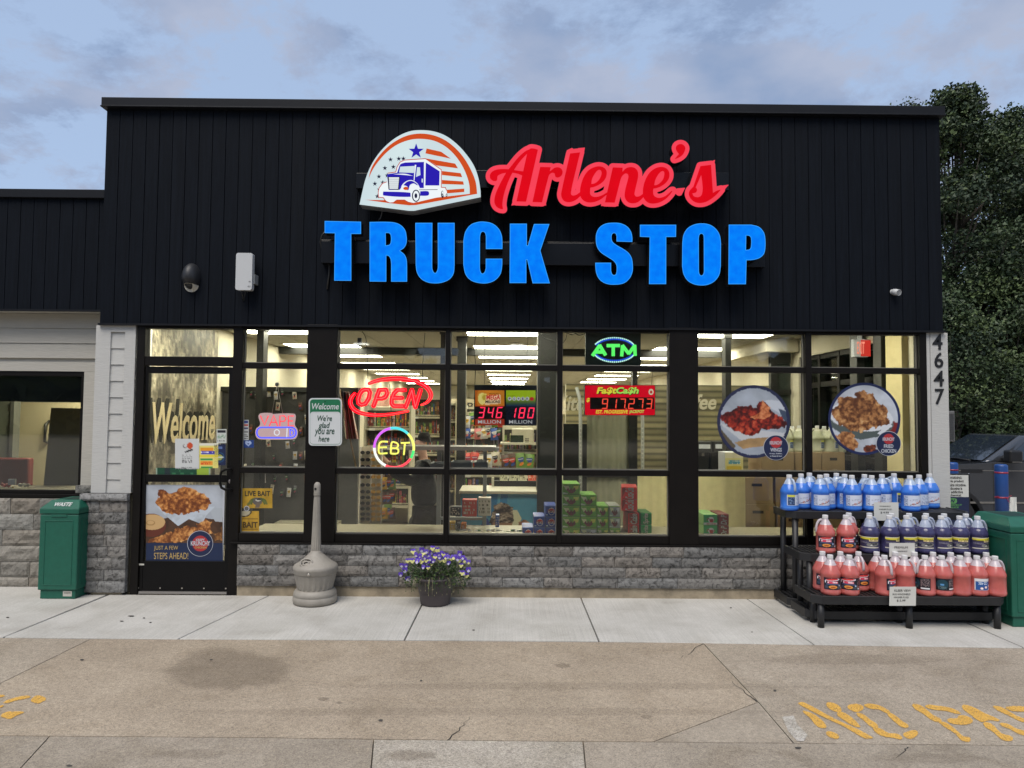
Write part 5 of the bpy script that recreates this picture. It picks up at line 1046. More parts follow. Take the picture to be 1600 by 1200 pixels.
# ================================================================ signs, posters and decals in the windows
YS = 0.11                                            # plane of the signs hung just inside the glass
YD = 0.0425                                          # decals on the outer face of the glass
def sdf_obj(name, strokes, Y, depth, mat, parent, res=.25, lvl=0.0, x=None):
    al = np.array([p for s, r in strokes for p in s], float); mr = max(max(r) if hasattr(r, '__len__') else r for s, r in strokes)+1
    xs = np.arange(al[:,0].min()-mr, al[:,0].max()+mr, res); ys = np.arange(al[:,1].min()-mr, al[:,1].max()+mr, res); A, B = np.meshgrid(xs, ys); F = np.full(A.shape, 1e9)
    for s, r in strokes: F = np.minimum(F, sd_stroke(s, r, A, B))
    return wall_obj(name, [simplify(l, .06) for l in contours(F, xs, ys, lvl)], Y, depth, mat, parent)
def smooth(pts, n=6):
    pts = [np.array(p, float) for p in pts]; out = []
    for i in range(len(pts)-1):
        p0 = pts[max(0,i-1)]; p1 = pts[i]; p2 = pts[i+1]; p3 = pts[min(len(pts)-1,i+2)]
        for k in range(n):
            t = k/n; out.append(.5*((2*p1)+(-p0+p2)*t+(2*p0-5*p1+4*p2-p3)*t*t+(-p0+3*p1-3*p2+p3)*t**3))
    out.append(pts[-1]); return out
m_bk = M('black_plastic', (.012,.012,.013), .4)
def cord(t, pts, r=.0035, name='cord', Y=YS+.02): b = MB(); b.tube([P(x, y, Y) for x, y in smooth(pts, 5)], r, 5); b.build(name, m_cable, t)
# open sign
op = thing('neon_sign', 'glowing red open sign with two swooshes in the left big window', 'lit sign', P(611, 620, YS))
m_or2 = EM('red_neon', (.92,.002,.012), 3.2); m_or3 = EM('pink_neon_line', (1.0,.14,.14), 1.7)
fz = off(540,570,6.667)
up = smooth(fz([(245,195),(330,165),(480,145),(620,150),(740,175),(840,230),(885,300),(880,350),(840,395),(785,418)])); n = len(up); ru = [0.9+2.6*math.sin(math.pi*min(1, .15+.85*i/n))**.8 for i in range(n)]
lo = smooth(fz([(92,300),(58,345),(48,400),(85,465),(180,508),(330,525),(490,512),(650,482)])); m_ = len(lo); rl_ = [1.2+1.9*math.sin(math.pi*min(1,.2+.75*i/m_)) for i in range(m_)]
sdf_obj('swoosh', [(up, ru)], YS, .02, m_or2, op); sdf_obj('swoosh', [(lo, rl_)], YS, .02, m_or2, op)
sdf_obj('swoosh_line', [(up, [.55]*n)], YS-.003, .004, m_or3, op); sdf_obj('swoosh_line', [(lo, [.5]*m_)], YS-.003, .004, m_or3, op)
OPN = [[(195,258),(235,258),(252,290),(240,350),(205,405),(165,418),(135,400),(128,360),(145,305),(170,270),(195,258)], [(290,428),(350,260),(420,260),(432,295),(415,335),(375,352),(325,352)], [(615,262),(540,262),(500,300),(480,360),(478,405),(500,430),(595,430)], [(495,345),(585,345)], [(625,440),(690,262),(725,440),(780,262)]]
sdf_obj('letters', [(fz(s), 3.1) for s in OPN], YS-.004, .022, m_or2, op); sdf_obj('letter_line', [(fz(s), .55) for s in OPN], YS-.0075, .003, m_or3, op)
a_, b_, c_ = P(545, 652, YS+.02), P(678, 652, YS+.02), P(545, 590, YS+.02)
sdf_obj('backing', [(fz([(150,330),(400,340),(760,330)]), 14)], YS+.02, .004, glass_mat('clear_acrylic', (.9,.7,.7), .5), op, res=.8)
cord(op, [(575,592),(574,560),(572,530),(566,518)]); cord(op, [(660,592),(661,560),(664,520)])
b = MB(); q0, q1 = P(559,528,YS+.03), P(565,540,YS+.03); b.box(q0.x, q1.x, YS+.015, YS+.05, q1.z, q0.z); b.build('adapter', m_bk, op, bevel=.004)
# EBT ring
eb_ = thing('neon_sign', 'round rainbow neon ring with yellow letters EBT below the open sign', 'lit sign', P(616, 700, YS))
segs_ = [(100,180,(.62,.12,.85)),(45,100,(.08,.62,.70)),(-8,45,(.80,.80,.18)),(-32,-8,(.06,.70,.18)),(-115,-32,(.95,.07,.10)),(-180,-115,(.80,.80,.78))]
for i, (a0, a1, col) in enumerate(segs_):
    b = MB(); b.tube([P(615.7+30.8*math.cos(R_(t)), 699.6-30.8*math.sin(R_(t)), YS) for t in np.linspace(a0, a1, 16)], .0125, 10); b.build('ring', EM(f'neon_tube_{i}', col, 1.7), eb_)
m_yn = EM('yellow_neon', (.86,.80,.14), 1.7); fe = off(540,570,6.667)
for s in ([(440,802),(380,800),(352,822),(345,870),(348,915),(368,925),(435,920)], [(348,862),(430,858)], [(470,925),(480,812),(525,812),(545,830),(542,855),(520,868),(478,868)], [(520,868),(545,880),(550,905),(530,925),(470,925)], [(575,815),(668,812)], [(618,815),(606,940)]):
    b = MB(); b.tube([P(x, y, YS-.003) for x, y in smooth(fe(s), 4)], .0085, 8); b.build('letter_tube', m_yn, eb_)
wall_obj('backing', [circ(615.7, 699.6, 32.5)], YS+.016, .004, glass_mat('clear_acrylic_plain', (.95,.95,.93), .6), eb_)
cord(eb_, [(612,668),(611,640),(609,600)])
# vape sign
va = thing('neon_sign', 'small lit vape sign with pink letters over a blue outlined capsule', 'lit sign', P(432, 668, YS))
fv = off(390,500,5.453)
wall_obj('plate', [spl(fv([(75,820),(95,795),(180,792),(200,800),(270,796),(380,800),(392,820),(385,895),(405,930),(408,975),(390,1010),(350,1018),(100,1018),(62,1005),(48,965),(55,925),(80,905),(90,880)]), 4)], YS+.006, .006, EM('lit_plate', (.66,.44,.46), 1.0), va)
for s in ([(92,815),(128,895),(160,815)], [(168,905),(205,812),(240,905)], [(180,872),(230,872)], [(258,905),(258,818),(295,816),(312,838),(298,862),(260,864)], [(375,818),(330,818),(330,902),(378,902)], [(330,860),(368,860)]):
    b = MB(); b.tube([P(x, y, YS-.008) for x, y in fv(s)], .0062, 6); b.build('letter_tube', EM('pink_red_neon', (1.0,.06,.09), 1.6), va)
b = MB(); b.tube([P(x, y, YS-.008) for x, y in fv(list(map(tuple, rrect(62,915,395,1003,40))))], .007, 8, closed=True); b.build('capsule_tube', EM('blue_neon', (.07,.09,.95), 2.0), va)
b = MB(); b.tube([P(x, y, YS-.008) for x, y in fv([(320,920),(316,998)])], .006, 6); b.tube([P(x, y, YS-.008) for x, y in fv(list(map(tuple, circ(232,958,22,24,16))))], .005, 6, closed=True); b.build('detail_tube', EM('white_neon', (.85,.85,.95), 1.1), va)
b = MB(); b.tube([P(x, y, YS-.008) for x, y in fv([(345,930),(372,945),(375,970),(345,990),(345,930)])], .006, 6); b.build('detail_tube', EM('blue_neon', (.07,.09,.95), 2.0), va)
b = MB()
for q in ([(234,550),(190,800)], [(236,550),(282,800)]): b.tube([P(x, y, YS) for x, y in fv(q)], .0025, 5)
b.build('chain', M('steel_chain', (.4,.4,.38), .35, .8), va); b = MB(); b.lathe([(.022,0),(.02,.006),(.008,.012)], n=14); o = b.build('suction_cup', M('clear_cup', (.45,.44,.40), .2), va, local=True); o.matrix_parent_inverse = W(va).inverted(); o.location = P(433, 600.5, YG+.012+.012); o.rotation_euler = (R_(90),0,0)
# seven segment figures
def seg7(b, s, x0, y0, x1, y1, n, Y, sl=.17, th=.16, gap=.02):
    S = {'0':'abcdef','1':'bc','2':'abdeg','3':'abcdg','4':'bcfg','5':'acdfg','6':'acdefg','7':'abc','8':'abcdefg','9':'abcdfg'}; w_ = (x1-x0)/n; i = 0
    for ch in s:
        if ch == ' ': i += 1; continue
        if ch == ',': 
            xx = x0+(i-.08)*w_; b.prism([tuple(P(xx+a, y1+c, Y)[k] for k in (0,2)) for a, c in ((0,-1.2),(1.0,-1.2),(.3,1.4),(-.3,1.4))], Y, Y+.003); continue
        cx = x0+i*w_+w_*.16; W_, H = w_*.66, y1-y0; t = W_*th*1.25
        def q(u, v): return tuple(P(cx+u*W_+(1-v)*H*sl, y0+v*H, Y)[k] for k in (0,2))
        tv = t/H; tu = t/W_; g = gap
        R7 = {'a':[(g,0),(1-g,0),(1-tu,tv),(tu,tv)],'d':[(tu,1-tv),(1-tu,1-tv),(1-g,1),(g,1)],'g':[(tu*.6,.5-tv/2),(1-tu*.6,.5-tv/2),(1-tu*.2,.5),(1-tu*.6,.5+tv/2),(tu*.6,.5+tv/2),(tu*.2,.5)],'f':[(0,g),(tu,tv+g),(tu,.5-tv*.6),(0,.5-g)],'e':[(0,.5+g),(tu,.5+tv*.6),(tu,1-tv-g),(0,1-g)],'b':[(1,g),(1,.5-g),(1-tu,.5-tv*.6),(1-tu,tv+g)],'c':[(1,.5+g),(1,1-g),(1-tu,1-tv-g),(1-tu,.5+tv*.6)]}
        for k in S[ch]: b.prism([q(*p) for p in R7[k]], Y, Y+.003)
        i += 1
m_led = EM('red_led', (1.0,.035,.10), 1.5)
# lottery board
lo_ = thing('lottery_sign', 'black double lottery board showing 346 and 180 million in red digits', 'lit sign', P(790, 633, YS))
q0, q1 = P(741, 601.2, YS), P(838.4, 665.2, YS); MB().box(q0.x, q1.x, YS, YS+.05, q1.z, q0.z).build('case', m_bk, lo_, bevel=.003)
fl_ = off(730,590,13.333)
def panel(arr, x0, y0, x1, y1, Y, parent, emit, name='panel', mname='lit_print'):
    a, b_, c_ = P(x0, y1, Y), P(x1, y1, Y), P(x0, y0, Y); return printed(name, arr, flat(a, b_-a, c_-a), parent, mat=vcol_mat(f'{mname}_{emit}', .35, emit))
a = canvas(44, 50, (196,96,24)); x_, y_ = uv(a); a[:] = np.where((np.hypot(x_-.55, y_-.25) < .5)[...,None], np.array((214,128,36))/255, a); a[:] = a*(1-.25*np.abs(x_-.5))[...,None]; m = y_ > .44; paint(a, m & (x_ > -1), (188,70,26)); paint(a, (y_ > .455) & (y_ < .83), (14,4,6)); paint(a, y_ >= .83, (150,46,28))
m = ell(a, .24, .24, .14, .17); paint(a, m, (226,206,120)); m = ell(a, .33, .2, .12, .11); paint(a, m, (216,196,96)); m = ell(a,.33,.21,.08,.075); paint(a, m, (178,150,50)); m = polym(a, [(.36,.17),(.86,.12),(.88,.38),(.34,.42)]); paint(a, m, (226,190,150))
r0 = fl_([(165,265),(775,990)]); panel(a, r0[0][0], r0[0][1], r0[1][0], r0[1][1], YS-.002, lo_, .8)
a = canvas(44, 50, (150,178,22)); x_, y_ = uv(a); t_ = np.clip((y_-.2)/.25, 0, 1)[...,None]; a[:] = (1-t_)*np.array((158,184,26))/255+t_*np.array((24,44,74))/255; paint(a, y_ > .455, (12,16,32)); m = ell(a, .875, .245, .07, .06); paint(a, m, (190,30,40))
r1 = fl_([(810,265),(1425,990)]); panel(a, r1[0][0], r1[0][1], r1[1][0], r1[1][1], YS-.002, lo_, .7)
def lt(s, q, mat, par, Y, **k): r = k.pop('f', fl_)(q); wtext(s, r[0][0], r[0][1], r[1][0], r[1][1], Y, mat, par, thick=.0008, **k)
m_lw = EM('lit_grey_print', (.52,.52,.55), .9); m_lk = M('black_print', (.02,.02,.02), .5); m_lr = EM('lit_red_print', (.55,.03,.03), .9)
lt('MEGA', [(400,355),(690,462)], m_lr, lo_, YS-.0035, bold=.03); lt('MILLIONS', [(375,472),(690,532)], m_lk, lo_, YS-.0035, bold=.03, shear=.15); lt('MICHIGAN', [(455,322),(650,352)], m_lk, lo_, YS-.0035); lt('MILLION', [(225,885),(702,958)], m_lw, lo_, YS-.0035, bold=.005); lt('MILLION', [(872,885),(1352,958)], m_lw, lo_, YS-.0035, bold=.005); lt('MICHIGAN', [(845,374),(1000,390)], m_lk, lo_, YS-.0035)
for ch, cx in zip('POWER', (885,980,1070,1160,1252)):
    wall_obj('ball', [np.array(fl_([(cx+40*math.cos(t), 440+40*math.sin(t)) for t in np.linspace(0,6.28,18,endpoint=False)]))], YS-.003, .001, m_lw, lo_); lt(ch, [(cx-19,416),(cx+19,464)], m_lk, lo_, YS-.0042, bold=.03)
b = MB(); r = fl_([(190,612),(745,845)]); seg7(b, '346', r[0][0], r[0][1], r[1][0], r[1][1], 3, YS-.006); b.build('digits', m_led, lo_)
b = MB(); r = fl_([(880,622),(1405,848)]); seg7(b, '180', r[0][0]-3, r[0][1], r[1][0], r[1][1], 3, YS-.006); b.build('digits', m_led, lo_)
cord(lo_, [(742,602),(743,570),(741,545),(744,520)]); cord(lo_, [(757,601),(757,560),(756,520)], .002); cord(lo_, [(822,601),(823,580),(825,520)], .002)
# jackpot board
fc = thing('jackpot_sign', 'red lit jackpot board showing 917,273 in the third big window', 'lit sign', P(968, 625, YS)); ff_ = off(900,510,7.5)
q0, q1 = P(913.4, 601.3, YS), P(1024, 649.3, YS); MB().box(q0.x, q1.x, YS, YS+.05, q1.z, q0.z).build('case', m_bk, fc, bevel=.004)
wall_obj('face', [np.array(rrect(914.3,602.3,1023.2,648.6,2))], YS-.001, .001, EM('red_lit_panel', (.78,.004,.022), .9), fc)
r = ff_([(165,832),(915,970)]); wall_obj('display', [np.array([(r[0][0],r[0][1]),(r[1][0],r[0][1]),(r[1][0],r[1][1]),(r[0][0],r[1][1])])], YS-.003, .0015, M('display_black', (.035,.012,.010), .3), fc)
b = MB(); r = ff_([(178,846),(905,966)]); seg7(b, ' 917,273', r[0][0], r[0][1], r[1][0], r[1][1], 7, YS-.006, .10, .13); b.build('digits', EM('orange_red_led', (1.0,.085,.05), 1.3), fc)
m_yg = EM('yellow_lit_print', (.80,.72,.06), 1.0); m_gg = EM('green_lit_print', (.42,.78,.12), 1.0)
r = ff_([(250,722),(742,808)]); wtext('Fa$tCa$h', r[0][0], r[0][1], r[1][0], r[1][1], YS-.002, m_bk, fc, bold=.05, shear=.2, thick=.001)
lt('Fa$t', [(240,712),(478,800)], m_yg, fc, YS-.0035, f=ff_, bold=.04, shear=.2); lt('Ca$h', [(470,712),(735,800)], m_gg, fc, YS-.0035, f=ff_, bold=.04, shear=.2); lt('$', [(120,838),(162,890)], m_yg, fc, YS-.0025, f=ff_, bold=.04, shear=.15); lt('EST. PROGRESSIVE', [(232,980),(610,1022)], m_yg, fc, YS-.0025, f=ff_, bold=.03, shear=.15); lt('JACKPOT', [(622,980),(800,1026)], m_gg, fc, YS-.0025, f=ff_, bold=.03, shear=.15)
r = ff_([(880,768)]); wall_obj('seal', [circ(r[0][0], r[0][1], 4.0, 4.8, 16)], YS-.0025, .001, EM('pale_lit_print', (.7,.62,.45), .9), fc); wall_obj('seal', [circ(r[0][0], r[0][1]+.2, 2.0, 2.4, 12)], YS-.0037, .001, m_lr, fc)
cord(fc, [(935,602),(936,590),(943,575)], .002); cord(fc, [(990,602),(997,590),(1000,575)]); cord(fc, [(1018,602),(1020,575)], .002)
# cash machine board
at = thing('led_sign', 'dark board with green dotted letters ATM in a blue and white oval', 'lit sign', P(958, 546, YS))
q0, q1 = P(914.7, 518, YS), P(1001.5, 572, YS); MB().box(q0.x, q1.x, YS, YS+.04, q1.z, q0.z).build('case', M('dark_green_board', (.05,.062,.044), .5), at, bevel=.003)
b = MB(); wb = MB(); bb = MB()
def dot(m, x, y, r): 
    c_ = P(900+x/7.5, 510+y/7.5, YS); m.add([(c_.x+r*math.cos(t), YS-.002, c_.z+r*math.sin(t)) for t in np.linspace(0, 6.283, 6, endpoint=False)], [(5,4,3,2,1,0)])
for s in ([(195,340),(278,222)], [(278,222),(348,340)], [(235,300),(325,300)], [(365,225),(510,225)], [(436,225),(436,345)], [(535,345),(545,225)], [(545,225),(618,320)], [(618,320),(688,222)], [(688,222),(692,345)]):
    p, q = np.array(s[0], float), np.array(s[1], float); L = np.linalg.norm(q-p); nrm = np.array([-(q-p)[1], (q-p)[0]])/L
    for k in np.arange(0, L+1, 13):
        for o_ in (-13, 0, 13): z_ = p+(q-p)*k/L+nrm*o_; dot(b, z_[0], z_[1], .0072)
for t in np.linspace(0, 2*math.pi, 64, endpoint=False):
    x, y = 450+250*math.cos(t), 275-142*math.sin(t)
    if abs(math.sin(t)) < .42: continue
    dot(wb, x, y, .0085); dot(bb, 450+236*math.cos(t), 275-126*math.sin(t), .010)
b.build('letters', EM('green_led', (.12,.95,.16), 1.3), at); wb.build('oval', EM('white_led', (.55,.95,.85), 1.3), at); bb.build('oval', EM('blue_led', (.02,.09,.75), 1.1), at)
cord(at, [(1001,562),(1005,568),(1004,574)]); cord(at, [(914,521),(905,524),(899,521),(893,523),(886,520)]); cord(at, [(886,520),(884,530),(876,538),(866,533),(850,528),(846,522)])
# ---------------------------------------------------------------- printed discs
def printed_disc(name, arr, cx, cy, rad, Y, parent, rings=62, seg=190, emit=0):
    V = []; Cc = []; h, w_ = arr.shape[:2]
    V.append(P(cx, cy, Y)); Cc.append(arr[h//2, w_//2])
    for i in range(1, rings+1):
        for j in range(seg):
            t = 2*math.pi*j/seg; u, v = math.cos(t)*i/rings, math.sin(t)*i/rings; V.append(P(cx+u*rad, cy+v*rad, Y)); Cc.append(arr[min(h-1, int((v*.499+.5)*h)), min(w_-1, int((u*.499+.5)*w_))])
    F = [(0, 1+(j+1)%seg, 1+j) for j in range(seg)]+[(1+i*seg+j, 1+i*seg+(j+1)%seg, 1+(i+1)*seg+(j+1)%seg, 1+(i+1)*seg+j) for i in range(rings-1) for j in range(seg)]
    F = [f_[::-1] if k >= seg else f_ for k, f_ in enumerate(F)]
    o = mesh_obj(name, V, F, vcol_mat(), parent); ca = o.data.color_attributes.new('Col', 'FLOAT_COLOR', 'POINT'); c = np.ones((len(V), 4), np.float32); c[:, :3] = srgb2lin(np.array(Cc)); ca.data.foreach_set('color', c.ravel()); return o
def lumps(a, mask, n, seed, dark, mid, light, size=1.0, speck=None, asp=1.0):   # heaped pieces of fried food as they look in a photograph
    h, w_ = a.shape[:2]; r = np.random.default_rng(seed); jy, jx = np.mgrid[0:h, 0:w_]; mask = mask[np.clip(jy+((noise2(h,w_,13,seed+7,3)-.5)*h*.10).astype(int), 0, h-1), np.clip(jx+((noise2(h,w_,13,seed+8,3)-.5)*w_*.10).astype(int), 0, w_-1)]; ys, xs = np.nonzero(mask); k = r.integers(0, len(xs), n); x, y = uv(a)
    px, py = xs[k]/(w_-1), ys[k]/(h-1); wob = (noise2(h, w_, 16, seed+1, 5)-.5)*.085; wob2 = (noise2(h, w_, 16, seed+2, 5)-.5)*.085
    ang = r.uniform(0, math.pi, n); D = np.stack([np.hypot(((x+wob-px[i])*math.cos(ang[i])+(y+wob2-py[i])*math.sin(ang[i]))*(.75 if i % 2 else 1), (-(x+wob-px[i])*math.sin(ang[i])+(y+wob2-py[i])*math.cos(ang[i]))*1.25) for i in range(n)]); D.sort(0)
    e = np.clip((D[1]-D[0])/(.045*size), 0, 1); nn = noise2(h, w_, 30, seed+3, 4); n3 = noise2(h, w_, 9, seed+4, 3); t = np.clip(.12+.40*e+1.0*(nn-.5)+.35*(n3-.4)-.25*np.clip(D[0]/(.07*size)-.6, 0, 1), 0, 1)
    c0, c1, c2 = (np.array(c)/255 for c in (dark, mid, light)); col = np.where(t[...,None] < .5, c0+(c1-c0)*(t*2)[...,None], c1+(c2-c1)*((t-.5)*2)[...,None]); a[mask] = col[mask]
GREY = (168,176,186)
def marble(w_, h, base, seed): a = canvas(w_, h, base); n = noise2(h, w_, 5, seed); a *= (.86+.2*n)[...,None]; return np.clip(a, 0, 1)
S = 230
a = marble(S, S, (160,168,178), 5); x_, y_ = uv(a)
paint(a, polym(a, [(.0,.5),(.2,.58),(.98,.66),(1,.78),(.42,.82),(.28,.72)]), (186,188,190)); paint(a, polym(a, [(.0,.53),(.05,.6),(.26,.84),(.22,.88),(.0,.62)]), (90,80,62))
m = polym(a, [(.24,.79),(.44,.73),(.98,.70),(.96,.80),(.44,.86),(.36,.88)]); a[m] = (np.array((168,136,92))/255)*(.75+.4*noise2(S,S,7,8))[m][:,None]; paint(a, polym(a, [(.7,.2),(.95,.22),(.98,.5),(.85,.38),(.6,.24)]), (186,192,200)); paint(a, polym(a, [(.84,.32),(.96,.36),(.97,.52),(.9,.46)]), (60,72,92))
m = polym(a, [(.03,.42),(.12,.37),(.26,.34),(.29,.29),(.42,.28),(.5,.33),(.58,.24),(.66,.23),(.72,.33),(.84,.41),(.95,.50),(.97,.57),(.8,.6),(.6,.62),(.56,.70),(.38,.68),(.24,.62),(.12,.56)]); lumps(a, m, 26, 3, (58,10,8), (150,40,24), (206,104,70), 1.3)
m = polym(a, [(.45,.46),(.56,.38),(.62,.22),(.70,.28),(.73,.44),(.6,.48)]); lumps(a, m, 6, 9, (130,58,28), (190,110,66), (214,150,104), 1.2)
m = ell(a, .5, .5, .46, .46); paint(a, ~m, (34,40,70))
wg = thing('window_sticker', 'round sticker of glazed chicken wings on the window', 'sticker', P(1177.5, 658.8, YD)); printed_disc('picture', a, 1177.5, 658.8, 57, YD, wg)
a = marble(S, S, (186,192,200), 15); x_, y_ = uv(a)
paint(a, polym(a, [(.80,.50),(.98,.56),(.98,.74),(.86,.76)]), (120,34,30)); m = ell(a, .45, .53, .46, .20, None, .12); paint(a, m, (84,92,90)); m = ell(a, .45, .47, .45, .20, None, .12); paint(a, m, (206,210,214)); paint(a, polym(a, [(.03,.55),(.5,.68),(.8,.66),(.75,.74),(.45,.79),(.2,.72),(.05,.62)]), (78,88,86))
m = polym(a, [(.04,.38),(.13,.32),(.14,.22),(.26,.17),(.36,.22),(.40,.14),(.48,.10),(.56,.17),(.68,.26),(.78,.34),(.84,.46),(.82,.56),(.7,.64),(.46,.66),(.28,.66),(.16,.58),(.06,.48)]); lumps(a, m, 30, 21, (84,46,22), (170,118,70), (214,176,124), 1.4)
m = polym(a, [(.1,.72),(.2,.68),(.38,.74),(.41,.9),(.36,.97),(.2,.88)]); lumps(a, m, 8, 23, (96,54,28), (176,122,74), (212,170,118), 1.2); m = ell(a, .6, .93, .09, .08); lumps(a, m, 9, 25, (60,26,16), (120,60,36), (160,84,52), .7); paint(a, polym(a, [(.68,.70),(.86,.56),(.89,.6),(.72,.73)]), (206,208,212))
m = ell(a, .5, .5, .465, .465); paint(a, ~m, (24,36,78))
fc_ = thing('window_sticker', 'round sticker of fried chicken in a grey bowl on the window', 'sticker', P(1350.6, 654.4, YD)); printed_disc('picture', a, 1350.6, 654.4, 56.5, YD, fc_)
m_nv, m_pl, m_gold, m_lgr = M('navy_print', (.012,.020,.062), .4), M('pale_print', (.50,.52,.56), .5), M('gold_print', (.48,.33,.11), .5), M('red_print', (.40,.03,.035), .5)
def badge(par, cx, cy, r, lines, Y):
    o = wall_obj('badge', [circ(cx, cy, r)], Y-.001, .0008, m_pl, par); wall_obj('badge_disc', [circ(cx, cy, r*.965)], Y-.002, .0008, m_nv, o)
    for s, x0, y0, x1, y1, mt in lines:
        if s == '#': wall_obj('logo_shape', [spl([(cx+x0*r, cy+(y0*.6+y1*.4)*r),(cx+(x0*.5+x1*.5)*r, cy+y0*r),(cx+x1*r, cy+(y0*.6+y1*.4)*r),(cx+(x0*.2+x1*.8)*r, cy+y1*r),(cx+(x0*.8+x1*.2)*r, cy+y1*r)], 4)], Y-.003, .0008, mt, o)
        else: wtext(s, cx+x0*r, cy+y0*r, cx+x1*r, cy+y1*r, Y-.0038, mt, o, bold=.025, thick=.0005)
badge(wg, 1212.5, 699.4, 19.8, [('#',-.45,-.85,.45,-.05,m_lgr),('KRUNCHY',-.5,-.52,.5,-.24,m_pl),('WINGS',-.45,.02,.45,.32,m_pl),('Krispy, Buffalo,',-.5,.42,.5,.54,m_pl),('or Sweet & Sour',-.48,.6,.48,.72,m_pl)], YD-.001)
badge(fc_, 1388.5, 693.1, 19.4, [('#',-.42,-.8,.42,-.04,m_lgr),('KRUNCHY',-.48,-.5,.48,-.22,m_pl),('FRIED',-.38,.06,.38,.35,m_pl),('CHICKEN',-.6,.44,.6,.74,m_pl)], YD-.001)
# door poster
po = thing('poster', 'poster of fried chicken on the lower half of the glass door', 'poster', P(288, 818, .02)); H, W_ = 220, 214
a = marble(W_, H, (176,182,190), 31); x_, y_ = uv(a)
m = y_ > .40+.04*np.sin(x_*9); a[m] = (np.array((70,48,34))/255)*(.7+.6*noise2(H,W_,8,33))[m][:,None]; paint(a, polym(a, [(.82,.3),(1,.3),(1,.48),(.9,.47)]), (170,176,182)); m = ell(a,.08,.48,.17,.10); paint(a, ell(a,.07,.52,.19,.15), (96,46,32)); a[m] = np.array((196,160,110))/255; paint(a, ell(a,.06,.49,.06,.035) & ~ell(a,.06,.485,.045,.025), (160,124,76))
for q in ([(.14,.28),(.9,.28),(.78,.40),(.74,.51),(.56,.44),(.42,.53),(.26,.40)],): paint(a, polym(a, q), (186,194,202))
for q in ([(.25,.38),(.32,.54),(.36,.5),(.44,.44),(.48,.36)], [(.52,.37),(.6,.48),(.72,.5),(.78,.38)]): m = polym(a, q); a[m] *= (.8+.3*noise2(H,W_,10,35))[m][:,None]
m = polym(a, [(.13,.23),(.16,.07),(.24,.06),(.30,.13),(.42,.06),(.52,.02),(.66,.08),(.78,.12),(.84,.20),(.80,.30),(.6,.36),(.4,.37),(.22,.34)]); lumps(a, m, 32, 41, (104,52,22), (186,120,60), (232,182,118), 1.1)
m = polym(a, [(.26,.62),(.4,.56),(.62,.52),(.84,.45),(.86,.6),(.6,.66),(.4,.72),(.2,.74),(.02,.74),(.02,.70),(.14,.67)]); lumps(a, m, 22, 43, (104,56,26), (186,124,66), (230,184,120), 1.0); m = polym(a, [(.86,.62),(1,.56),(1,.72),(.9,.72)]); lumps(a, m, 6, 45, (100,62,30), (160,112,62), (196,150,92), 1.0)
paint(a, y_ > .745, (26,40,72)); paint(a, y_ < .01, (150,156,164))
a_, b_, c_ = P(228, 879.4, .022), P(348.3, 879.4, .022), P(228, 757.4, .022); printed('picture', a, flat(a_, b_-a_, c_-a_), po); MB().box(a_.x, b_.x, .0225, .0235, a_.z, c_.z).build('sheet', m_pl, po)
fp = off(220,740,6.314); lt('JUST A FEW', [(130,712),(368,764)], m_gold, po, .021, f=fp, bold=.0); lt('STEPS AHEAD!', [(130,780),(468,844)], m_gold, po, .021, f=fp, bold=.0)
badge(po, 312.7, 849.3, 20.2, [('#',-.6,-.62,.62,.5,m_lgr),('KRISPY',-.32,-.38,.36,-.2,m_pl),('KRUNCHY',-.72,-.2,.78,.16,m_pl),('CHICKEN',-.42,.22,.5,.38,m_gold)], .021)
# papers on the door
def paper(x0, y0, x1, y1, arr, label, Y=.0225, name='notice', cat='notice', tilt=0.0):
    t = thing(name, label, cat, P((x0+x1)/2, y1, Y)); a_, b_, c_ = P(x0, y1, Y), P(x1, y1+tilt, Y), P(x0, y0, Y); printed('print', arr, flat(a_, b_-a_, c_-a_), t); n = .0008
    mesh_obj('sheet', [a_+Vector((0,n,0)), b_+Vector((0,n,0)), b_+(c_-a_)+Vector((0,n,0)), c_+Vector((0,n,0))], [(0,1,2,3)], m_pl, t); return t
a = canvas(30, 38, (200,202,200)); ell(a,.62,.23,.13,.10,(196,76,40)); paint(a, polym(a, [(.4,.42),(.72,.33),(.74,.38),(.44,.47)]), (30,30,30)); paint(a, ell(a,.42,.24,.09,.07) & ~ell(a,.43,.23,.06,.05), (120,110,110)); scribble(a,.3,.52,.7,.8,(120,120,120),20,5,.8); scribble(a,.25,.93,.7,.97,(120,120,120),21,1,.8)
paper(273.5, 685.5, 311, 733, a, 'white paper notice with an orange dot on the door glass')
a = canvas(30, 38, (226,214,120)); rect(a,0,0,1,.1,(220,218,200)); rect(a,.05,.18,.75,.3,(226,150,40)); rect(a,.1,.3,.8,.44,(60,60,170)); rect(a,0,.48,1,.56,(226,206,60)); rect(a,.05,.6,.7,.68,(60,150,80)); rect(a,.05,.72,.7,.88,(230,150,50)); scribble(a,.1,.32,.75,.42,(220,220,240),22,1,.8); scribble(a,.1,.73,.65,.87,(210,60,40),23,2,.6); rect(a,.1,.92,.7,1,(60,150,70))
paper(311.5, 692.5, 341, 731.5, a, 'yellow price flyer on the door glass beside the white notice')
a = canvas(60, 12, (24,72,50)); rect(a,0,0,.02,1,(150,170,150)); rect(a,.16,0,.26,1,(34,46,50)); scribble(a,.3,.15,.7,.8,(60,120,80),24,2,.7); rect(a,.75,0,1,1,(150,176,60)); rect(a,.98,0,1,1,(150,170,150)); rect(a,0,.9,1,1,(150,170,150))
paper(243.5, 731, 328.5, 747.5-1.5, a, 'green and lime banner strip along the bottom of the door glass')
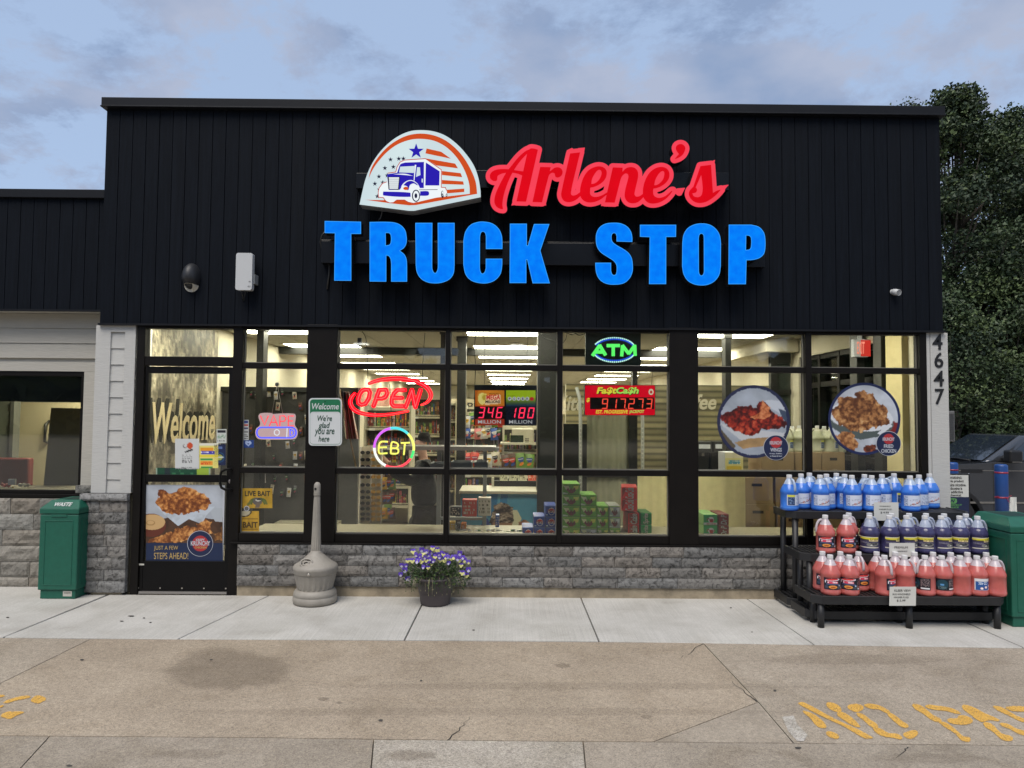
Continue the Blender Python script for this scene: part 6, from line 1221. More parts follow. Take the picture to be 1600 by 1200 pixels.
a = canvas(18, 22, (196,200,194)); rect(a,.1,.08,.9,.26,(24,26,34)); scribble(a,.1,.4,.9,.64,(50,130,70),25,3,.8); scribble(a,.1,.75,.9,.92,(60,60,60),26,1,.6); paper(338.5, 670.5, 354, 692.5, a, 'small white hours decal with black bar on the door glass')
a = canvas(20, 36, (24,36,72)); x_, y_ = uv(a); paint(a, ell(a,.5,.62,.4,.24) & ~ell(a,.5,.62,.33,.2), (40,84,120)); ell(a,.5,.62,.24,.14,(150,160,80)); rect(a,.2,.6,.8,.64,(200,206,200)); rect(a,.25,.1,.7,.22,(90,110,160)); paper(334.5, 694.5, 352.5, 727, a, 'dark blue square decal with round badge on the door glass')
# bait signs and card decals in the narrow window
a = canvas(48, 32, (178,142,46)); a *= (.86+.25*noise2(32,48,5,50))[...,None]; a = np.clip(a, 0, 1); m = ell(a,.52,.68,.29,.22); paint(a, m & ~ell(a,.52,.8,.19,.2), (70,88,44)); ell(a,.5,.66,.16,.2,(92,88,84)); paint(a, polym(a, [(.4,1),(.48,.7),(.62,.72),(.56,1)]), (104,92,80)); ell(a,.52,.6,.09,.05,(196,192,176)); ell(a,.55,.56,.07,.05,(40,42,44)); ell(a,.24,.74,.05,.16,(98,104,52),.5); ell(a,.76,.7,.05,.14,(98,104,52),-.5)
t = paper(378.8, 763, 425.6, 794, a, 'yellow live bait poster with a fish in the narrow window', YD, 'poster', 'poster'); fb = off(370,740,10.909); lt('LIVE BAIT', [(138,296),(570,384)], m_lk, t, YD-.001, f=fb, bold=.02)
a = canvas(28, 36, (176,138,46)); a *= (.86+.25*noise2(36,28,5,51))[...,None]; a = np.clip(a, 0, 1); m = ell(a,.12,.02,.38,.2); paint(a, m, (176,168,140)); paint(a, ell(a,.12,.02,.46,.24) & ~m, (40,40,36)); rect(a,.02,.34,.95,.37,(92,66,26)); rect(a,.02,.78,.95,.81,(92,66,26))
t = paper(377.6, 798.5, 404.8, 834, a, 'smaller cropped yellow bait poster below the live bait one', YD, 'poster', 'poster'); lt('BAIT', [(100,822),(356,922)], M('brown_print', (.07,.04,.012), .5), t, YD-.001, f=fb, bold=.03)
cd_ = thing('decal', 'round white decal lapping the corner of the live bait poster', 'sticker', P(385.5,795,YD)); wall_obj('disc', [circ(385.3,794.6,4.2)], YD-.002, .0006, m_pl, cd_); wall_obj('disc_print', [circ(385.3,794.6,3.2)], YD-.003, .0006, M('grey_print_dark', (.12,.12,.12), .5), cd_)
a = canvas(14, 40, (196,198,196)); rect(a,.15,.05,.85,.16,(50,70,140)); rect(a,.15,.22,.85,.3,(190,60,50)); rect(a,.15,.36,.85,.46,(40,50,100)); rect(a,.15,.54,.85,.62,(120,120,120)); scribble(a,.15,.68,.85,.95,(70,70,70),27,3,.8); paper(380.5, 656, 388.6, 688, a, 'white strip of card logos at the left edge of the narrow window', YD, 'decal', 'sticker')
a = canvas(22, 14, (28,62,128)); paint(a, ell(a,.36,.36,.16,.24) | ell(a,.62,.36,.16,.24) | polym(a, [(.22,.46),(.76,.46),(.5,.85)]), (170,186,220)); paint(a, polym(a, [(.36,.42),(.62,.42),(.5,.66)]), (28,62,128)); paper(379.5, 687.5, 396.5, 699.5, a, 'blue decal with white heart shape under the card logos', YD, 'decal', 'sticker')
# ================================================================ inside the shop
def PX(px, py, x):                                   # on the upright side plane x = const
    d = ray(px, py); t = x/d.x; return Vector((0, -CAM_D, CAM_H)) + d*t
# ceiling lamps; the unseen nearest row is set forward to light the window goods
m_lamp = EM('lit_ceiling_panel', (1.0,.935,.75), 25.0)
m_lrim = M('lamp_rim', (.5,.48,.4), .5)
for j, yy in enumerate((0.45, 2.55, 4.45, 6.35, 8.25, 10.15, 12.05, 13.95, 15.85, 17.75)):
    for i, xx in enumerate((-2.92, 0.02, 2.88)):
        t = thing('ceiling_light', f'long lit ceiling panel, {("left","middle","right")[i]} of its row, {("unseen nearest","second","third","fourth","fifth","sixth","seventh","eighth","ninth","farthest")[j]} row from the window', 'ceiling light', (xx, yy, CZ), 0, 'lit ceiling panels')
        MB().box(xx-.56, xx+.56, yy-.27, yy+.27, CZ-.008, CZ-.003).build('diffuser', m_lamp, t); b = MB()
        b.box(xx-.6, xx+.6, yy-.31, yy-.27, CZ-.012, CZ-.001); b.box(xx-.6, xx+.6, yy+.27, yy+.31, CZ-.012, CZ-.001); b.box(xx-.6, xx-.56, yy-.27, yy+.27, CZ-.012, CZ-.001); b.box(xx+.56, xx+.6, yy-.27, yy+.27, CZ-.012, CZ-.001); b.build('frame', m_lrim, t)
m_post = M('dark_interior_metal', (.011,.0115,.010), .45, var=.2, vscale=3)
MB().box(XL+.17, XR-.17, 4.7, 4.9, CZ-.115, CZ-.001).build('beam', m_post, shop)
def column(px0, px1, Y, label, depth=.16, z1=None, mat=None):
    a_, b_ = P(px0, 660, Y), P(px1, 660, Y); t = thing('interior_column', label, 'column', ((a_.x+b_.x)/2, Y, 0)); zt = z1 or CZ-.001
    MB().box(a_.x, b_.x, Y, Y+depth, .12, zt-.06).build('shaft', mat or m_post, t); MB().box(a_.x-.02, b_.x+.02, Y-.015, Y+depth+.015, 0, .12).build('base', mat or m_post, t); MB().box(a_.x-.015, b_.x+.015, Y-.012, Y+depth+.012, zt-.06, zt).build('head', mat or m_post, t)
column(713.5, 727, 3.0, 'slim dark column inside, left of the lottery board'); column(840, 869, 1.35, 'wide dark column inside, right of the lottery board', .3); column(988.5, 996, 2.6, 'thin dark post behind the jackpot board'); column(687, 695, 2.2, 'thin dark post behind the open sign')
column(1134, 1143, 2.4, 'thin dark post behind the chicken wings sticker'); column(398.5, 409, 2.0, 'thin dark post behind the vape sign'); column(1340, 1352, 1.1, 'dark post behind the fried chicken sticker'); column(1378, 1390, .62, 'dark post further back behind the fried chicken sticker')
column(1410.5, 1432, .28, 'cream plastered column just inside the rightmost window', .3, None, M('cream_plaster', (.55,.47,.25), .8, var=.06, vscale=3))
# mural wall behind the door with the greeting
xw = XL+.162; a = canvas(150, 240, (120,104,70)); n1 = noise2(240,150,10,60,6); n2 = noise2(240,150,26,61,4); n3 = np.repeat(noise2(60,150,34,62,3), 4, 0); x_, y_ = uv(a); t_ = np.clip(.45+1.3*(n1-.45)+1.1*(n2-.5)+1.0*(n3-.5), 0, 1)[...,None]
a[:] = np.array((74,68,56))/255+(np.array((208,198,170))-np.array((74,68,56)))/255*t_; m = (n2 > .70); a[m] *= .6; m = (y_ > .77); a[m] *= (.6+.5*((x_*31+y_*9)%1 > .5))[m][:,None]
ya, yb = PX(229,650,xw).y, PX(338,650,xw).y; mu = thing('wall_mural', 'bark textured mural wall with pale welcome lettering behind the door', 'wall', (xw, (ya+yb)/2, 0))
printed('print', a, flat((xw, ya, .02), (0, yb-ya, 0), (0, 0, 2.72)), mu, mat=vcol_mat()); MB().box(XL+.1601, xw-.0005, ya, yb, .02, 2.74).build('panel', m_pl, mu)
for dx, dz, mt, th in ((0.0,0.0,M('mural_black', (.02,.018,.014), .6),.006), (0,0,M('mural_cream', (.66,.55,.33), .6),.010)):
    k_ = 0 if th > .008 else 1; o0, o1, o2 = PX(235-5.5*k_, 695-2*k_, xw), PX(334-6.5*k_, 693-2*k_, xw), PX(233, 628-7*k_, xw)
    text('Welcome', (xw+.001, o0.y, o0.z), (0, o1.y-o0.y, 0), (0, 0, o2.z-o0.z), mt, mu, bold=.015+.03*k_, shear=.12, thick=th)
# dark partition and hanging goods behind the narrow window
a_, b_ = P(338, 660, 2.5), P(560, 660, 2.5)
pw = thing('partition', 'dark grey display partition behind the narrow window and door', 'wall', ((a_.x+b_.x)/2, 2.5, 0)); MB().box(a_.x, b_.x, 2.5, 2.6, 0, 1.98).build('panel', M('dark_pegboard', (.06,.06,.058), .7, var=.2, vscale=6), pw); MB().box(a_.x, b_.x, 2.44, 2.62, 1.98, 2.04).build('top_rail', m_post, pw)
MB().box(P(431,800,2.3)[0], P(528,800,2.3)[0], 2.25, 2.499, P(450,826,2.3)[2], P(450,816,2.3)[2]).build('ledge', M('cream_laminate', (.42,.39,.29), .5), pw)
PK = [C8(*c) for c in ((206,60,40),(226,180,50),(60,110,60),(40,80,160),(220,210,190),(160,60,90),(236,140,50),(90,60,40),(200,200,205),(30,32,38),(120,160,70),(210,120,120))]
pk_m = [M(f'packet_{i}', tuple(v*.8+.02 for v in c), .35, var=.25, vscale=14) for i, c in enumerate(PK)]
def packet_mesh(wd, h, mt):
    b = MB(); n = 5; V = []
    for j in range(n+1):
        for i in range(n+1):
            u, v = i/n, j/n; V.append(((u-.5)*wd*(1-.06*math.sin(math.pi*v)), -.03*math.sin(math.pi*u)**.6*math.sin(math.pi*v)**.6*(h/.2), v*h))
    b.add(V, [(j*(n+1)+i, j*(n+1)+i+1, (j+1)*(n+1)+i+1, (j+1)*(n+1)+i) for j in range(n) for i in range(n)], 0, True)
    b.add([(wd*.34*math.cos(q), -.0325*(h/.2), h*(.62+.15*math.sin(q)+.05*math.sin(2*q+1))) for q in np.linspace(0, 6.283, 10, endpoint=False)], [tuple(range(10))], 1); b.add([(wd*.24*math.cos(q)+wd*.05, -.0335*(h/.2), h*(.33+.12*math.sin(q+.5))) for q in np.linspace(0, 6.283, 8, endpoint=False)], [tuple(range(8))], 2); b.add([(-wd*.3,-.0345*(h/.2),h*.58),(wd*.26,-.0345*(h/.2),h*.62),(wd*.26,-.0345*(h/.2),h*.67),(-wd*.3,-.0345*(h/.2),h*.63)], [(0,1,2,3)], 3)
    return b
PKM = {}
def packets(px_y, Y, wd, h, label, group, name='snack_packet', cat='packet', pal=range(12), seed=0):
    r = random.Random(seed)
    for x, y in px_y:
        k = r.choice(list(pal)); key = (wd, h, k)
        if key not in PKM: o = packet_mesh(wd, h, 0).build(name, [pk_m[k], pk_m[(k+5)%12], pk_m[(k+8)%12], pk_m[8 if k != 8 else 9]]); PKM[key] = o.data
        else: o = bpy.data.objects.new(name, PKM[key]); COL.objects.link(o)
        c_ = P(x, y, Y); o.location = (c_.x, Y-.01+r.uniform(-.02,.02), c_.z); o.rotation_euler = (r.uniform(-.1,.1), r.uniform(-.12,.12), r.uniform(-.3,.3)); o.scale = (1, 1, r.uniform(.85,1.1)); tag(o, label, cat, group)
r_ = random.Random(5)
packets([(384+9.5*i+r_.uniform(-2,2), 622+19*j+r_.uniform(-3,3)) for i in range(11) for j in range(9) if r_.random() < .5], 2.46, .055, .11, 'small hanging packet on the dark partition behind the narrow window', 'small packets hung on the dark partition', seed=2, pal=(4,8,9,9,9,9,7,7))
# far wall: coolers and beige bulkhead
m_bulk = M('beige_bulkhead', (.56,.50,.36), .7); bk = thing('bulkhead', 'beige bulkhead lettered BEER over the far coolers', 'wall', (-1, 18.6, 2.0)); MB().box(XL+.17, 2.6, 18.5, 19.5, 1.76, 2.26).build('panel', m_bulk, bk); text('BEER', (P(730,640,18.5).x, 18.497, 1.87), (1.0,0,0), (0,0,.27), M('dark_print', (.03,.03,.03), .5), bk, bold=.02, thick=.004)
b = MB(); x0_ = P(705,640,18.5).x; b.prism([(x0_,2.0),(x0_+.16,1.88),(x0_+.16,2.12)], 18.49, 18.499); b.prism([(x0_+.54,2.0),(x0_+.38,1.88),(x0_+.38,2.12)], 18.49, 18.499); b.build('arrow', M('dark_print', (.03,.03,.03), .5), bk)
def goods_art(w_, h, rows, seed, bg=(60,58,50), bottle=True):
    a = canvas(w_, h, bg); r = random.Random(seed); pal = ((190,60,46),(226,186,70),(70,120,70),(50,86,160),(224,216,196),(170,70,96),(236,150,60),(120,84,56),(206,206,206),(50,50,54),(140,170,80),(216,130,120))
    for k in range(rows):
        y0, y1 = k/rows, (k+1)/rows; x = 0
        while x < 1:
            wd = r.uniform(.025,.075); c_ = r.choice(pal); n_ = r.randint(1,3); hh = r.uniform(.35,.8)
            for q in range(n_):
                x0 = x+wd*q*.5; top = y1-.12/rows-hh/rows; cc_ = tuple(v*r.uniform(.75,1.05) for v in c_); rect(a, x0+wd*.06, top+.1*hh/rows, x0+wd*.46, y1-.12/rows, cc_); ell(a, x0+wd*.26, top+.1*hh/rows, wd*.2, .12*hh/rows, cc_); rect(a, x0+wd*.1, y1-(.12+hh*.62)/rows, x0+wd*.42, y1-(.12+hh*.3)/rows, r.choice(pal)); 
                if r.random() < .5: ell(a, x0+wd*.26, y1-(.12+hh*.45)/rows, wd*.1, .1*hh/rows, r.choice(pal))
            x += wd*(.5*n_)+r.choice((0,0,.012,.03))
        rect(a, 0, y1-.12/rows, 1, y1-.05/rows, (196,188,160))
    nz_ = noise2(h, w_, 20, seed, 3)[...,None]; return np.clip(a*(.62+.55*nz_), 0, 1)
def cooler(x0, x1, Y, label, n, seed):
    t = thing('drinks_cooler', label, 'cooler', ((x0+x1)/2, Y, 0)); t['z'] = 1; b = MB(); b.box(x0, x1, Y, Y+.8, 0, .12); b.box(x0, x1, Y+.6, Y+.8, .12, 2.0); b.box(x0, x0+.05, Y, Y+.6, .12, 2.0); b.box(x1-.05, x1, Y, Y+.6, .12, 2.0); b.box(x0+.05, x1-.05, Y, Y+.6, 1.92, 2.0); b.build('case', m_post, t)
    w_ = (x1-x0-.1)/n
    for k in range(n):
        xa_, xb_ = x0+.05+k*w_, x0+.05+(k+1)*w_; printed('stock', goods_art(60, 80, 5, seed+k), flat((xa_, Y+.3, .14), (w_, 0, 0), (0, 0, 1.76)), t); d = MB()
        d.box(xa_+.005, xa_+.05, Y-.03, Y-.001, .13, 1.93); d.box(xb_-.05, xb_-.005, Y-.03, Y-.001, .13, 1.93); d.box(xa_+.05, xb_-.05, Y-.03, Y-.001, 1.87, 1.93); d.box(xa_+.05, xb_-.05, Y-.03, Y-.001, .13, .19); do = d.build('door', m_post, t)
        h_ = MB(); h_.tube([(xb_-.03, Y-.06, .8), (xb_-.03, Y-.06, 1.3)], .012, 8); h_.build('handle', M('worn_aluminium', (.38,.36,.34), .4, .8), do)
    del t['z']; t.scale = (1, 1, .865)
cooler(-3.5, -1.55, 18.7, 'row of glass door drinks coolers at the far left of the shop', 3, 70); cooler(-1.5, 1.1, 18.7, 'row of glass door drinks coolers at the far middle of the shop', 4, 80)
# aisle shelving
m_gon = M('cream_shelving', (.46,.43,.33), .5)
def gondola(px0, px1, Y, z0, z1, n, label, seed, art=True, back=None):
    a_, b_ = P(px0, 700, Y), P(px1, 700, Y); t = thing('aisle_shelf', label, 'shelf', ((a_.x+b_.x)/2, Y, 0)); MB().box(a_.x, b_.x, Y+.42, Y+.46, 0, z1+.03).build('back_panel', back or m_gon, t)
    for k in range(n):
        z = z0+(z1-z0)*k/n; MB().box(a_.x, b_.x, Y, Y+.42, z-.03, z).build('shelf', m_gon, t); b = MB()
        for i in range(int((b_.x-a_.x)/.28)): b.box(a_.x+.06+i*.28, a_.x+.15+i*.28, Y-.006, Y-.001, z-.034, z+.004)
        b.build('price_tags', m_card, t)
        if art: printed('stock', goods_art(150, 40, 1, seed+k, (50,46,40)), flat((a_.x+.01, Y+.12, z+.002), (b_.x-a_.x-.02, 0, 0), (0, 0, (z1-z0)/n*.92)), t)
    for x in (a_.x-.02, b_.x-.01): MB().box(x, x+.03, Y-.01, Y+.48, 0, z1+.06).build('upright', m_gon, t)
    return t
gondola(722, 786, 5.2, .35, 1.72, 4, 'aisle shelf of snacks behind the lottery board at left', 100); gondola(787, 842, 4.6, .35, 1.5, 3, 'aisle shelf carrying crisps and the microwave behind the lottery board', 110, True)
gondola(570, 640, 4.2, .3, 1.78, 5, 'tall aisle shelf of small goods seen behind the open sign', 120); gondola(640, 700, 9.5, .3, 1.75, 4, 'far aisle shelf beyond the person', 150); gondola(728, 800, 8.5, .3, 1.85, 5, 'far aisle shelf above the snack shelf behind the lottery board', 160); gondola(800, 842, 11.0, .3, 1.8, 4, 'farthest aisle shelf seen right of the lottery board', 170); gondola(566, 640, 12.5, .3, 1.85, 4, 'farthest aisle shelf seen through the open sign', 180)
gondola(700, 712, 6.5, .3, 1.9, 5, 'narrow end of an aisle shelf left of the slim dark column', 130); gondola(640, 688, 6.2, .3, 2.0, 5, 'aisle shelf of goods behind the person', 140)
r_ = random.Random(9)
packets([(730+8.5*i+r_.uniform(-2,2), 686+r_.uniform(-3,3)-(j*20)) for i in range(7) for j in range(2)], 5.1, .13, .2, 'crumpled snack packet on the upper hooks of the aisle shelf behind the lottery board', 'snack packets on the aisle shelf', seed=4)
packets([(730+11*i+r_.uniform(-2,2), 729+r_.uniform(-2,2)) for i in range(6)], 5.1, .15, .21, 'snack packet on the lower row of the aisle shelf behind the lottery board', 'snack packets on the aisle shelf', seed=5, pal=(4,8,6,11,0))
for i, k in enumerate((7,7,10,10)):
    packets([(791+11.5*i, 733)], 4.52, .15, .24, f'{("tan","tan","lime green","lime green")[i]} crisp bag, {ORD[i]} from left in front of the aisle shelf below the microwave', 'crisp bags below the microwave', seed=i, pal=(k,))
mw = thing('microwave', 'cream microwave oven on the aisle shelf under the lottery board', 'microwave', P(817, 691, 4.5)); q0, q1 = P(800, 670, 4.5), P(834, 691.5, 4.5); MB().box(q0.x, q1.x, 4.5, 4.85, q1.z, q0.z).build('case', m_gon, mw, bevel=.01); MB().box(P(803,0,4.5).x, P(823,0,4.5).x, 4.492, 4.4995, P(0,688.5,4.5).z, P(0,673.5,4.5).z).build('door_glass', M('dark_oven_glass', (.03,.04,.03), .15), mw); b = MB()
for k in range(6): b.box(P(826+(k%2)*3,0,4.5).x, P(828+(k%2)*3,0,4.5).x, 4.494, 4.4995, P(0,680+(k//2)*3,4.5).z, P(0,678+(k//2)*3,4.5).z)
b.build('keypad', m_lk, mw)
MB().box(P(788,0,4.4).x, P(842,0,4.4).x, 4.4, 4.95, P(800,695,4.4).z, P(800,691.6,4.4).z).build('microwave_shelf', m_gon, mw)
# counter with the printed blue front
ct = thing('counter', 'counter with a sky blue printed front of an ice cream cup', 'counter', (.0, 1.5, 0)); q0, q1 = P(720, 771, 1.4), P(838.5, 850, 1.4); q1.z = 0.0
MB().box(q0.x, q1.x, 1.41, 2.0, 0, q0.z-.001).build('body', m_gon, ct); MB().box(q0.x-.02, q1.x+.02, 1.38, 2.05, q0.z, q0.z+.03).build('top', M('cream_laminate', (.42,.39,.29), .5), ct)
a = canvas(120, 64, (70,140,170)); a *= (.9+.15*noise2(64,120,4,150))[...,None]; a = np.clip(a,0,1); paint(a, polym(a, [(.4,0),(.62,0),(.58,.6),(.36,.6)]), (30,110,160)); paint(a, polym(a, [(.49,0),(.53,0),(.48,.6),(.46,.6)]), (80,150,180)); x_, y_ = uv(a)
m = ell(a,.55,.62,.16,.40); lumps(a, m, 16, 152, (40,26,22), (150,130,110), (222,214,196), 1.3); m = polym(a, [(.42,.72),(.70,.72),(.66,1),(.45,1)]); paint(a, m, (150,110,80)); paint(a, polym(a, [(.68,.4),(.74,.4),(.8,.62),(.7,1),(.62,1),(.7,.66)]), (206,202,170)); m = ell(a,.84,.8,.07,.16); lumps(a, m, 6, 154, (120,70,40), (190,140,100), (214,180,140), 1)
paint(a, ell(a,.33,.9,.06,.3), (40,60,140))
printed('printed_front', a, flat((q0.x, 1.405, .35), (q1.x-q0.x, 0, 0), (0, 0, q0.z-.35)), ct)
for k, (x0, x1, y0, col, lb) in enumerate(((781,794,741,4,'left'),(795,808,741,4,'middle'),(809,824,741,4,'third'),(825,838.5,741,0,'rightmost orange'))):
    t = thing('price_board', f'{lb} printed price card standing on the counter back rail', 'card', P((x0+x1)/2, 751, 1.9)); a = canvas(20, 14, (222,80,50) if col == 0 else (214,210,180)); scribble(a,.1,.15,.9,.9,(70,66,60) if col else (240,220,200),160+k,3,.7); c0, c1 = P(x0, 751, 1.9), P(x1-.8, y0, 1.9); printed('print', a, flat((c0.x, 1.899, c0.z), (c1.x-c0.x,0,0), (0,0,c1.z-c0.z)), t); MB().box(c0.x, c1.x, 1.9, 1.905, c0.z, c1.z).build('sheet', m_pl, t)
gr = thing('snack_rack', 'dark hanging rack with cream rail above the blue counter', 'shelf', P(810, 765, 1.95)); q0, q1 = P(772, 751, 1.95), P(840, 766, 1.95); MB().box(q0.x, q1.x, 1.95, 1.99, q1.z+.02, q0.z).build('back', m_post, gr); MB().box(q0.x, q1.x, 1.92, 1.99, q1.z, q1.z+.018).build('rail', m_gon, gr); MB().box(q0.x-.03, q0.x-.001, 1.92, 1.99, q1.z, P(0,740,1.95).z).build('side', m_gon, gr)
# grey tube stand
ts = thing('tube_stand', 'grey square tube stand inside the second big window', 'stand', (-.3, .75, 0)); m_gt = M('grey_painted_tube', (.20,.215,.215), .45)
b = MB(); 
def bar(x0, y0, x1, y1, Y, th=.04): p, q = P(x0, y0, Y), P(x1, y1, Y); b.box(min(p.x,q.x), max(p.x,q.x), Y, Y+th, min(p.z,q.z), max(p.z,q.z))
bar(755,703,759.5,835,.8); bar(683,700,688,835,.8); bar(640,698.5,780,704,.76,.03); bar(688,808,755,813,.8); b.build('tube', m_gt, ts); b = MB(); p = P(755,700,.8); b.box(P(640,0,.75).x, P(781,0,.75).x, .72, 1.15, P(0,698,.75).z, P(0,692,.75).z); b.build('top', M('grey_brown_top', (.16,.15,.14), .5), ts)
for x0, x1, y0, y1, lb in ((672,700,724,733,'left grey document tray on the window rail'),(704,737,722,733,'middle grey document tray on the window rail'),(741,762,722,733,'right grey document tray on the window rail')):
    t = thing('tray', lb, 'tray', P((x0+x1)/2, y1, .3)); c0, c1 = P(x0, y1+2, .3), P(x1, y0, .3); b = MB(); b.box(c0.x, c1.x, .3, .6, c0.z-.004, c0.z); b.build('bottom', m_gt, t); b = MB(); b.box(c0.x, c1.x, .3, .312, c0.z, c1.z); b.box(c0.x, c1.x, .588, .6, c0.z, c1.z); b.box(c0.x, c0.x+.012, .312, .588, c0.z, c1.z); b.box(c1.x-.012, c1.x, .312, .588, c0.z, c1.z); b.build('side', m_gt, t)
# window ledge and cartons
m_ledge = M('window_ledge_laminate', (.34,.31,.22), .5); zl = z_s1-.02
led = thing('window_ledge', 'low cream window ledge running along inside the big windows', 'ledge', (0, .5, 0)); MB().box(xa+.05, XR-.17, .1, .72, zl-.04, zl).build('top', m_ledge, led); MB().box(xa+.05, XR-.17, .14, .68, 0, zl-.041).build('body', m_ledge, led)
def carton_art(kind):
    if kind == 'green' or kind == 'silver':
        a = canvas(40, 26, (86,134,48) if kind == 'green' else (128,134,128)); a *= (.9+.2*noise2(26,40,6,170))[...,None]; a = np.clip(a, 0, 1); paint(a, polym(a, [(.02,.15),(.35,.2),(.4,.55),(.2,.6)]), (186,204,140)); paint(a, polym(a, [(.62,.2),(.95,.15),(.9,.5),(.62,.6)]), (214,206,84) if kind == 'green' else (196,196,190)); m = polym(a, [(.2,.55),(.32,.35),(.4,.62),(.5,.3),(.56,.6),(.7,.32),(.76,.66),(.6,.9),(.4,.92)]); paint(a, m, (96,40,40)); scribble(a,.3,.5,.72,.8,(44,40,36),171,2,.5); paint(a, polym(a, [(0,.8),(.3,.88),(.3,1),(0,1)]), (170,188,160)); rect(a,0,0,1,.06,(120,160,70)); return a
    if kind == 'blue':
        a = canvas(36, 30, (34,58,134)); rect(a,0,0,1,.06,(70,110,190)); ell(a,.55,.56,.3,.36,(222,214,206)); m = ell(a,.55,.56,.26,.31); x_, y_ = uv(a); paint(a, m & (y_ < .46), (190,50,46)); paint(a, m & (y_ > .66), (34,58,134)); scribble(a,.38,.48,.74,.64,(30,34,60),172,1,.8); rect(a,.05,.86,.22,.94,(150,170,210)); return a
    if kind == 'red': a = canvas(28, 30, (176,34,36)); paint(a, polym(a, [(.02,.1),(.25,.02),(.18,.5),(.02,.9)]), (110,24,28)); rect(a,.02,.0,.98,.05,(200,70,64)); return a
    if kind == 'red_dark': a = canvas(28, 30, (170,36,36)); rect(a,.08,.1,.9,.9,(120,40,36)); ell(a,.7,.5,.18,.34,(60,52,44)); ell(a,.75,.5,.05,.2,(190,190,180)); return a
    if kind == 'deep_green': a = canvas(28, 30, (20,116,64)); rect(a,0,0,1,.04,(50,150,90)); return a
    if kind == 'leaf': a = canvas(34, 26, (36,130,74)); ell(a,.55,.5,.22,.3,(214,220,200)); ell(a,.58,.6,.14,.2,(150,44,36)); rect(a,0,.8,1,.98,(206,206,180)); scribble(a,.1,.82,.95,.96,(150,60,40),173,1,.6); return a
    if kind == 'maroon': a = canvas(24, 26, (98,24,32)); rect(a,0,0,1,.05,(140,60,60)); return a
CM = {}
m_cside = {'green': M('green_card', C8(110,160,70), .4), 'silver': M('silver_card', C8(150,155,148), .4), 'blue': M('blue_card', C8(44,70,150), .4), 'red': M('red_card', C8(178,38,38), .4), 'red_dark': M('red_card', C8(178,38,38), .4), 'deep_green': M('deep_green_card', C8(24,120,66), .4), 'leaf': M('leaf_card', C8(120,170,100), .4), 'maroon': M('maroon_card', C8(104,28,36), .4)}
def carton(kind, x0, y0, x1, y1, Y, depth, label, group, words=None, rz=0):
    c0, c1 = P(x0, y1, Y), P(x1, y0, Y); w_, h = c1.x-c0.x, c1.z-c0.z; t = thing('drink_carton', label, 'carton', ((c0.x+c1.x)/2, Y+depth/2, c0.z), R_(rz), group)
    MB().box(-w_/2+.001, w_/2-.001, -depth/2, depth/2, .001, h-.001).build('box', m_cside[kind], t, True, bevel=.004)
    f_ = flat((-w_/2+.003, -depth/2-.0012, .003), (w_-.006, 0, 0), (0, 0, h-.006)); o = printed('print', np.clip(carton_art(kind)*1.42, 0, 1), f_, t, True)
    if words:
        s, vert, mt = words
        if vert: text(s, (w_*.28, -depth/2-.002, h*.05), (0,0,h*.9), (-w_*.55,0,0), mt, t, bold=.02, shear=.2, thick=.0006, local=True)
        else: text(s, (-w_*.3, -depth/2-.002, h*.35), (w_*.62,0,0), (0,0,h*.3), mt, t, bold=.02, shear=.15, thick=.0006, local=True)
gc = 'stacked drink cartons inside the big windows'
RW = ['bottom','second','third','fourth','top']
for ci, (x0, x1, n, top) in enumerate(((879,906.5,5,755.5),(907,932.5,4,772.5),(933,951,3,789.5),(952,969.5,3,789.5))):
    for k in range(n):
        y1 = 844.5-k*17.6 if False else 842.0-k*17.3; kd = 'silver' if (ci == 3 and k) or (ci == 1 and k == 0) else 'green'
        carton(kd, x0, y1-17.0, x1, y1, .26+.02*ci, .34, f'{kd} soda carton, {RW[k]} row of stack {("one","two","three","four")[ci]} from the left in the third big window', gc)
for ci, (x0, x1, n) in enumerate(((816,833.5,1),(834,851.5,2),(852,869.8,3))):
    for k in range(n): y1 = 840.5-k*17; carton('blue', x0, y1-16.6, x1, y1, .24, .3, f'blue soda carton, {RW[k]} row, {("left","middle","right")[ci]} stack at the foot of the dark column', gc, ('PEPSI', False, M('red_print', (.40,.03,.035), .5)))
m_sw = M('white_carton_print', (.62,.6,.56), .5)
for k in range(2): y1 = 838-k*18.3; carton('red_dark', 981, y1-18, 999, y1, .3, .3, f'red soda carton with dark panel, {("bottom","upper")[k]} of two', gc, ('Coke', True, m_sw))
for k in range(2): y1 = 798.6-k*18.8; carton('red', 975, y1-18.5, 999.5, y1, .28, .34, f'red soda carton lying {("lower","topmost")[k]} on the red stack', gc, ('Coca-Cola', True, m_sw), rz=-8)
for k in range(2): y1 = 838-k*18.6; carton('deep_green', 1001, y1-18.2, 1018.5, y1, .3, .3, f'deep green soda carton, {("lower","upper")[k]} beside the red cartons', gc, ('Sprite', True, m_sw))
for k in range(2): y1 = 837.5-k*17; carton('leaf', 1099, y1-16.6, 1121, y1, .25, .36, f'leaf green soda carton, {("lower","upper")[k]} by the right window post', gc, ('7up', False, M('red_print', (.40,.03,.035), .5)), rz=0)
for k in range(2): y1 = 838-k*17.6; carton('maroon', 1122.5, y1-17.2, 1139, y1, .27, .3, f'maroon soda carton, {("lower","upper")[k]} beside the leaf green ones', gc, ('Dr P', True, m_sw))
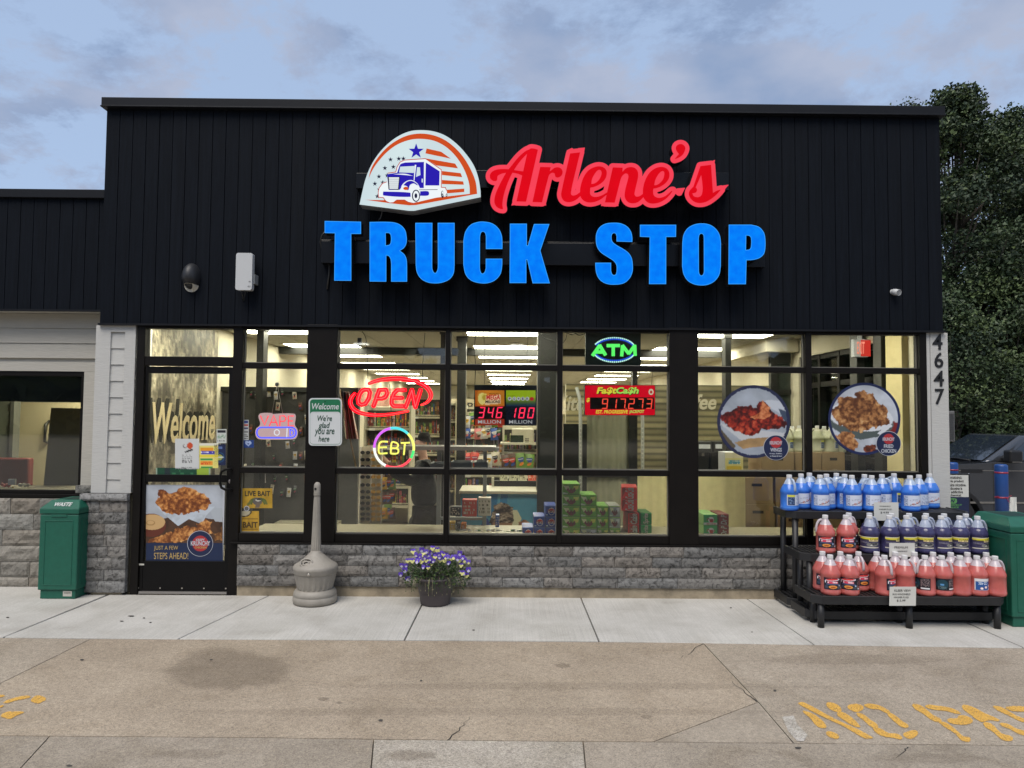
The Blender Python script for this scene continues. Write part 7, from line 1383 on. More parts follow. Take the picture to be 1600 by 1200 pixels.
# pale paper panels behind the cartons
m_cream = M('pale_yellow_paper', (.60,.53,.27), .7, var=.07, vscale=5)
m_paper = plastic('translucent_yellow_paper', (.74,.68,.38), .55)
for x0, x1, Y, lb in ((996,1046,.74,'pale yellow paper panel behind the red cartons'),(1086,1164,.76,'pale yellow paper panel behind the leaf green cartons')):
    c0, c1 = P(x0, 846, Y), P(x1, 744, Y); t = thing('paper_panel', lb, 'panel', (c0.x, Y, 0)); n = 14; V = [(c0.x+(c1.x-c0.x)*i/n, Y+.008*math.sin(i*1.7)+.004*math.sin(j*2.3+i), .02+(c1.z-.02)*j/6) for j in range(7) for i in range(n+1)]; mesh_obj('sheet', V, [(j*(n+1)+i, j*(n+1)+i+1, (j+1)*(n+1)+i+1, (j+1)*(n+1)+i) for j in range(6) for i in range(n)], m_paper, t, smooth=True)
# cardboard boxes and clear jugs
m_cb = M('brown_cardboard', (.29,.20,.10), .8, var=.1, vscale=6)
def box_(x0, y0, x1, y1, Y, d, label, rz=0):
    c0, c1 = P(x0, y1, Y), P(x1, y0, Y); w_, h = c1.x-c0.x, c1.z-c0.z; t = thing('cardboard_box', label, 'box', ((c0.x+c1.x)/2, Y+d/2, c0.z), R_(rz), 'cardboard boxes stacked inside the right window')
    MB().box(-w_/2, w_/2, -d/2, d/2, 0, h-.004).build('body', m_cb, t, True, bevel=.004)
    b = MB(); b.box(-w_*.16, w_*.16, -d/2-.001, -d/2+.002, h*.66, h*.66+.03); b.build('hand_hole', M('dark_slot', (.02,.014,.008), .8), t, True)
    b = MB(); b.box(-w_/2+.002, -.002, -d/2+.002, d/2-.002, h-.0035, h); b.box(.002, w_/2-.002, -d/2+.002, d/2-.002, h-.0035, h); b.build('flap', M('cardboard_flap', (.34,.245,.13), .8, var=.1, vscale=6), t, True)
    b = MB(); b.box(-.03, .03, -d/2-.0015, d/2+.001, h-.0005, h+.0008); b.build('tape', M('packing_tape', (.40,.30,.16), .25), t, True)
for q in ((1158,831,1213,850,.8,.42,'cardboard box at the bottom left of the stack behind the rack'),(1158,788,1211,830.5,.8,.42,'cardboard box second in the left stack behind the rack'),(1157,746,1208,787.5,.8,.42,'cardboard box third in the left stack behind the rack'),(1215,797,1266,850,.86,.42,'cardboard box at the bottom of the middle stack behind the rack'),(1212,746,1262,796,.86,.42,'cardboard box second in the middle stack behind the rack'),(1190,706.5,1241,745,.86,.42,'cardboard box under the wings sticker topmost in its stack'),(1243,707,1283,745,.9,.40,'cardboard box behind the window mullion topmost in its stack'),(1285,706.5,1320,745,.9,.40,'cardboard box under the chicken sticker topmost in its stack'),(1268,746,1321,850,.9,.42,'tall cardboard box at the right of the stacks')): box_(*q)
PL['clear'] = (plastic('milky_fluid_plastic', (.52,.53,.40), .35), plastic('milky_clear_plastic', (.58,.57,.46), .35)); 
cb_ = {}
def clear_jug(px, py, Y, label, hand):
    z = P(px, py, Y).z
    t = thing('washer_fluid_jug', label, 'jug', (P(px, py, Y).x, Y, z), 0, 'clear jugs on the cardboard boxes')
    if 'clear' not in BODY: BODY['clear'] = jug_mesh('clear', .25).build('body', list(PL['clear']), t, True).data
    else: o = bpy.data.objects.new('body', BODY['clear']); COL.objects.link(o); o.parent = t; o.rotation_euler = (0,0,R_(hand))
    c_ = bpy.data.objects.new('cap', CAPM); COL.objects.link(c_); c_.parent = t
    l = lab(t, 'blue_back', R_(-64), R_(64), .048, .142); l.rotation_euler = (0,0,R_(70)); t.scale = (.92,.92,.92)
for k, (px, Y) in enumerate(((1229,.98),(1238,1.15),(1249,1.02),(1261,1.18),(1277,1.02),(1288,1.18),(1299,1.0),(1311,1.12))): clear_jug(px, 706.5, Y, f'milky clear jug, {ORD[k]} from left on the cardboard boxes', 40*k)
bg_ = thing('product_box', 'pale yellow and white printed box below the wings sticker at left', 'box', P(1146, 735, .9)); c0, c1 = P(1133, 737, .9), P(1161, 707, .9); a = canvas(30, 30, (214,204,140)); rect(a,0,0,1,.3,(214,206,176)); rect(a,.2,.4,.85,.62,(90,150,170)); scribble(a,.2,.4,.85,.62,(230,230,220),175,2,.6); rect(a,.1,.7,.9,.95,(206,180,60)); printed('print', a, flat((c0.x,.899,c0.z), (c1.x-c0.x,0,0), (0,0,c1.z-c0.z)), bg_); MB().box(c0.x, c1.x, .9, 1.15, c0.z, c1.z).build('body', m_pl, bg_, bevel=.004)
pt_ = thing('stock_pallet', 'plain low cream stand under the printed box and box stacks', 'stand', P(1200, 850, 1.0)); c0, c1 = P(1131,0,.95), P(1190,0,.95); MB().box(c0.x, c1.x-.05, .87, 1.3, P(0,741,.95).z, P(0,737.5,.95).z).build('top', m_gon, pt_); b = MB(); b.box(c0.x+.02, c0.x+.06, .9, 1.28, 0, P(0,741,.95).z-.001); b.build('leg', m_gon, pt_)
# plank wall with drinks lettering
a_, b_ = P(884, 660, 4.0), P(1300, 660, 4.0); pk = thing('plank_wall', 'pale plank clad inner wall lettered for kitchen and coffee', 'wall', ((a_.x+b_.x)/2, 4.0, 0)); H_ = 2.18; a = canvas(150, 70, (150,142,108)); x_, y_ = uv(a); n = noise2(70,150,5,180,5); a *= (.72+.5*n)[...,None]; st_ = (np.repeat(np.random.default_rng(4).random(24), 3)[:70]*.3+.82)[:,None]; a *= st_[...,None]; a[::3] *= .55; a = np.clip(a, 0, 1)
printed('print', a, flat((a_.x, 3.999, 0), (b_.x-a_.x,0,0), (0,0,H_)), pk); MB().box(a_.x, b_.x, 4.0, 4.1, 0, H_).build('panel', m_gon, pk); m_cw = M('cream_sign_letters', (.62,.58,.44), .5)
for s, x0, y0, x1, y1 in (('Kitchen',868,618,950,642),('Coffee',1044,616,1119,640)): wtext(s, x0, y0, x1, y1, 3.995, m_cw, pk, bold=.02, shear=.25, thick=.02)
for px0, px1, lb in ((1090,1112,'left dark coffee machine against the plank wall'),(1116,1140,'right dark coffee machine against the plank wall')):
    t = thing('coffee_machine', lb, 'coffee machine', P(px0, 745, 3.4)); c0, c1 = P(px0, 745, 3.4), P(px1, 690, 3.4); b = MB(); b.box(c0.x, c1.x, 3.55, 3.85, c0.z, c1.z); b.box(c0.x, c1.x, 3.4, 3.55, c1.z-.16, c1.z); b.box(c0.x, c1.x, 3.4, 3.55, c0.z, c0.z+.05); b.build('body', m_post, t, bevel=.01); b = MB(); b.lathe([(.02,0),(.016,.05)], ((c0.x+c1.x)/2, 3.48, c1.z-.21), 10); b.build('spout', M('worn_aluminium', (.38,.36,.34), .4, .8), t); b = MB(); b.box(c0.x+.02, c1.x-.02, 3.396, 3.3995, c1.z-.1, c1.z-.04); b.build('display', m_pl, t)
c0, c1 = P(1080,748,3.3), P(1290,744,3.3); t = thing('drinks_counter', 'low dark counter under the coffee machines at the plank wall', 'counter', ((c0.x+c1.x)/2, 3.5, 0)); MB().box(c0.x, c1.x, 3.3, 3.9, c0.z-.02, c0.z+.01).build('top', m_post, t); MB().box(c0.x+.03, c1.x-.03, 3.36, 3.9, 0, c0.z-.021).build('body', M('dark_brown_laminate', (.05,.045,.04), .6), t)
# inner glazed doors behind the jackpot board
t = thing('inner_door', 'dark framed inner door with pale roller curtain behind the jackpot board', 'door', P(955, 760, 2.2)); b = MB(); Y = 2.2; c0, c1 = P(884, 0, Y).x, P(990, 0, Y).x; zt = P(0, 640, Y).z
b.box(c0, P(919.5,0,Y).x, Y, Y+.08, 0, P(0,655,Y).z); b.box(P(984,0,Y).x, c1, Y, Y+.08, 0, zt); b.box(P(919.6,0,Y).x, P(983.9,0,Y).x, Y, Y+.08, P(0,735,Y).z-.03, P(0,727,Y).z); b.build('frame', m_post, t); n = 30; x0_, x1_ = P(920,0,Y).x, P(984,0,Y).x; V = [(x0_+(x1_-x0_)*i/n, Y+.05+.012*math.sin(i*1.3)+.008*math.sin(i*.5), z) for z in (0, P(0,612,Y).z) for i in range(n+1)]; mesh_obj('curtain', V, [(i, i+1, n+2+i, n+1+i) for i in range(n)], M('pale_curtain', (.30,.30,.21), .6), t, smooth=True)
for x in (907,1004): 
    tt = thing('light_strip', ('left' if x < 950 else 'right')+' slim pale metal pole beside the inner door', 'pole', P(x, 800, 1.4)); MB().tube([P(x,840,1.4), P(x,660,1.4), P(x-1,625,1.4), P(x-6,605,1.4)], .02, 10).build('pole', M('pale_pole', (.42,.43,.40), .35), tt); b = MB(); p = P(x+1.5,800,1.38)
    for k in range(26): q = P(x, 832-k*6.5, 1.375); b.box(q.x-.008, q.x+.008, 1.372, 1.377, q.z-.008, q.z+.008)
    b.build('perforation', M('white_dot', (.6,.6,.56), .5), tt)
t = thing('glazed_partition', 'dark framed glazed partition deep inside the right window', 'wall', P(1300, 700, 3.1)); Y = 3.1; b = MB(); X0, X1 = P(1200,0,Y).x, XR-.2
for px0, px1 in ((1200,1210),(1246,1252),(1286,1294),(1326,1334),(1366,1372)): b.box(P(px0,0,Y).x, P(px1,0,Y).x, Y, Y+.09, 0, 2.55)
b.box(X0, X1, Y+.005, Y+.085, 2.45, 2.6); b.box(X0, X1, Y+.005, Y+.085, 2.02, 2.09); b.build('frame', m_post, t); MB().box(X0, X1, Y+.03, Y+.05, 0, 2.45).build('pane', M('dark_glazing', (.035,.042,.036), .12), t)
t = thing('soffit', 'dropped cream soffit over the glazed partition in the right window', 'soffit', P(1300, 560, 3.0)); MB().box(P(1200,0,3.0).x-.1, XR-.18, 2.9, 4.6, 2.602, CZ-.002).build('panel', m_wallin, t)
# papers on the right wall, exit sign, flag
t = thing('exit_sign', 'red exit sign hung from the ceiling in the right window', 'exit sign', P(1345, 544, 1.0)); Y = 1.0; c0, c1 = P(1333,558,Y), P(1357,530,Y); MB().box(c0.x, c1.x, Y, Y+.05, c0.z, c1.z).build('case', m_pl, t, bevel=.008); MB().box(P(1337.5,0,Y).x, P(1352.5,0,Y).x, Y-.002, Y-.0005, c0.z+.01, c1.z-.01).build('face', EM('red_exit_face', (.80,.05,.035), .85), t); wtext('EXIT', 1339, 534, 1351, 553, Y-.003, EM('exit_letters', (1,.35,.25), 1.2), t, bold=.01, thick=.001); MB().box((c0.x+c1.x)/2-.02, (c0.x+c1.x)/2+.02, Y+.01, Y+.04, c1.z+.001, CZ-.001).build('bracket', m_pl, t)
t = thing('flag', 'furled striped flag hanging inside the left big window', 'flag', P(545, 680, .35)); n = 22; V = []; Y = .35
for j in range(13):
    for i in range(n+1):
        u = i/n; v = j/12; w_ = .5+.5*v; px = 533+(4+17*w_)*u+7*v; V.append(P(px, 612+74*v, Y+.035*math.sin(u*19+v*2)))
a = [(C8(120,44,40) if (i//2) % 2 else C8(190,180,160)) if j > 4 or i > 9 else C8(44,48,70) for j in range(13) for i in range(n+1)]
o = mesh_obj('cloth', V, [(j*(n+1)+i, j*(n+1)+i+1, (j+1)*(n+1)+i+1, (j+1)*(n+1)+i) for j in range(12) for i in range(n)], vcol_mat(), t, smooth=True); ca = o.data.color_attributes.new('Col', 'FLOAT_COLOR', 'POINT'); ca.data.foreach_set('color', np.array([(*c, 1) for c in a], np.float32).ravel())
MB().tube([P(531,608,.35), P(556,730,.38)], .009, 8).build('staff', M('pale_wood', (.35,.24,.12), .6), t)
# sunglasses stand
sg = thing('sunglasses_stand', 'white upright stand of sunglasses in the left big window', 'display', P(580, 830, .95)); Y = .95; c0, c1 = P(562,836,Y), P(597,698,Y); MB().box(c0.x, c1.x, Y+.02, Y+.06, .02, c1.z).build('board', M('white_display_board', (.62,.58,.42), .5), sg); b = MB(); b.box(c0.x-.02, c1.x+.02, Y-.1, Y+.14, 0, .02); b.box(c0.x+.01, c1.x-.01, Y-.06, Y+.02, P(0,834,Y).z, P(0,815,Y).z); b.build('base', m_gon, sg)
for x in (c0.x-.006, (c0.x+c1.x)/2, c1.x-.004): MB().box(x-.004, x+.006, Y-.02, Y+.019, P(0,814,Y).z, c1.z).build('divider', m_sw, sg)
def glasses_mesh(mt):
    b = MB()
    for s in (-1, 1):
        n = 14; pts = [Vector((s*.034+.028*math.cos(t)*(1 if abs(math.cos(t)) < .8 else .96), -.004*abs(math.cos(t)), .021*math.sin(t)-.004*s*0)) for t in np.linspace(0, 6.283, n, endpoint=False)]; b.add(pts, [tuple(range(n-1,-1,-1))], 1); b.tube(pts, .0028, 6, 0, True); b.tube([Vector((s*.061,0,.008)), Vector((s*.066,.03,.006)), Vector((s*.064,.1,-.006))], .0026, 5)
    b.tube([Vector((-.008,0,.008)), Vector((0,-.003,.012)), Vector((.008,0,.008))], .0028, 6); return b
GM = []
rows_ = [707,718,729,745,757.5,768,777,786,794.5,803,810.5]
for j, y in enumerate(rows_):
    for i, x in enumerate((571.5, 588)):
        k = 0 if i == 0 else 1
        if len(GM) < 2: o = glasses_mesh(k).build('sunglasses', [M('black_frame', (.012,.012,.012), .3) if k == 0 else M('amber_frame', (.45,.26,.05), .3), M('smoke_lens', (.02,.022,.02), .1) if k == 0 else M('amber_lens', (.50,.30,.06), .15)]); GM.append(o.data)
        else: o = bpy.data.objects.new('sunglasses', GM[k]); COL.objects.link(o)
        p = P(x, y, Y); o.location = (p.x, Y-.022, p.z); o.scale = (.85,.85,.85); tag(o, f'{("black","amber")[i]} sunglasses, {"row "+str(j+1) if False else (ORD+["lowest"])[min(j,10)]} from top on the white stand', 'sunglasses', 'sunglasses on the white stand')
# person in a dark jacket and knitted cap, seen from the side, reaching left
Y = 1.35; per = thing('person', 'person in black jacket and black knitted cap facing left', 'person', (P(660,0,Y).x, Y, 0))
def skin(name, pts, edges, rad, mat, parent, lev=2, root=0):
    me = bpy.data.meshes.new(name); me.from_pydata([tuple(p) for p in pts], edges, []); me.materials.append(mat); o = bpy.data.objects.new(name, me); COL.objects.link(o); adopt(o, parent)
    s = o.modifiers.new('skin', 'SKIN'); s.use_smooth_shade = True
    for i, r in enumerate(rad): me.skin_vertices[0].data[i].radius = (r if isinstance(r, tuple) else (r, r)); me.skin_vertices[0].data[i].use_root = (i == root)
    u = o.modifiers.new('subdivision', 'SUBSURF'); u.levels = lev; u.render_levels = lev; return o
m_skin = M('skin', (.42,.24,.17), .55); m_jack = M('black_jacket_cloth', (.014,.014,.015), .75, var=.3, vscale=12, bump=.3, bscale=25); m_trs = M('grey_trousers_cloth', (.06,.058,.055), .8, var=.2, vscale=10, bump=.2, bscale=20); m_cap_k = M('black_knit', (.012,.012,.013), .85, bump=.5, bscale=60)
def Q(x, y, dy=0.0): return P(x, y, Y+dy)
gz = Vector((P(655,0,Y).x, Y, 0))
pts = [Q(662,800), Q(663,765), Q(664,735), Q(662,720), Q(660,708), Q(657,697), Q(657,686), Q(664,730,-.16), Q(645,752,-.2), Q(605,735,-.16), Q(592,722,-.15), Q(664,730,.16), Q(642,755,.18), Q(606,725,.14), Q(590,706,.13),
       Q(664,805,-.09), gz+Vector((.06,-.1,.48)), gz+Vector((.1,-.1,.07)), gz+Vector((-.06,-.1,.035)), Q(664,805,.09), gz+Vector((0,.1,.48)), gz+Vector((.02,.1,.07)), gz+Vector((-.14,.1,.035)), Q(649,697.5)]
ed = [(0,1),(1,2),(2,3),(3,4),(4,5),(5,6),(2,7),(7,8),(8,9),(9,10),(2,11),(11,12),(12,13),(13,14),(0,15),(15,16),(16,17),(17,18),(0,19),(19,20),(20,21),(21,22),(5,23)]
rad = [.10,.10,.11,.06,.05,.085,.075,.065,.05,.038,.03,.065,.05,.038,.03,.07,.05,.042,.035,.07,.05,.042,.035,.022]
skin('body', pts, ed, rad, m_skin, per)
jp = [Q(663,796), Q(663,765), Q(664,735), Q(661,719), Q(664,730,-.17), Q(645,753,-.21), Q(609,736,-.165), Q(664,730,.17), Q(642,756,.19), Q(610,727,.145)]
skin('jacket', jp, [(0,1),(1,2),(2,3),(2,4),(4,5),(5,6),(2,7),(7,8),(8,9)], [.175,.165,.175,.085,.09,.068,.054,.09,.068,.054], m_jack, per)
tp = [Q(663,800), Q(664,806,-.09), gz+Vector((.06,-.1,.48)), gz+Vector((.1,-.1,.1)), Q(664,806,.09), gz+Vector((0,.1,.48)), gz+Vector((.02,.1,.1))]
skin('trousers', tp, [(0,1),(1,2),(2,3),(0,4),(4,5),(5,6)], [.15,.105,.075,.062,.105,.075,.062], m_trs, per)
skin('cap', [Q(660.5,692), Q(662,684), Q(664,677), Q(671,681)], [(0,1),(1,2),(1,3)], [(.105,.098),(.106,.098),(.06,.06),(.07,.07)], m_cap_k, per, 2, 1)
for sgn, wr, tipd in ((-1, Q(592,722,-.15), Vector((-1,0,.25))), (1, Q(590,706,.13), Vector((-1,0,.35)))):
    b0 = wr; d = tipd.normalized(); side = Vector((0,1,0)); hp = [b0, b0+d*.05]; e_ = [(0,1)]; rd = [.03,.034]; hpts = list(hp)
    for k, L in enumerate((.062,.074,.068,.052)):
        base = b0+d*.07+side*(k-1.5)*.019; i = len(hpts); hpts += [base, base+d*L*.55+Vector((0,0,-.006)), base+d*L+Vector((0,0,-.022))]; e_ += [(1,i),(i,i+1),(i+1,i+2)]; rd += [.0105,.0095,.008]
    i = len(hpts); th_ = b0+d*.035+side*(-.035)*sgn+Vector((0,0,.01)); hpts += [th_, th_+d*.04+side*(-.02)*sgn]; e_ += [(1,i),(i,i+1)]; rd += [.012,.0095]; skin('hand', hpts, e_, rd, m_skin, per, 1)
for dy in (-.1,.1):
    f0 = gz+Vector((.1 if dy < 0 else .02, dy, .04)); skin('shoe', [f0+Vector((.04,0,.01)), f0+Vector((-.08,0,0)), f0+Vector((-.2,0,-.008))], [(0,1),(1,2)], [.046,.044,.03], m_bk, per, 1)
er = MB(); er.lathe([(.0,0),(.02,.003),(.024,.008),(.012,.012)], n=10); o = er.build('ear', m_skin, per, True); p = Q(663.5,698.5,-.088)-Vector(per.location); o.location = p; o.rotation_euler = (R_(90),0,0); ey = MB(); ey.lathe([(0,-.008),(.008,0),(0,.008)], n=8); o = ey.build('eye', M('dark_eye', (.03,.02,.015), .2), per, True); o.location = Q(651.5,694,-.05)-Vector(per.location)
# small goods on the ledge behind the second big window
k = 0
for x0, x1, y0, y1, col, lb in ((722,745,781,807,0,'brown red carton of lollies on the grey stand'),(703,720,792,806,9,'dark grey box on the grey stand'),(747,767,778,806,4,'cream wire rack box on the grey stand'),(702,711,816,834,1,'yellow box at the left corner of the second big window'),(720,728,818,826,6,'small orange box on the ledge'),(713,719,818,826,9,'small dark box on the ledge'),(774,780,805,824,3,'blue bottle shaped carton on the ledge')):
    Y = .62 if y1 < 810 else .4; c0, c1 = P(x0, y1, Y), P(x1, y0, Y); t = thing('product_box', lb, 'box', (c0.x, Y, c0.z)); MB().box(c0.x, c1.x, Y, Y+.12, c0.z, c1.z).build('body', pk_m[col], t, bevel=.004); a = canvas(20, 20, [int(255*v) for v in np.clip(np.array(PK[col])**.4545, 0, 1)]); scribble(a,.1,.1,.9,.9,(206,190,170) if col != 4 else (90,84,70),190+k,4,.6); printed('print', a, flat((c0.x+.003, Y-.001, c0.z+.003), (c1.x-c0.x-.006,0,0), (0,0,c1.z-c0.z-.006)), t); k += 1
r_ = random.Random(3)
packets([(716+4.6*i+r_.uniform(-1.5,1.5), 836+r_.uniform(-2,1)) for i in range(22)], .34, .035, .05, 'small wrapped sweet packet on the window ledge', 'small wrapped packets on the ledge', 'sweet_packet', seed=6, pal=(4,8,4,8,2,10))
packets([(600+6*i+r_.uniform(-1.5,1.5), 742+22*j+r_.uniform(-3,3)) for i in range(3) for j in range(4)], 1.35, .09, .14, 'crumpled packet hanging behind the sunglasses stand', 'packets behind the sunglasses stand', seed=8, pal=(7,7,11,10,1))
# wing room
t = thing('room_door', 'cream inner door with black pull handle in the wing room', 'door', P(68, 700, 2.6)); Y = 2.6; c0, c1 = P(48, 0, Y).x, P(150, 0, Y).x; MB().box(c0, c1, Y, Y+.1, 0, P(0,628,Y).z).build('panel', M('cream_door', (.42,.37,.24), .55), t); MB().box(c0-.06, c0-.002, Y-.03, Y+.1, 0, P(0,624,Y).z).build('jamb', M('cream_jamb', (.55,.48,.30), .5), t); b = MB(); b.tube([P(77,658,Y), P(71,664,Y-.06), P(70,690,Y-.06), P(75,691,Y)], .018, 8); b.build('handle', m_bk, t)
t = thing('leaning_panel', 'dark olive board leaning across the wing window', 'board', P(105, 760, .9)); Y = .9; mesh_obj('board', [P(66,778,Y), P(128,778,Y), P(131,638.5,Y+.25), P(80,637,Y+.25), P(66,778,Y+.03), P(128,778,Y+.03), P(131,638.5,Y+.28), P(80,637,Y+.28)], [(0,1,2,3),(7,6,5,4),(0,4,5,1),(1,5,6,2),(2,6,7,3),(3,7,4,0)], M('olive_board', (.105,.095,.065), .6), t)
t = thing('bench_seat', 'dark red bench back under the grey green wall in the wing', 'bench', P(10, 760, 1.6)); Y = 1.6; c0, c1 = P(-120,760,Y), P(45,716,Y); MB().box(c0.x, c1.x, Y, Y+.1, .45, c1.z).build('backrest', M('dark_red_vinyl', (.14,.025,.022), .45), t, bevel=.02); MB().box(c0.x, c1.x, Y-.45, Y-.001, .3, .45).build('seat', M('dark_red_vinyl', (.14,.025,.022), .45), t, bevel=.02); MB().box(c0.x+.05, c1.x-.05, Y-.4, Y+.08, 0, .299).build('plinth', m_post, t)
t = thing('partition', 'grey green wall panel behind the red bench in the wing', 'wall', P(0, 700, 2.2)); Y = 2.2; MB().box(P(-200,0,Y).x, P(43,0,Y).x, Y, Y+.08, 0, 2.5).build('panel', m_green, t); MB().box(P(43.2,0,Y).x, P(48.5,0,Y).x, Y-.02, Y+.1, 0, P(0,627,Y).z).build('edge_trim', M('grey_edge', (.12,.125,.11), .5), t)
MB().box(xw0+.1, xg1+.3, YW+.09, YW+.5, zg_b-.05, zg_b-.008).build('window_ledge', m_ledge, wing)
for px, w_, hh, mt, lb, nm_ in ((8,12,7,0,'red topped ornament on the wing window ledge','ornament'),(20,11,8,4,'small framed card with yellow dot on the wing window ledge','ornament'),(37,13,7,4,'white flower cluster on the wing window ledge','ornament')):
    Y = YW+.25; c0 = P(px, 764, Y); t = thing(nm_, lb, 'ornament', (c0.x, Y, zg_b-.008)); b = MB(); wd = w_/1110*7.3
    if mt == 4 and px == 20: b.box(-wd/2, wd/2, -.01, .01, 0, .06); b.build('frame', pk_m[8], t, True); MB().lathe([(.014,0),(.012,.002)], n=10).build('dot', pk_m[1], t, True).rotation_euler = (R_(90),0,0); t.children[-1].location = (0,-.012,.03)
    else:
        for i in range(9): b.lathe([(.001,0),(.016,.01),(.018,.022),(.001,.034)], (r_.uniform(-wd/2,wd/2), r_.uniform(-.02,.02), r_.uniform(.0,.025)), 8)
        b.build('blooms', pk_m[mt], t, True)
m_wl = EM('wing_lamp_panel', (1.0,.92,.70), 34.0)
t = thing('ceiling_light', 'lit ceiling panel inside the low wing at left', 'ceiling light', (-5.0, 1.9, 2.5)); MB().box(-5.6, -4.4, 1.6, 2.2, 2.488, 2.494).build('diffuser', m_wl, t); b = MB(); b.box(-5.64, -4.36, 1.56, 1.6, 2.485, 2.499); b.box(-5.64, -4.36, 2.2, 2.24, 2.485, 2.499); b.build('frame', m_lrim, t)
# ================================================================ trees, pickup, bollards and sign at the right
m_lf = [M('leaf_mid', (.040,.066,.022), .6, var=.35, vscale=3), M('leaf_light', (.075,.108,.034), .6), M('leaf_dark', (.020,.038,.014), .65)]
m_bark = M('grey_bark', (.07,.058,.045), .9, var=.35, vscale=9, bump=.5, bscale=20)
def tree(px, Y, top, rx, base_z, label, seed, nclump=90, per=170, low=.12, leaf=.115):
    r = np.random.default_rng(seed); rg = random.Random(seed); x0 = P(px, 600, Y).x; t = thing('leafy_tree', label, 'tree', (x0, Y, base_z), 0, 'trees behind the lot'); H = top-base_z
    tr = MB(); path = [Vector((0,0,-.3))]
    for k in range(1, 7): path.append(Vector((rg.uniform(-.15,.15)*k*.4, rg.uniform(-.15,.15)*k*.4, H*.78*k/6)))
    tr.tube(path, [.26*H/10, .2*H/10, .165*H/10, .13*H/10, .09*H/10, .06*H/10, .025*H/10], 9)
    cl = []
    for i in range(nclump):
        h = low+(1-low)*rg.random()**.85; prof = math.sin(math.pi*min(1, (h-low+.10)/(1.06-low)))**.62; a = rg.uniform(0, 6.283); q = rg.random()**.5
        cl.append((Vector((rx*prof*q*math.cos(a)*rg.uniform(.8,1.15), rx*prof*q*math.sin(a)*rg.uniform(.8,1.15), H*h*rg.uniform(.97,1.0))), rg.uniform(.35,.8)*rx/3.2))
    for c, s in cl[::2]:
        k = min(5, max(1, int(c.z/H*6.0))); p = path[k]; m_ = (p+c)/2+Vector((0,0,-.1*rx)); tr.tube([p, m_, c], [.05*H/10, .03*H/10, .008], 5)
    tr.build('trunk', m_bark, t, True)
    V = []; F = []; mi = []
    for c, s in cl:
        n = int(per*(s/.55)**1.3); tone = rg.choice((0,0,0,1,2,2)); d = r.normal(0, 1, (n,3)); d /= np.linalg.norm(d, axis=1)[:,None]; d *= (r.random((n,1))**.45)*s*np.array([1.25,1.25,.72]); pts = np.array(c)+d
        for k in range(n):
            n_ = Vector(r.normal(0,1,3)+np.array([0,0,.9])+d[k]/s*.7).normalized(); u = n_.orthogonal().normalized(); u = (u*math.cos(r.random()*6.28)+n_.cross(u)*math.sin(r.random()*6.28)).normalized(); v = n_.cross(u); L = leaf*r.uniform(.45,1.4); W_ = L*.42; p = Vector(pts[k]); b = len(V)
            V += [p-u*L*.5, p-v*W_+n_*.02, p+u*L*.5-n_*.03, p+v*W_+n_*.02]; F.append((b,b+1,b+2,b+3)); mi.append(tone if r.random() < .8 else r.integers(0,3))
    mesh_obj('crown', V, F, m_lf, t, True, mi)
tree(1502, 14.5, P(1500, 148, 14.5).z, 3.1, -.56, 'tall bushy tree right behind the building corner', 3, 200, 270)
tree(1592, 17.5, P(1590, 178, 17.5).z, 3.5, -.56, 'broad bushy tree at the right edge behind the pickup', 5, 190, 270)
tree(1425, 22, P(1430, 156, 22).z, 3.0, -.56, 'distant tree whose twigs just top the roof coping', 8, 80, 120)
tree(1560, 12.6, P(1560, 395, 12.6).z, 2.6, -.56, 'lower dark bushy tree directly above the pickup cab', 9, 130, 210, .03, .10)
tree(1690, 14.5, P(1690, 210, 14.5).z, 3.2, -.56, 'bushy tree just beyond the right edge of the picture', 12, 90, 140)
tree(1480, 11.3, P(1480, 470, 11.3).z, 2.3, -.56, 'low dense dark tree between the building corner and the pickup', 15, 130, 220, .02, .09)
tree(1640, 13.2, P(1640, 430, 13.2).z, 2.5, -.56, 'low dense dark tree right of the pickup cab', 17, 110, 190, .02, .10)
# pickup
m_tk = M('dark_grey_car_paint', (.055,.060,.070), .24, metal=.4, coat=.9); m_tg = M('tinted_car_glass', (.016,.022,.032), .05, spec=1.0); m_tire = M('black_rubber', (.012,.012,.012), .8); m_rim = M('silver_wheel', (.35,.35,.36), .3, .8); m_trim = M('black_car_trim', (.010,.010,.011), .5); m_chr = M('chrome_trim', (.5,.5,.5), .15, 1.0)
Y0 = 6.45; xA = P(1543, 722, Y0).x; tz = -.56
tk = thing('pickup_truck', 'dark grey crew cab pickup parked facing left beyond the building', 'pickup truck', (xA-1.62, Y0, tz))
def arc(cx, r, n=12): return [(cx+r*math.cos(math.pi*(1-k/n)), .42+r*math.sin(math.pi*(1-k/n))) for k in range(n+1)]
prof = [(0,.5),(.02,.95),(.06,1.22),(.16,1.32),(.5,1.38),(1.62,1.45),(1.75,1.47),(4.0,1.47),(4.05,1.44),(5.88,1.42),(5.9,.62),(5.2,.52)]+arc(4.72,.5)[::-1]+[(4.1,.48),(1.55,.48)]+arc(.98,.5)[::-1]+[(.4,.5)]
b = MB(); b.prism(prof, 0, 1.96); body = b.build('body', m_tk, tk, True, bevel=.035, segs=3)
b = MB(); cb0 = [(1.58,.04,1.45),(4.02,.04,1.45),(4.02,1.92,1.45),(1.58,1.92,1.45)]; cb1 = [(2.42,.22,1.96),(3.82,.22,1.98),(3.82,1.74,1.98),(2.42,1.74,1.96)]; b.hexa(cb0, cb1); b.build('cab', m_tk, tk, True, bevel=.05, segs=3)
def pan(pts, mat, nm, par=None): return mesh_obj(nm, pts, [tuple(range(len(pts)))], mat, par or tk, True)
def lerp3(a, b_, t): return tuple(a[i]+(b_[i]-a[i])*t for i in range(3))
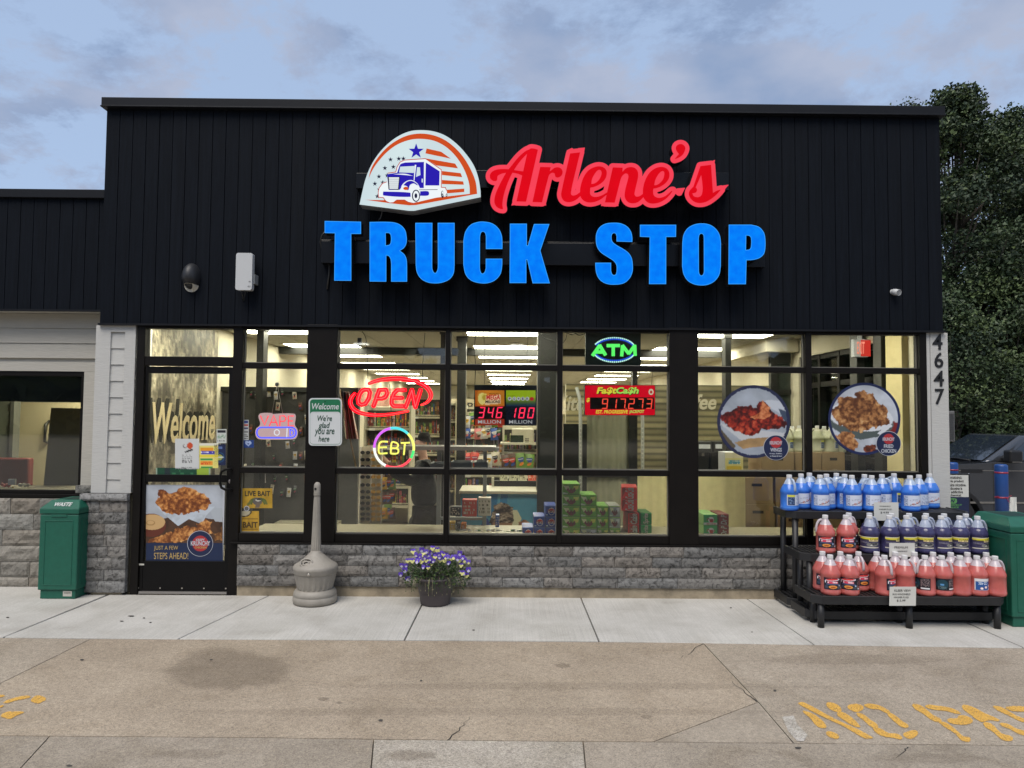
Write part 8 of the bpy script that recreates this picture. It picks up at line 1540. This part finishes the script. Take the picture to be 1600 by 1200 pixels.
f0, f1, f2, f3 = cb0[0], cb0[3], cb1[3], cb1[0]; off_ = Vector((-.045,0,.07)).normalized()*.012
V = []
for j in range(7):
    for i in range(11):
        u, v = .05+.9*i/10, .06+.88*j/6; p = Vector(lerp3(lerp3(f0, f1, u), lerp3(f3, f2, u), v)); V.append(p+off_+Vector((-.07*math.sin(math.pi*u)*(1-.4*v),0,.0)))
mesh_obj('windshield', V, [(j*11+i, (j+1)*11+i, (j+1)*11+i+1, j*11+i+1) for j in range(6) for i in range(10)], m_tg, tk, True, smooth=True)
def side(x0, x1, y, z0, z1, x0t, x1t, nm): 
    def pt(x, z): k = (z-1.45)/.52; return (x, .04+.18*k-.012, z)
    return pan([pt(x0,z0), pt(x1,z0), pt(x1t,z1), pt(x0t,z1)], m_tg, nm)
side(1.98, 2.88, 0, 1.50, 1.88, 2.50, 2.88, 'front_window'); side(2.98, 3.78, 0, 1.50, 1.88, 2.98, 3.70, 'rear_window')
side_tri = pan([(1.80,.03,1.485),(1.95,.03,1.485),(2.30,.16,1.80)], m_trim, 'corner_trim')
for x in (1.72, 2.93, 4.0): b = MB(); b.box(x-.004, x+.004, -.003, .004, .52, 1.44); b.build('door_gap', m_trim, body, True)
for x in (2.62, 3.72): b = MB(); b.tube([(x,-.012,1.25),(x+.06,-.03,1.25),(x+.18,-.03,1.25),(x+.24,-.012,1.25)], .018, 8); b.build('door_handle', m_trim, tk, True)
b = MB(); b.box(.3, 5.7, -.012, .002, .70, .735); b.box(.3, 5.7, -.006, .002, 1.30, 1.312); b.build('side_trim', m_chr, tk, True)
b = MB(); b.box(1.12, 1.52, -.008, .0, 1.27, 1.33); b.build('fender_badge', m_trim, tk, True)
mi_ = MB(); mi_.box(1.86, 2.10, -.26, -.06, 1.46, 1.70); mr = mi_.build('mirror', m_trim, tk, True, bevel=.04, segs=3); b = MB(); b.box(1.9, 2.0, -.07, .05, 1.48, 1.54); b.build('mirror_arm', m_trim, mr, True); b = MB(); b.box(2.101, 2.106, -.24, -.08, 1.5, 1.67); b.build('mirror_glass', m_chr, mr, True); b = MB(); b.box(1.9, 2.08, -.262, -.255, 1.478, 1.49); b.build('mirror_trim', m_chr, mr, True)
for wx in (.98, 4.72):
    for wy in (.12, 1.72):
        b = MB(); b.lathe([(.25,-.13),(.37,-.13),(.41,-.1),(.42,0),(.41,.1),(.37,.13),(.25,.13)], (0,0,0), 32); o = b.build('wheel', m_tire, tk, True); o.location = (wx, wy, .42); o.rotation_euler = (R_(90),0,0); b = MB(); b.lathe([(.245,-.11),(.245,.11),(.2,.1),(.06,.12),(.05,.13)], (0,0,0), 28); b.build('rim', m_rim, o, True)
for wx in (.98, 4.72):
    b = MB(); q = [(wx+r_*math.cos(math.pi*(1-k/16)), -.015, .42+r_*math.sin(math.pi*(1-k/16))) for r_ in (.50,.56) for k in range(17)]; b.add(q, [(k, k+1, 18+k, 17+k) for k in range(16)]); b.build('wheel_arch', m_trim, tk, True)
b = MB(); b.box(-.06, .1, .05, 1.91, .55, .78); b.build('front_bumper', m_chr, tk, True, bevel=.03); b = MB(); b.box(-.012, .03, .45, 1.51, .85, 1.2); b.build('grille', m_trim, tk, True, bevel=.02)
for y in (.06, 1.58): b = MB(); b.box(-.014, .08, y, y+.32, .98, 1.2); b.build('headlight', M('headlight_glass', (.4,.42,.45), .1), tk, True, bevel=.03)
b = MB(); b.tube([(1.50,.3,1.475),(1.46,.7,1.50),(1.5,1.1,1.49)], .014, 6); b.build('wiper', m_trim, tk, True)
b = MB(); b.box(4.1, 5.8, .1, 1.86, 1.425, 1.46); b.build('bed_cover', m_trim, tk, True, bevel=.01)
# bollards
m_bb = M('blue_bollard_sleeve', (.010,.055,.22), .45, var=.1, vscale=4); m_rt = M('red_tape', (.28,.02,.05), .4)
for px, top, Y, lb in ((1564, 725, 3.5, 'blue bollard with red bands and a white paper tied on'), (1487.5, 722, 4.6, 'blue bollard with a red band half hidden by the address pier')):
    p = P(px, top, Y); zb = -.03 if Y < 3.7 else -.2; t = thing('bollard', lb, 'bollard', (p.x, Y, zb)); h = p.z-zb; b = MB(); b.lathe([(.085,0),(.085,h-.035),(.08,h-.015),(.06,h-.003),(.01,h)], n=28); b.build('sleeve', m_bb, t, True); b = MB(); b.lathe([(.0862,h-.135),(.0862,h-.11)], n=28); b.build('band', m_rt, t, True)
    if px > 1500:
        b = MB(); b.lathe([(.0865,h-.49),(.0865,h-.465)], n=28); b.tube([(-.09,-.03,h-.46),(0,-.09,h-.475),(.09,-.03,h-.462),(.13,-.02,h-.45)], .006, 6); b.tube([(.01,-.09,h-.475),(.03,-.1,h-.53),(.06,-.09,h-.54)], .004, 5); b.build('ribbon', m_rt, t, True)
        b = MB(); n = 6; V = [(.088+.10*i/n+.012*(1-v), -.03+.01*math.sin(i*1.3+v*3), h-.47-.31*v) for v in (0,.33,.66,1) for i in range(n+1)]; mesh_obj('paper', V, [(j*(n+1)+i, j*(n+1)+i+1, (j+1)*(n+1)+i+1, (j+1)*(n+1)+i) for j in range(3) for i in range(n)], m_card, t, True)
# warning board
Y = 1.25; q0, q1 = P(1462, 742, Y), P(1513.5, 742, Y); zb_ = 0.0; zt_ = q0.z
wb_ = thing('warning_board', 'standing board with nicotine warning over dark blue panel beside the pier', 'sign', ((q0.x+q1.x)/2, Y, 0)); b = MB(); b.box(q0.x-.02, q1.x+.015, Y, Y+.03, 0.05, zt_+.015); b.build('frame', M('black_sign_frame', (.012,.012,.014), .4), wb_, bevel=.004); b = MB(); b.box(q0.x-.02, q1.x+.015, Y-.12, Y+.14, 0, .05); b.build('foot', m_tire, wb_, bevel=.01)
zm = P(1500, 776.5, Y).z; MB().box(q0.x, q1.x-.005, Y-.003, Y-.0005, zm, zt_).build('white_panel', m_card, wb_); MB().box(q0.x, q1.x-.005, Y-.003, Y-.0005, .08, zm-.001).build('blue_panel', m_nv, wb_)
for s, y0, y1, x0, x1 in (('WARNING:',744.5,748.5,1484,1503),('This product',749.8,754.6,1481,1506),('contains nicotine.',755.6,760,1475,1509.5),('Nicotine is',761,765.4,1483.5,1503.5),('an addictive',766.4,770.8,1480,1504.5),('chemical.',771.8,775.6,1484.5,1502.5)): wtext(s, x0, y0, x1, y1, Y-.004, m_ink, wb_, bold=.02, thick=.0006)
wall_obj('pill', [np.array(rrect(1466,778.5,1495.5,787,4))], Y-.004, .001, M('green_print', (.10,.30,.09), .5), wb_)
for s, y0, y1, x0, x1, mt in (('NEW',780.3,785.4,1472,1492.5,m_nv),('THE PERFECT',787.8,790.4,1472,1503,M('green_print', (.10,.30,.09), .5)),('BALANCE',791.4,794,1476,1498,M('green_print', (.10,.30,.09), .5))): wtext(s, x0, y0, x1, y1, Y-.0052, mt, wb_, bold=.03, thick=.0006)
MB().tube([(q1.x+.012, Y+.015, .05), (q1.x+.012, Y+.015, zt_+.02)], .008, 8).build('pole', m_rim, wb_)
# unseen trees added behind the viewer to darken what the glass mirrors
rgt = np.random.default_rng(77); b = MB()
for i in range(8500):
    x = rgt.uniform(-75, 75); h = 9.5+3*math.sin(x*.21)+2*math.sin(x*.53+1); z = h*rgt.random()**.8; p = np.array([x, -48+rgt.uniform(-3,3), z]); u = rgt.normal(0,1,3); u /= np.linalg.norm(u); v = np.cross(u, rgt.normal(0,1,3)); v /= np.linalg.norm(v); b.add([p-u*1.5, p-v*.9, p+u*1.5, p+v*.9], [(0,1,2,3)], int(rgt.integers(0,3)))
for x in range(-72, 75, 6): b.tube([(x,-48,-.1),(x+.4,-48,6)], [.25,.1], 6)
tag(b.build('added_treeline', m_lf), 'added line of dark trees behind the viewer, darkening the shop glass reflections', 'treeline', kind='stuff')
fcn = thing('fuel_canopy', 'white edged fuel canopy on posts behind the viewer, mirrored in the glass', 'canopy', (1, -21, 0)); MB().box(-9, 11, -27, -16, 4.9, 5.7).build('fascia', M('grey_canopy_fascia', (.10,.10,.105), .5), fcn); MB().box(-8.9, 10.9, -26.9, -16.1, 4.86, 4.899).build('soffit', M('canopy_soffit', (.12,.12,.12), .6), fcn)
for x in (-6, 1, 8):
    for y in (-25, -18): MB().tube([(x,y,-.1),(x,y,4.86)], .14, 12).build('post', m_gt, fcn); MB().box(x-.9, x-.3, y-.3, y+.3, 4.83, 4.858).build('lamp', EM('canopy_lamp', (.95,.95,.9), 9.0), fcn)
# low weeds where the lot meets the trees
b = MB(); rg2 = random.Random(4)
for i in range(2600):
    x = rg2.uniform(6, 26); y = rg2.uniform(9.6, 11.2); h = rg2.uniform(.2, .9); a_ = rg2.uniform(0, 6.28); w_ = .03; b.add([(x-w_*math.cos(a_), y-w_*math.sin(a_), -.57), (x+w_*math.cos(a_), y+w_*math.sin(a_), -.57), (x+rg2.uniform(-.15,.15), y+rg2.uniform(-.15,.15), -.57+h)], [(0,1,2)], rg2.choice((0,0,1,2)))
tag(b.build('undergrowth', m_lf), 'strip of dark weeds and undergrowth below the trees', 'undergrowth', kind='stuff')
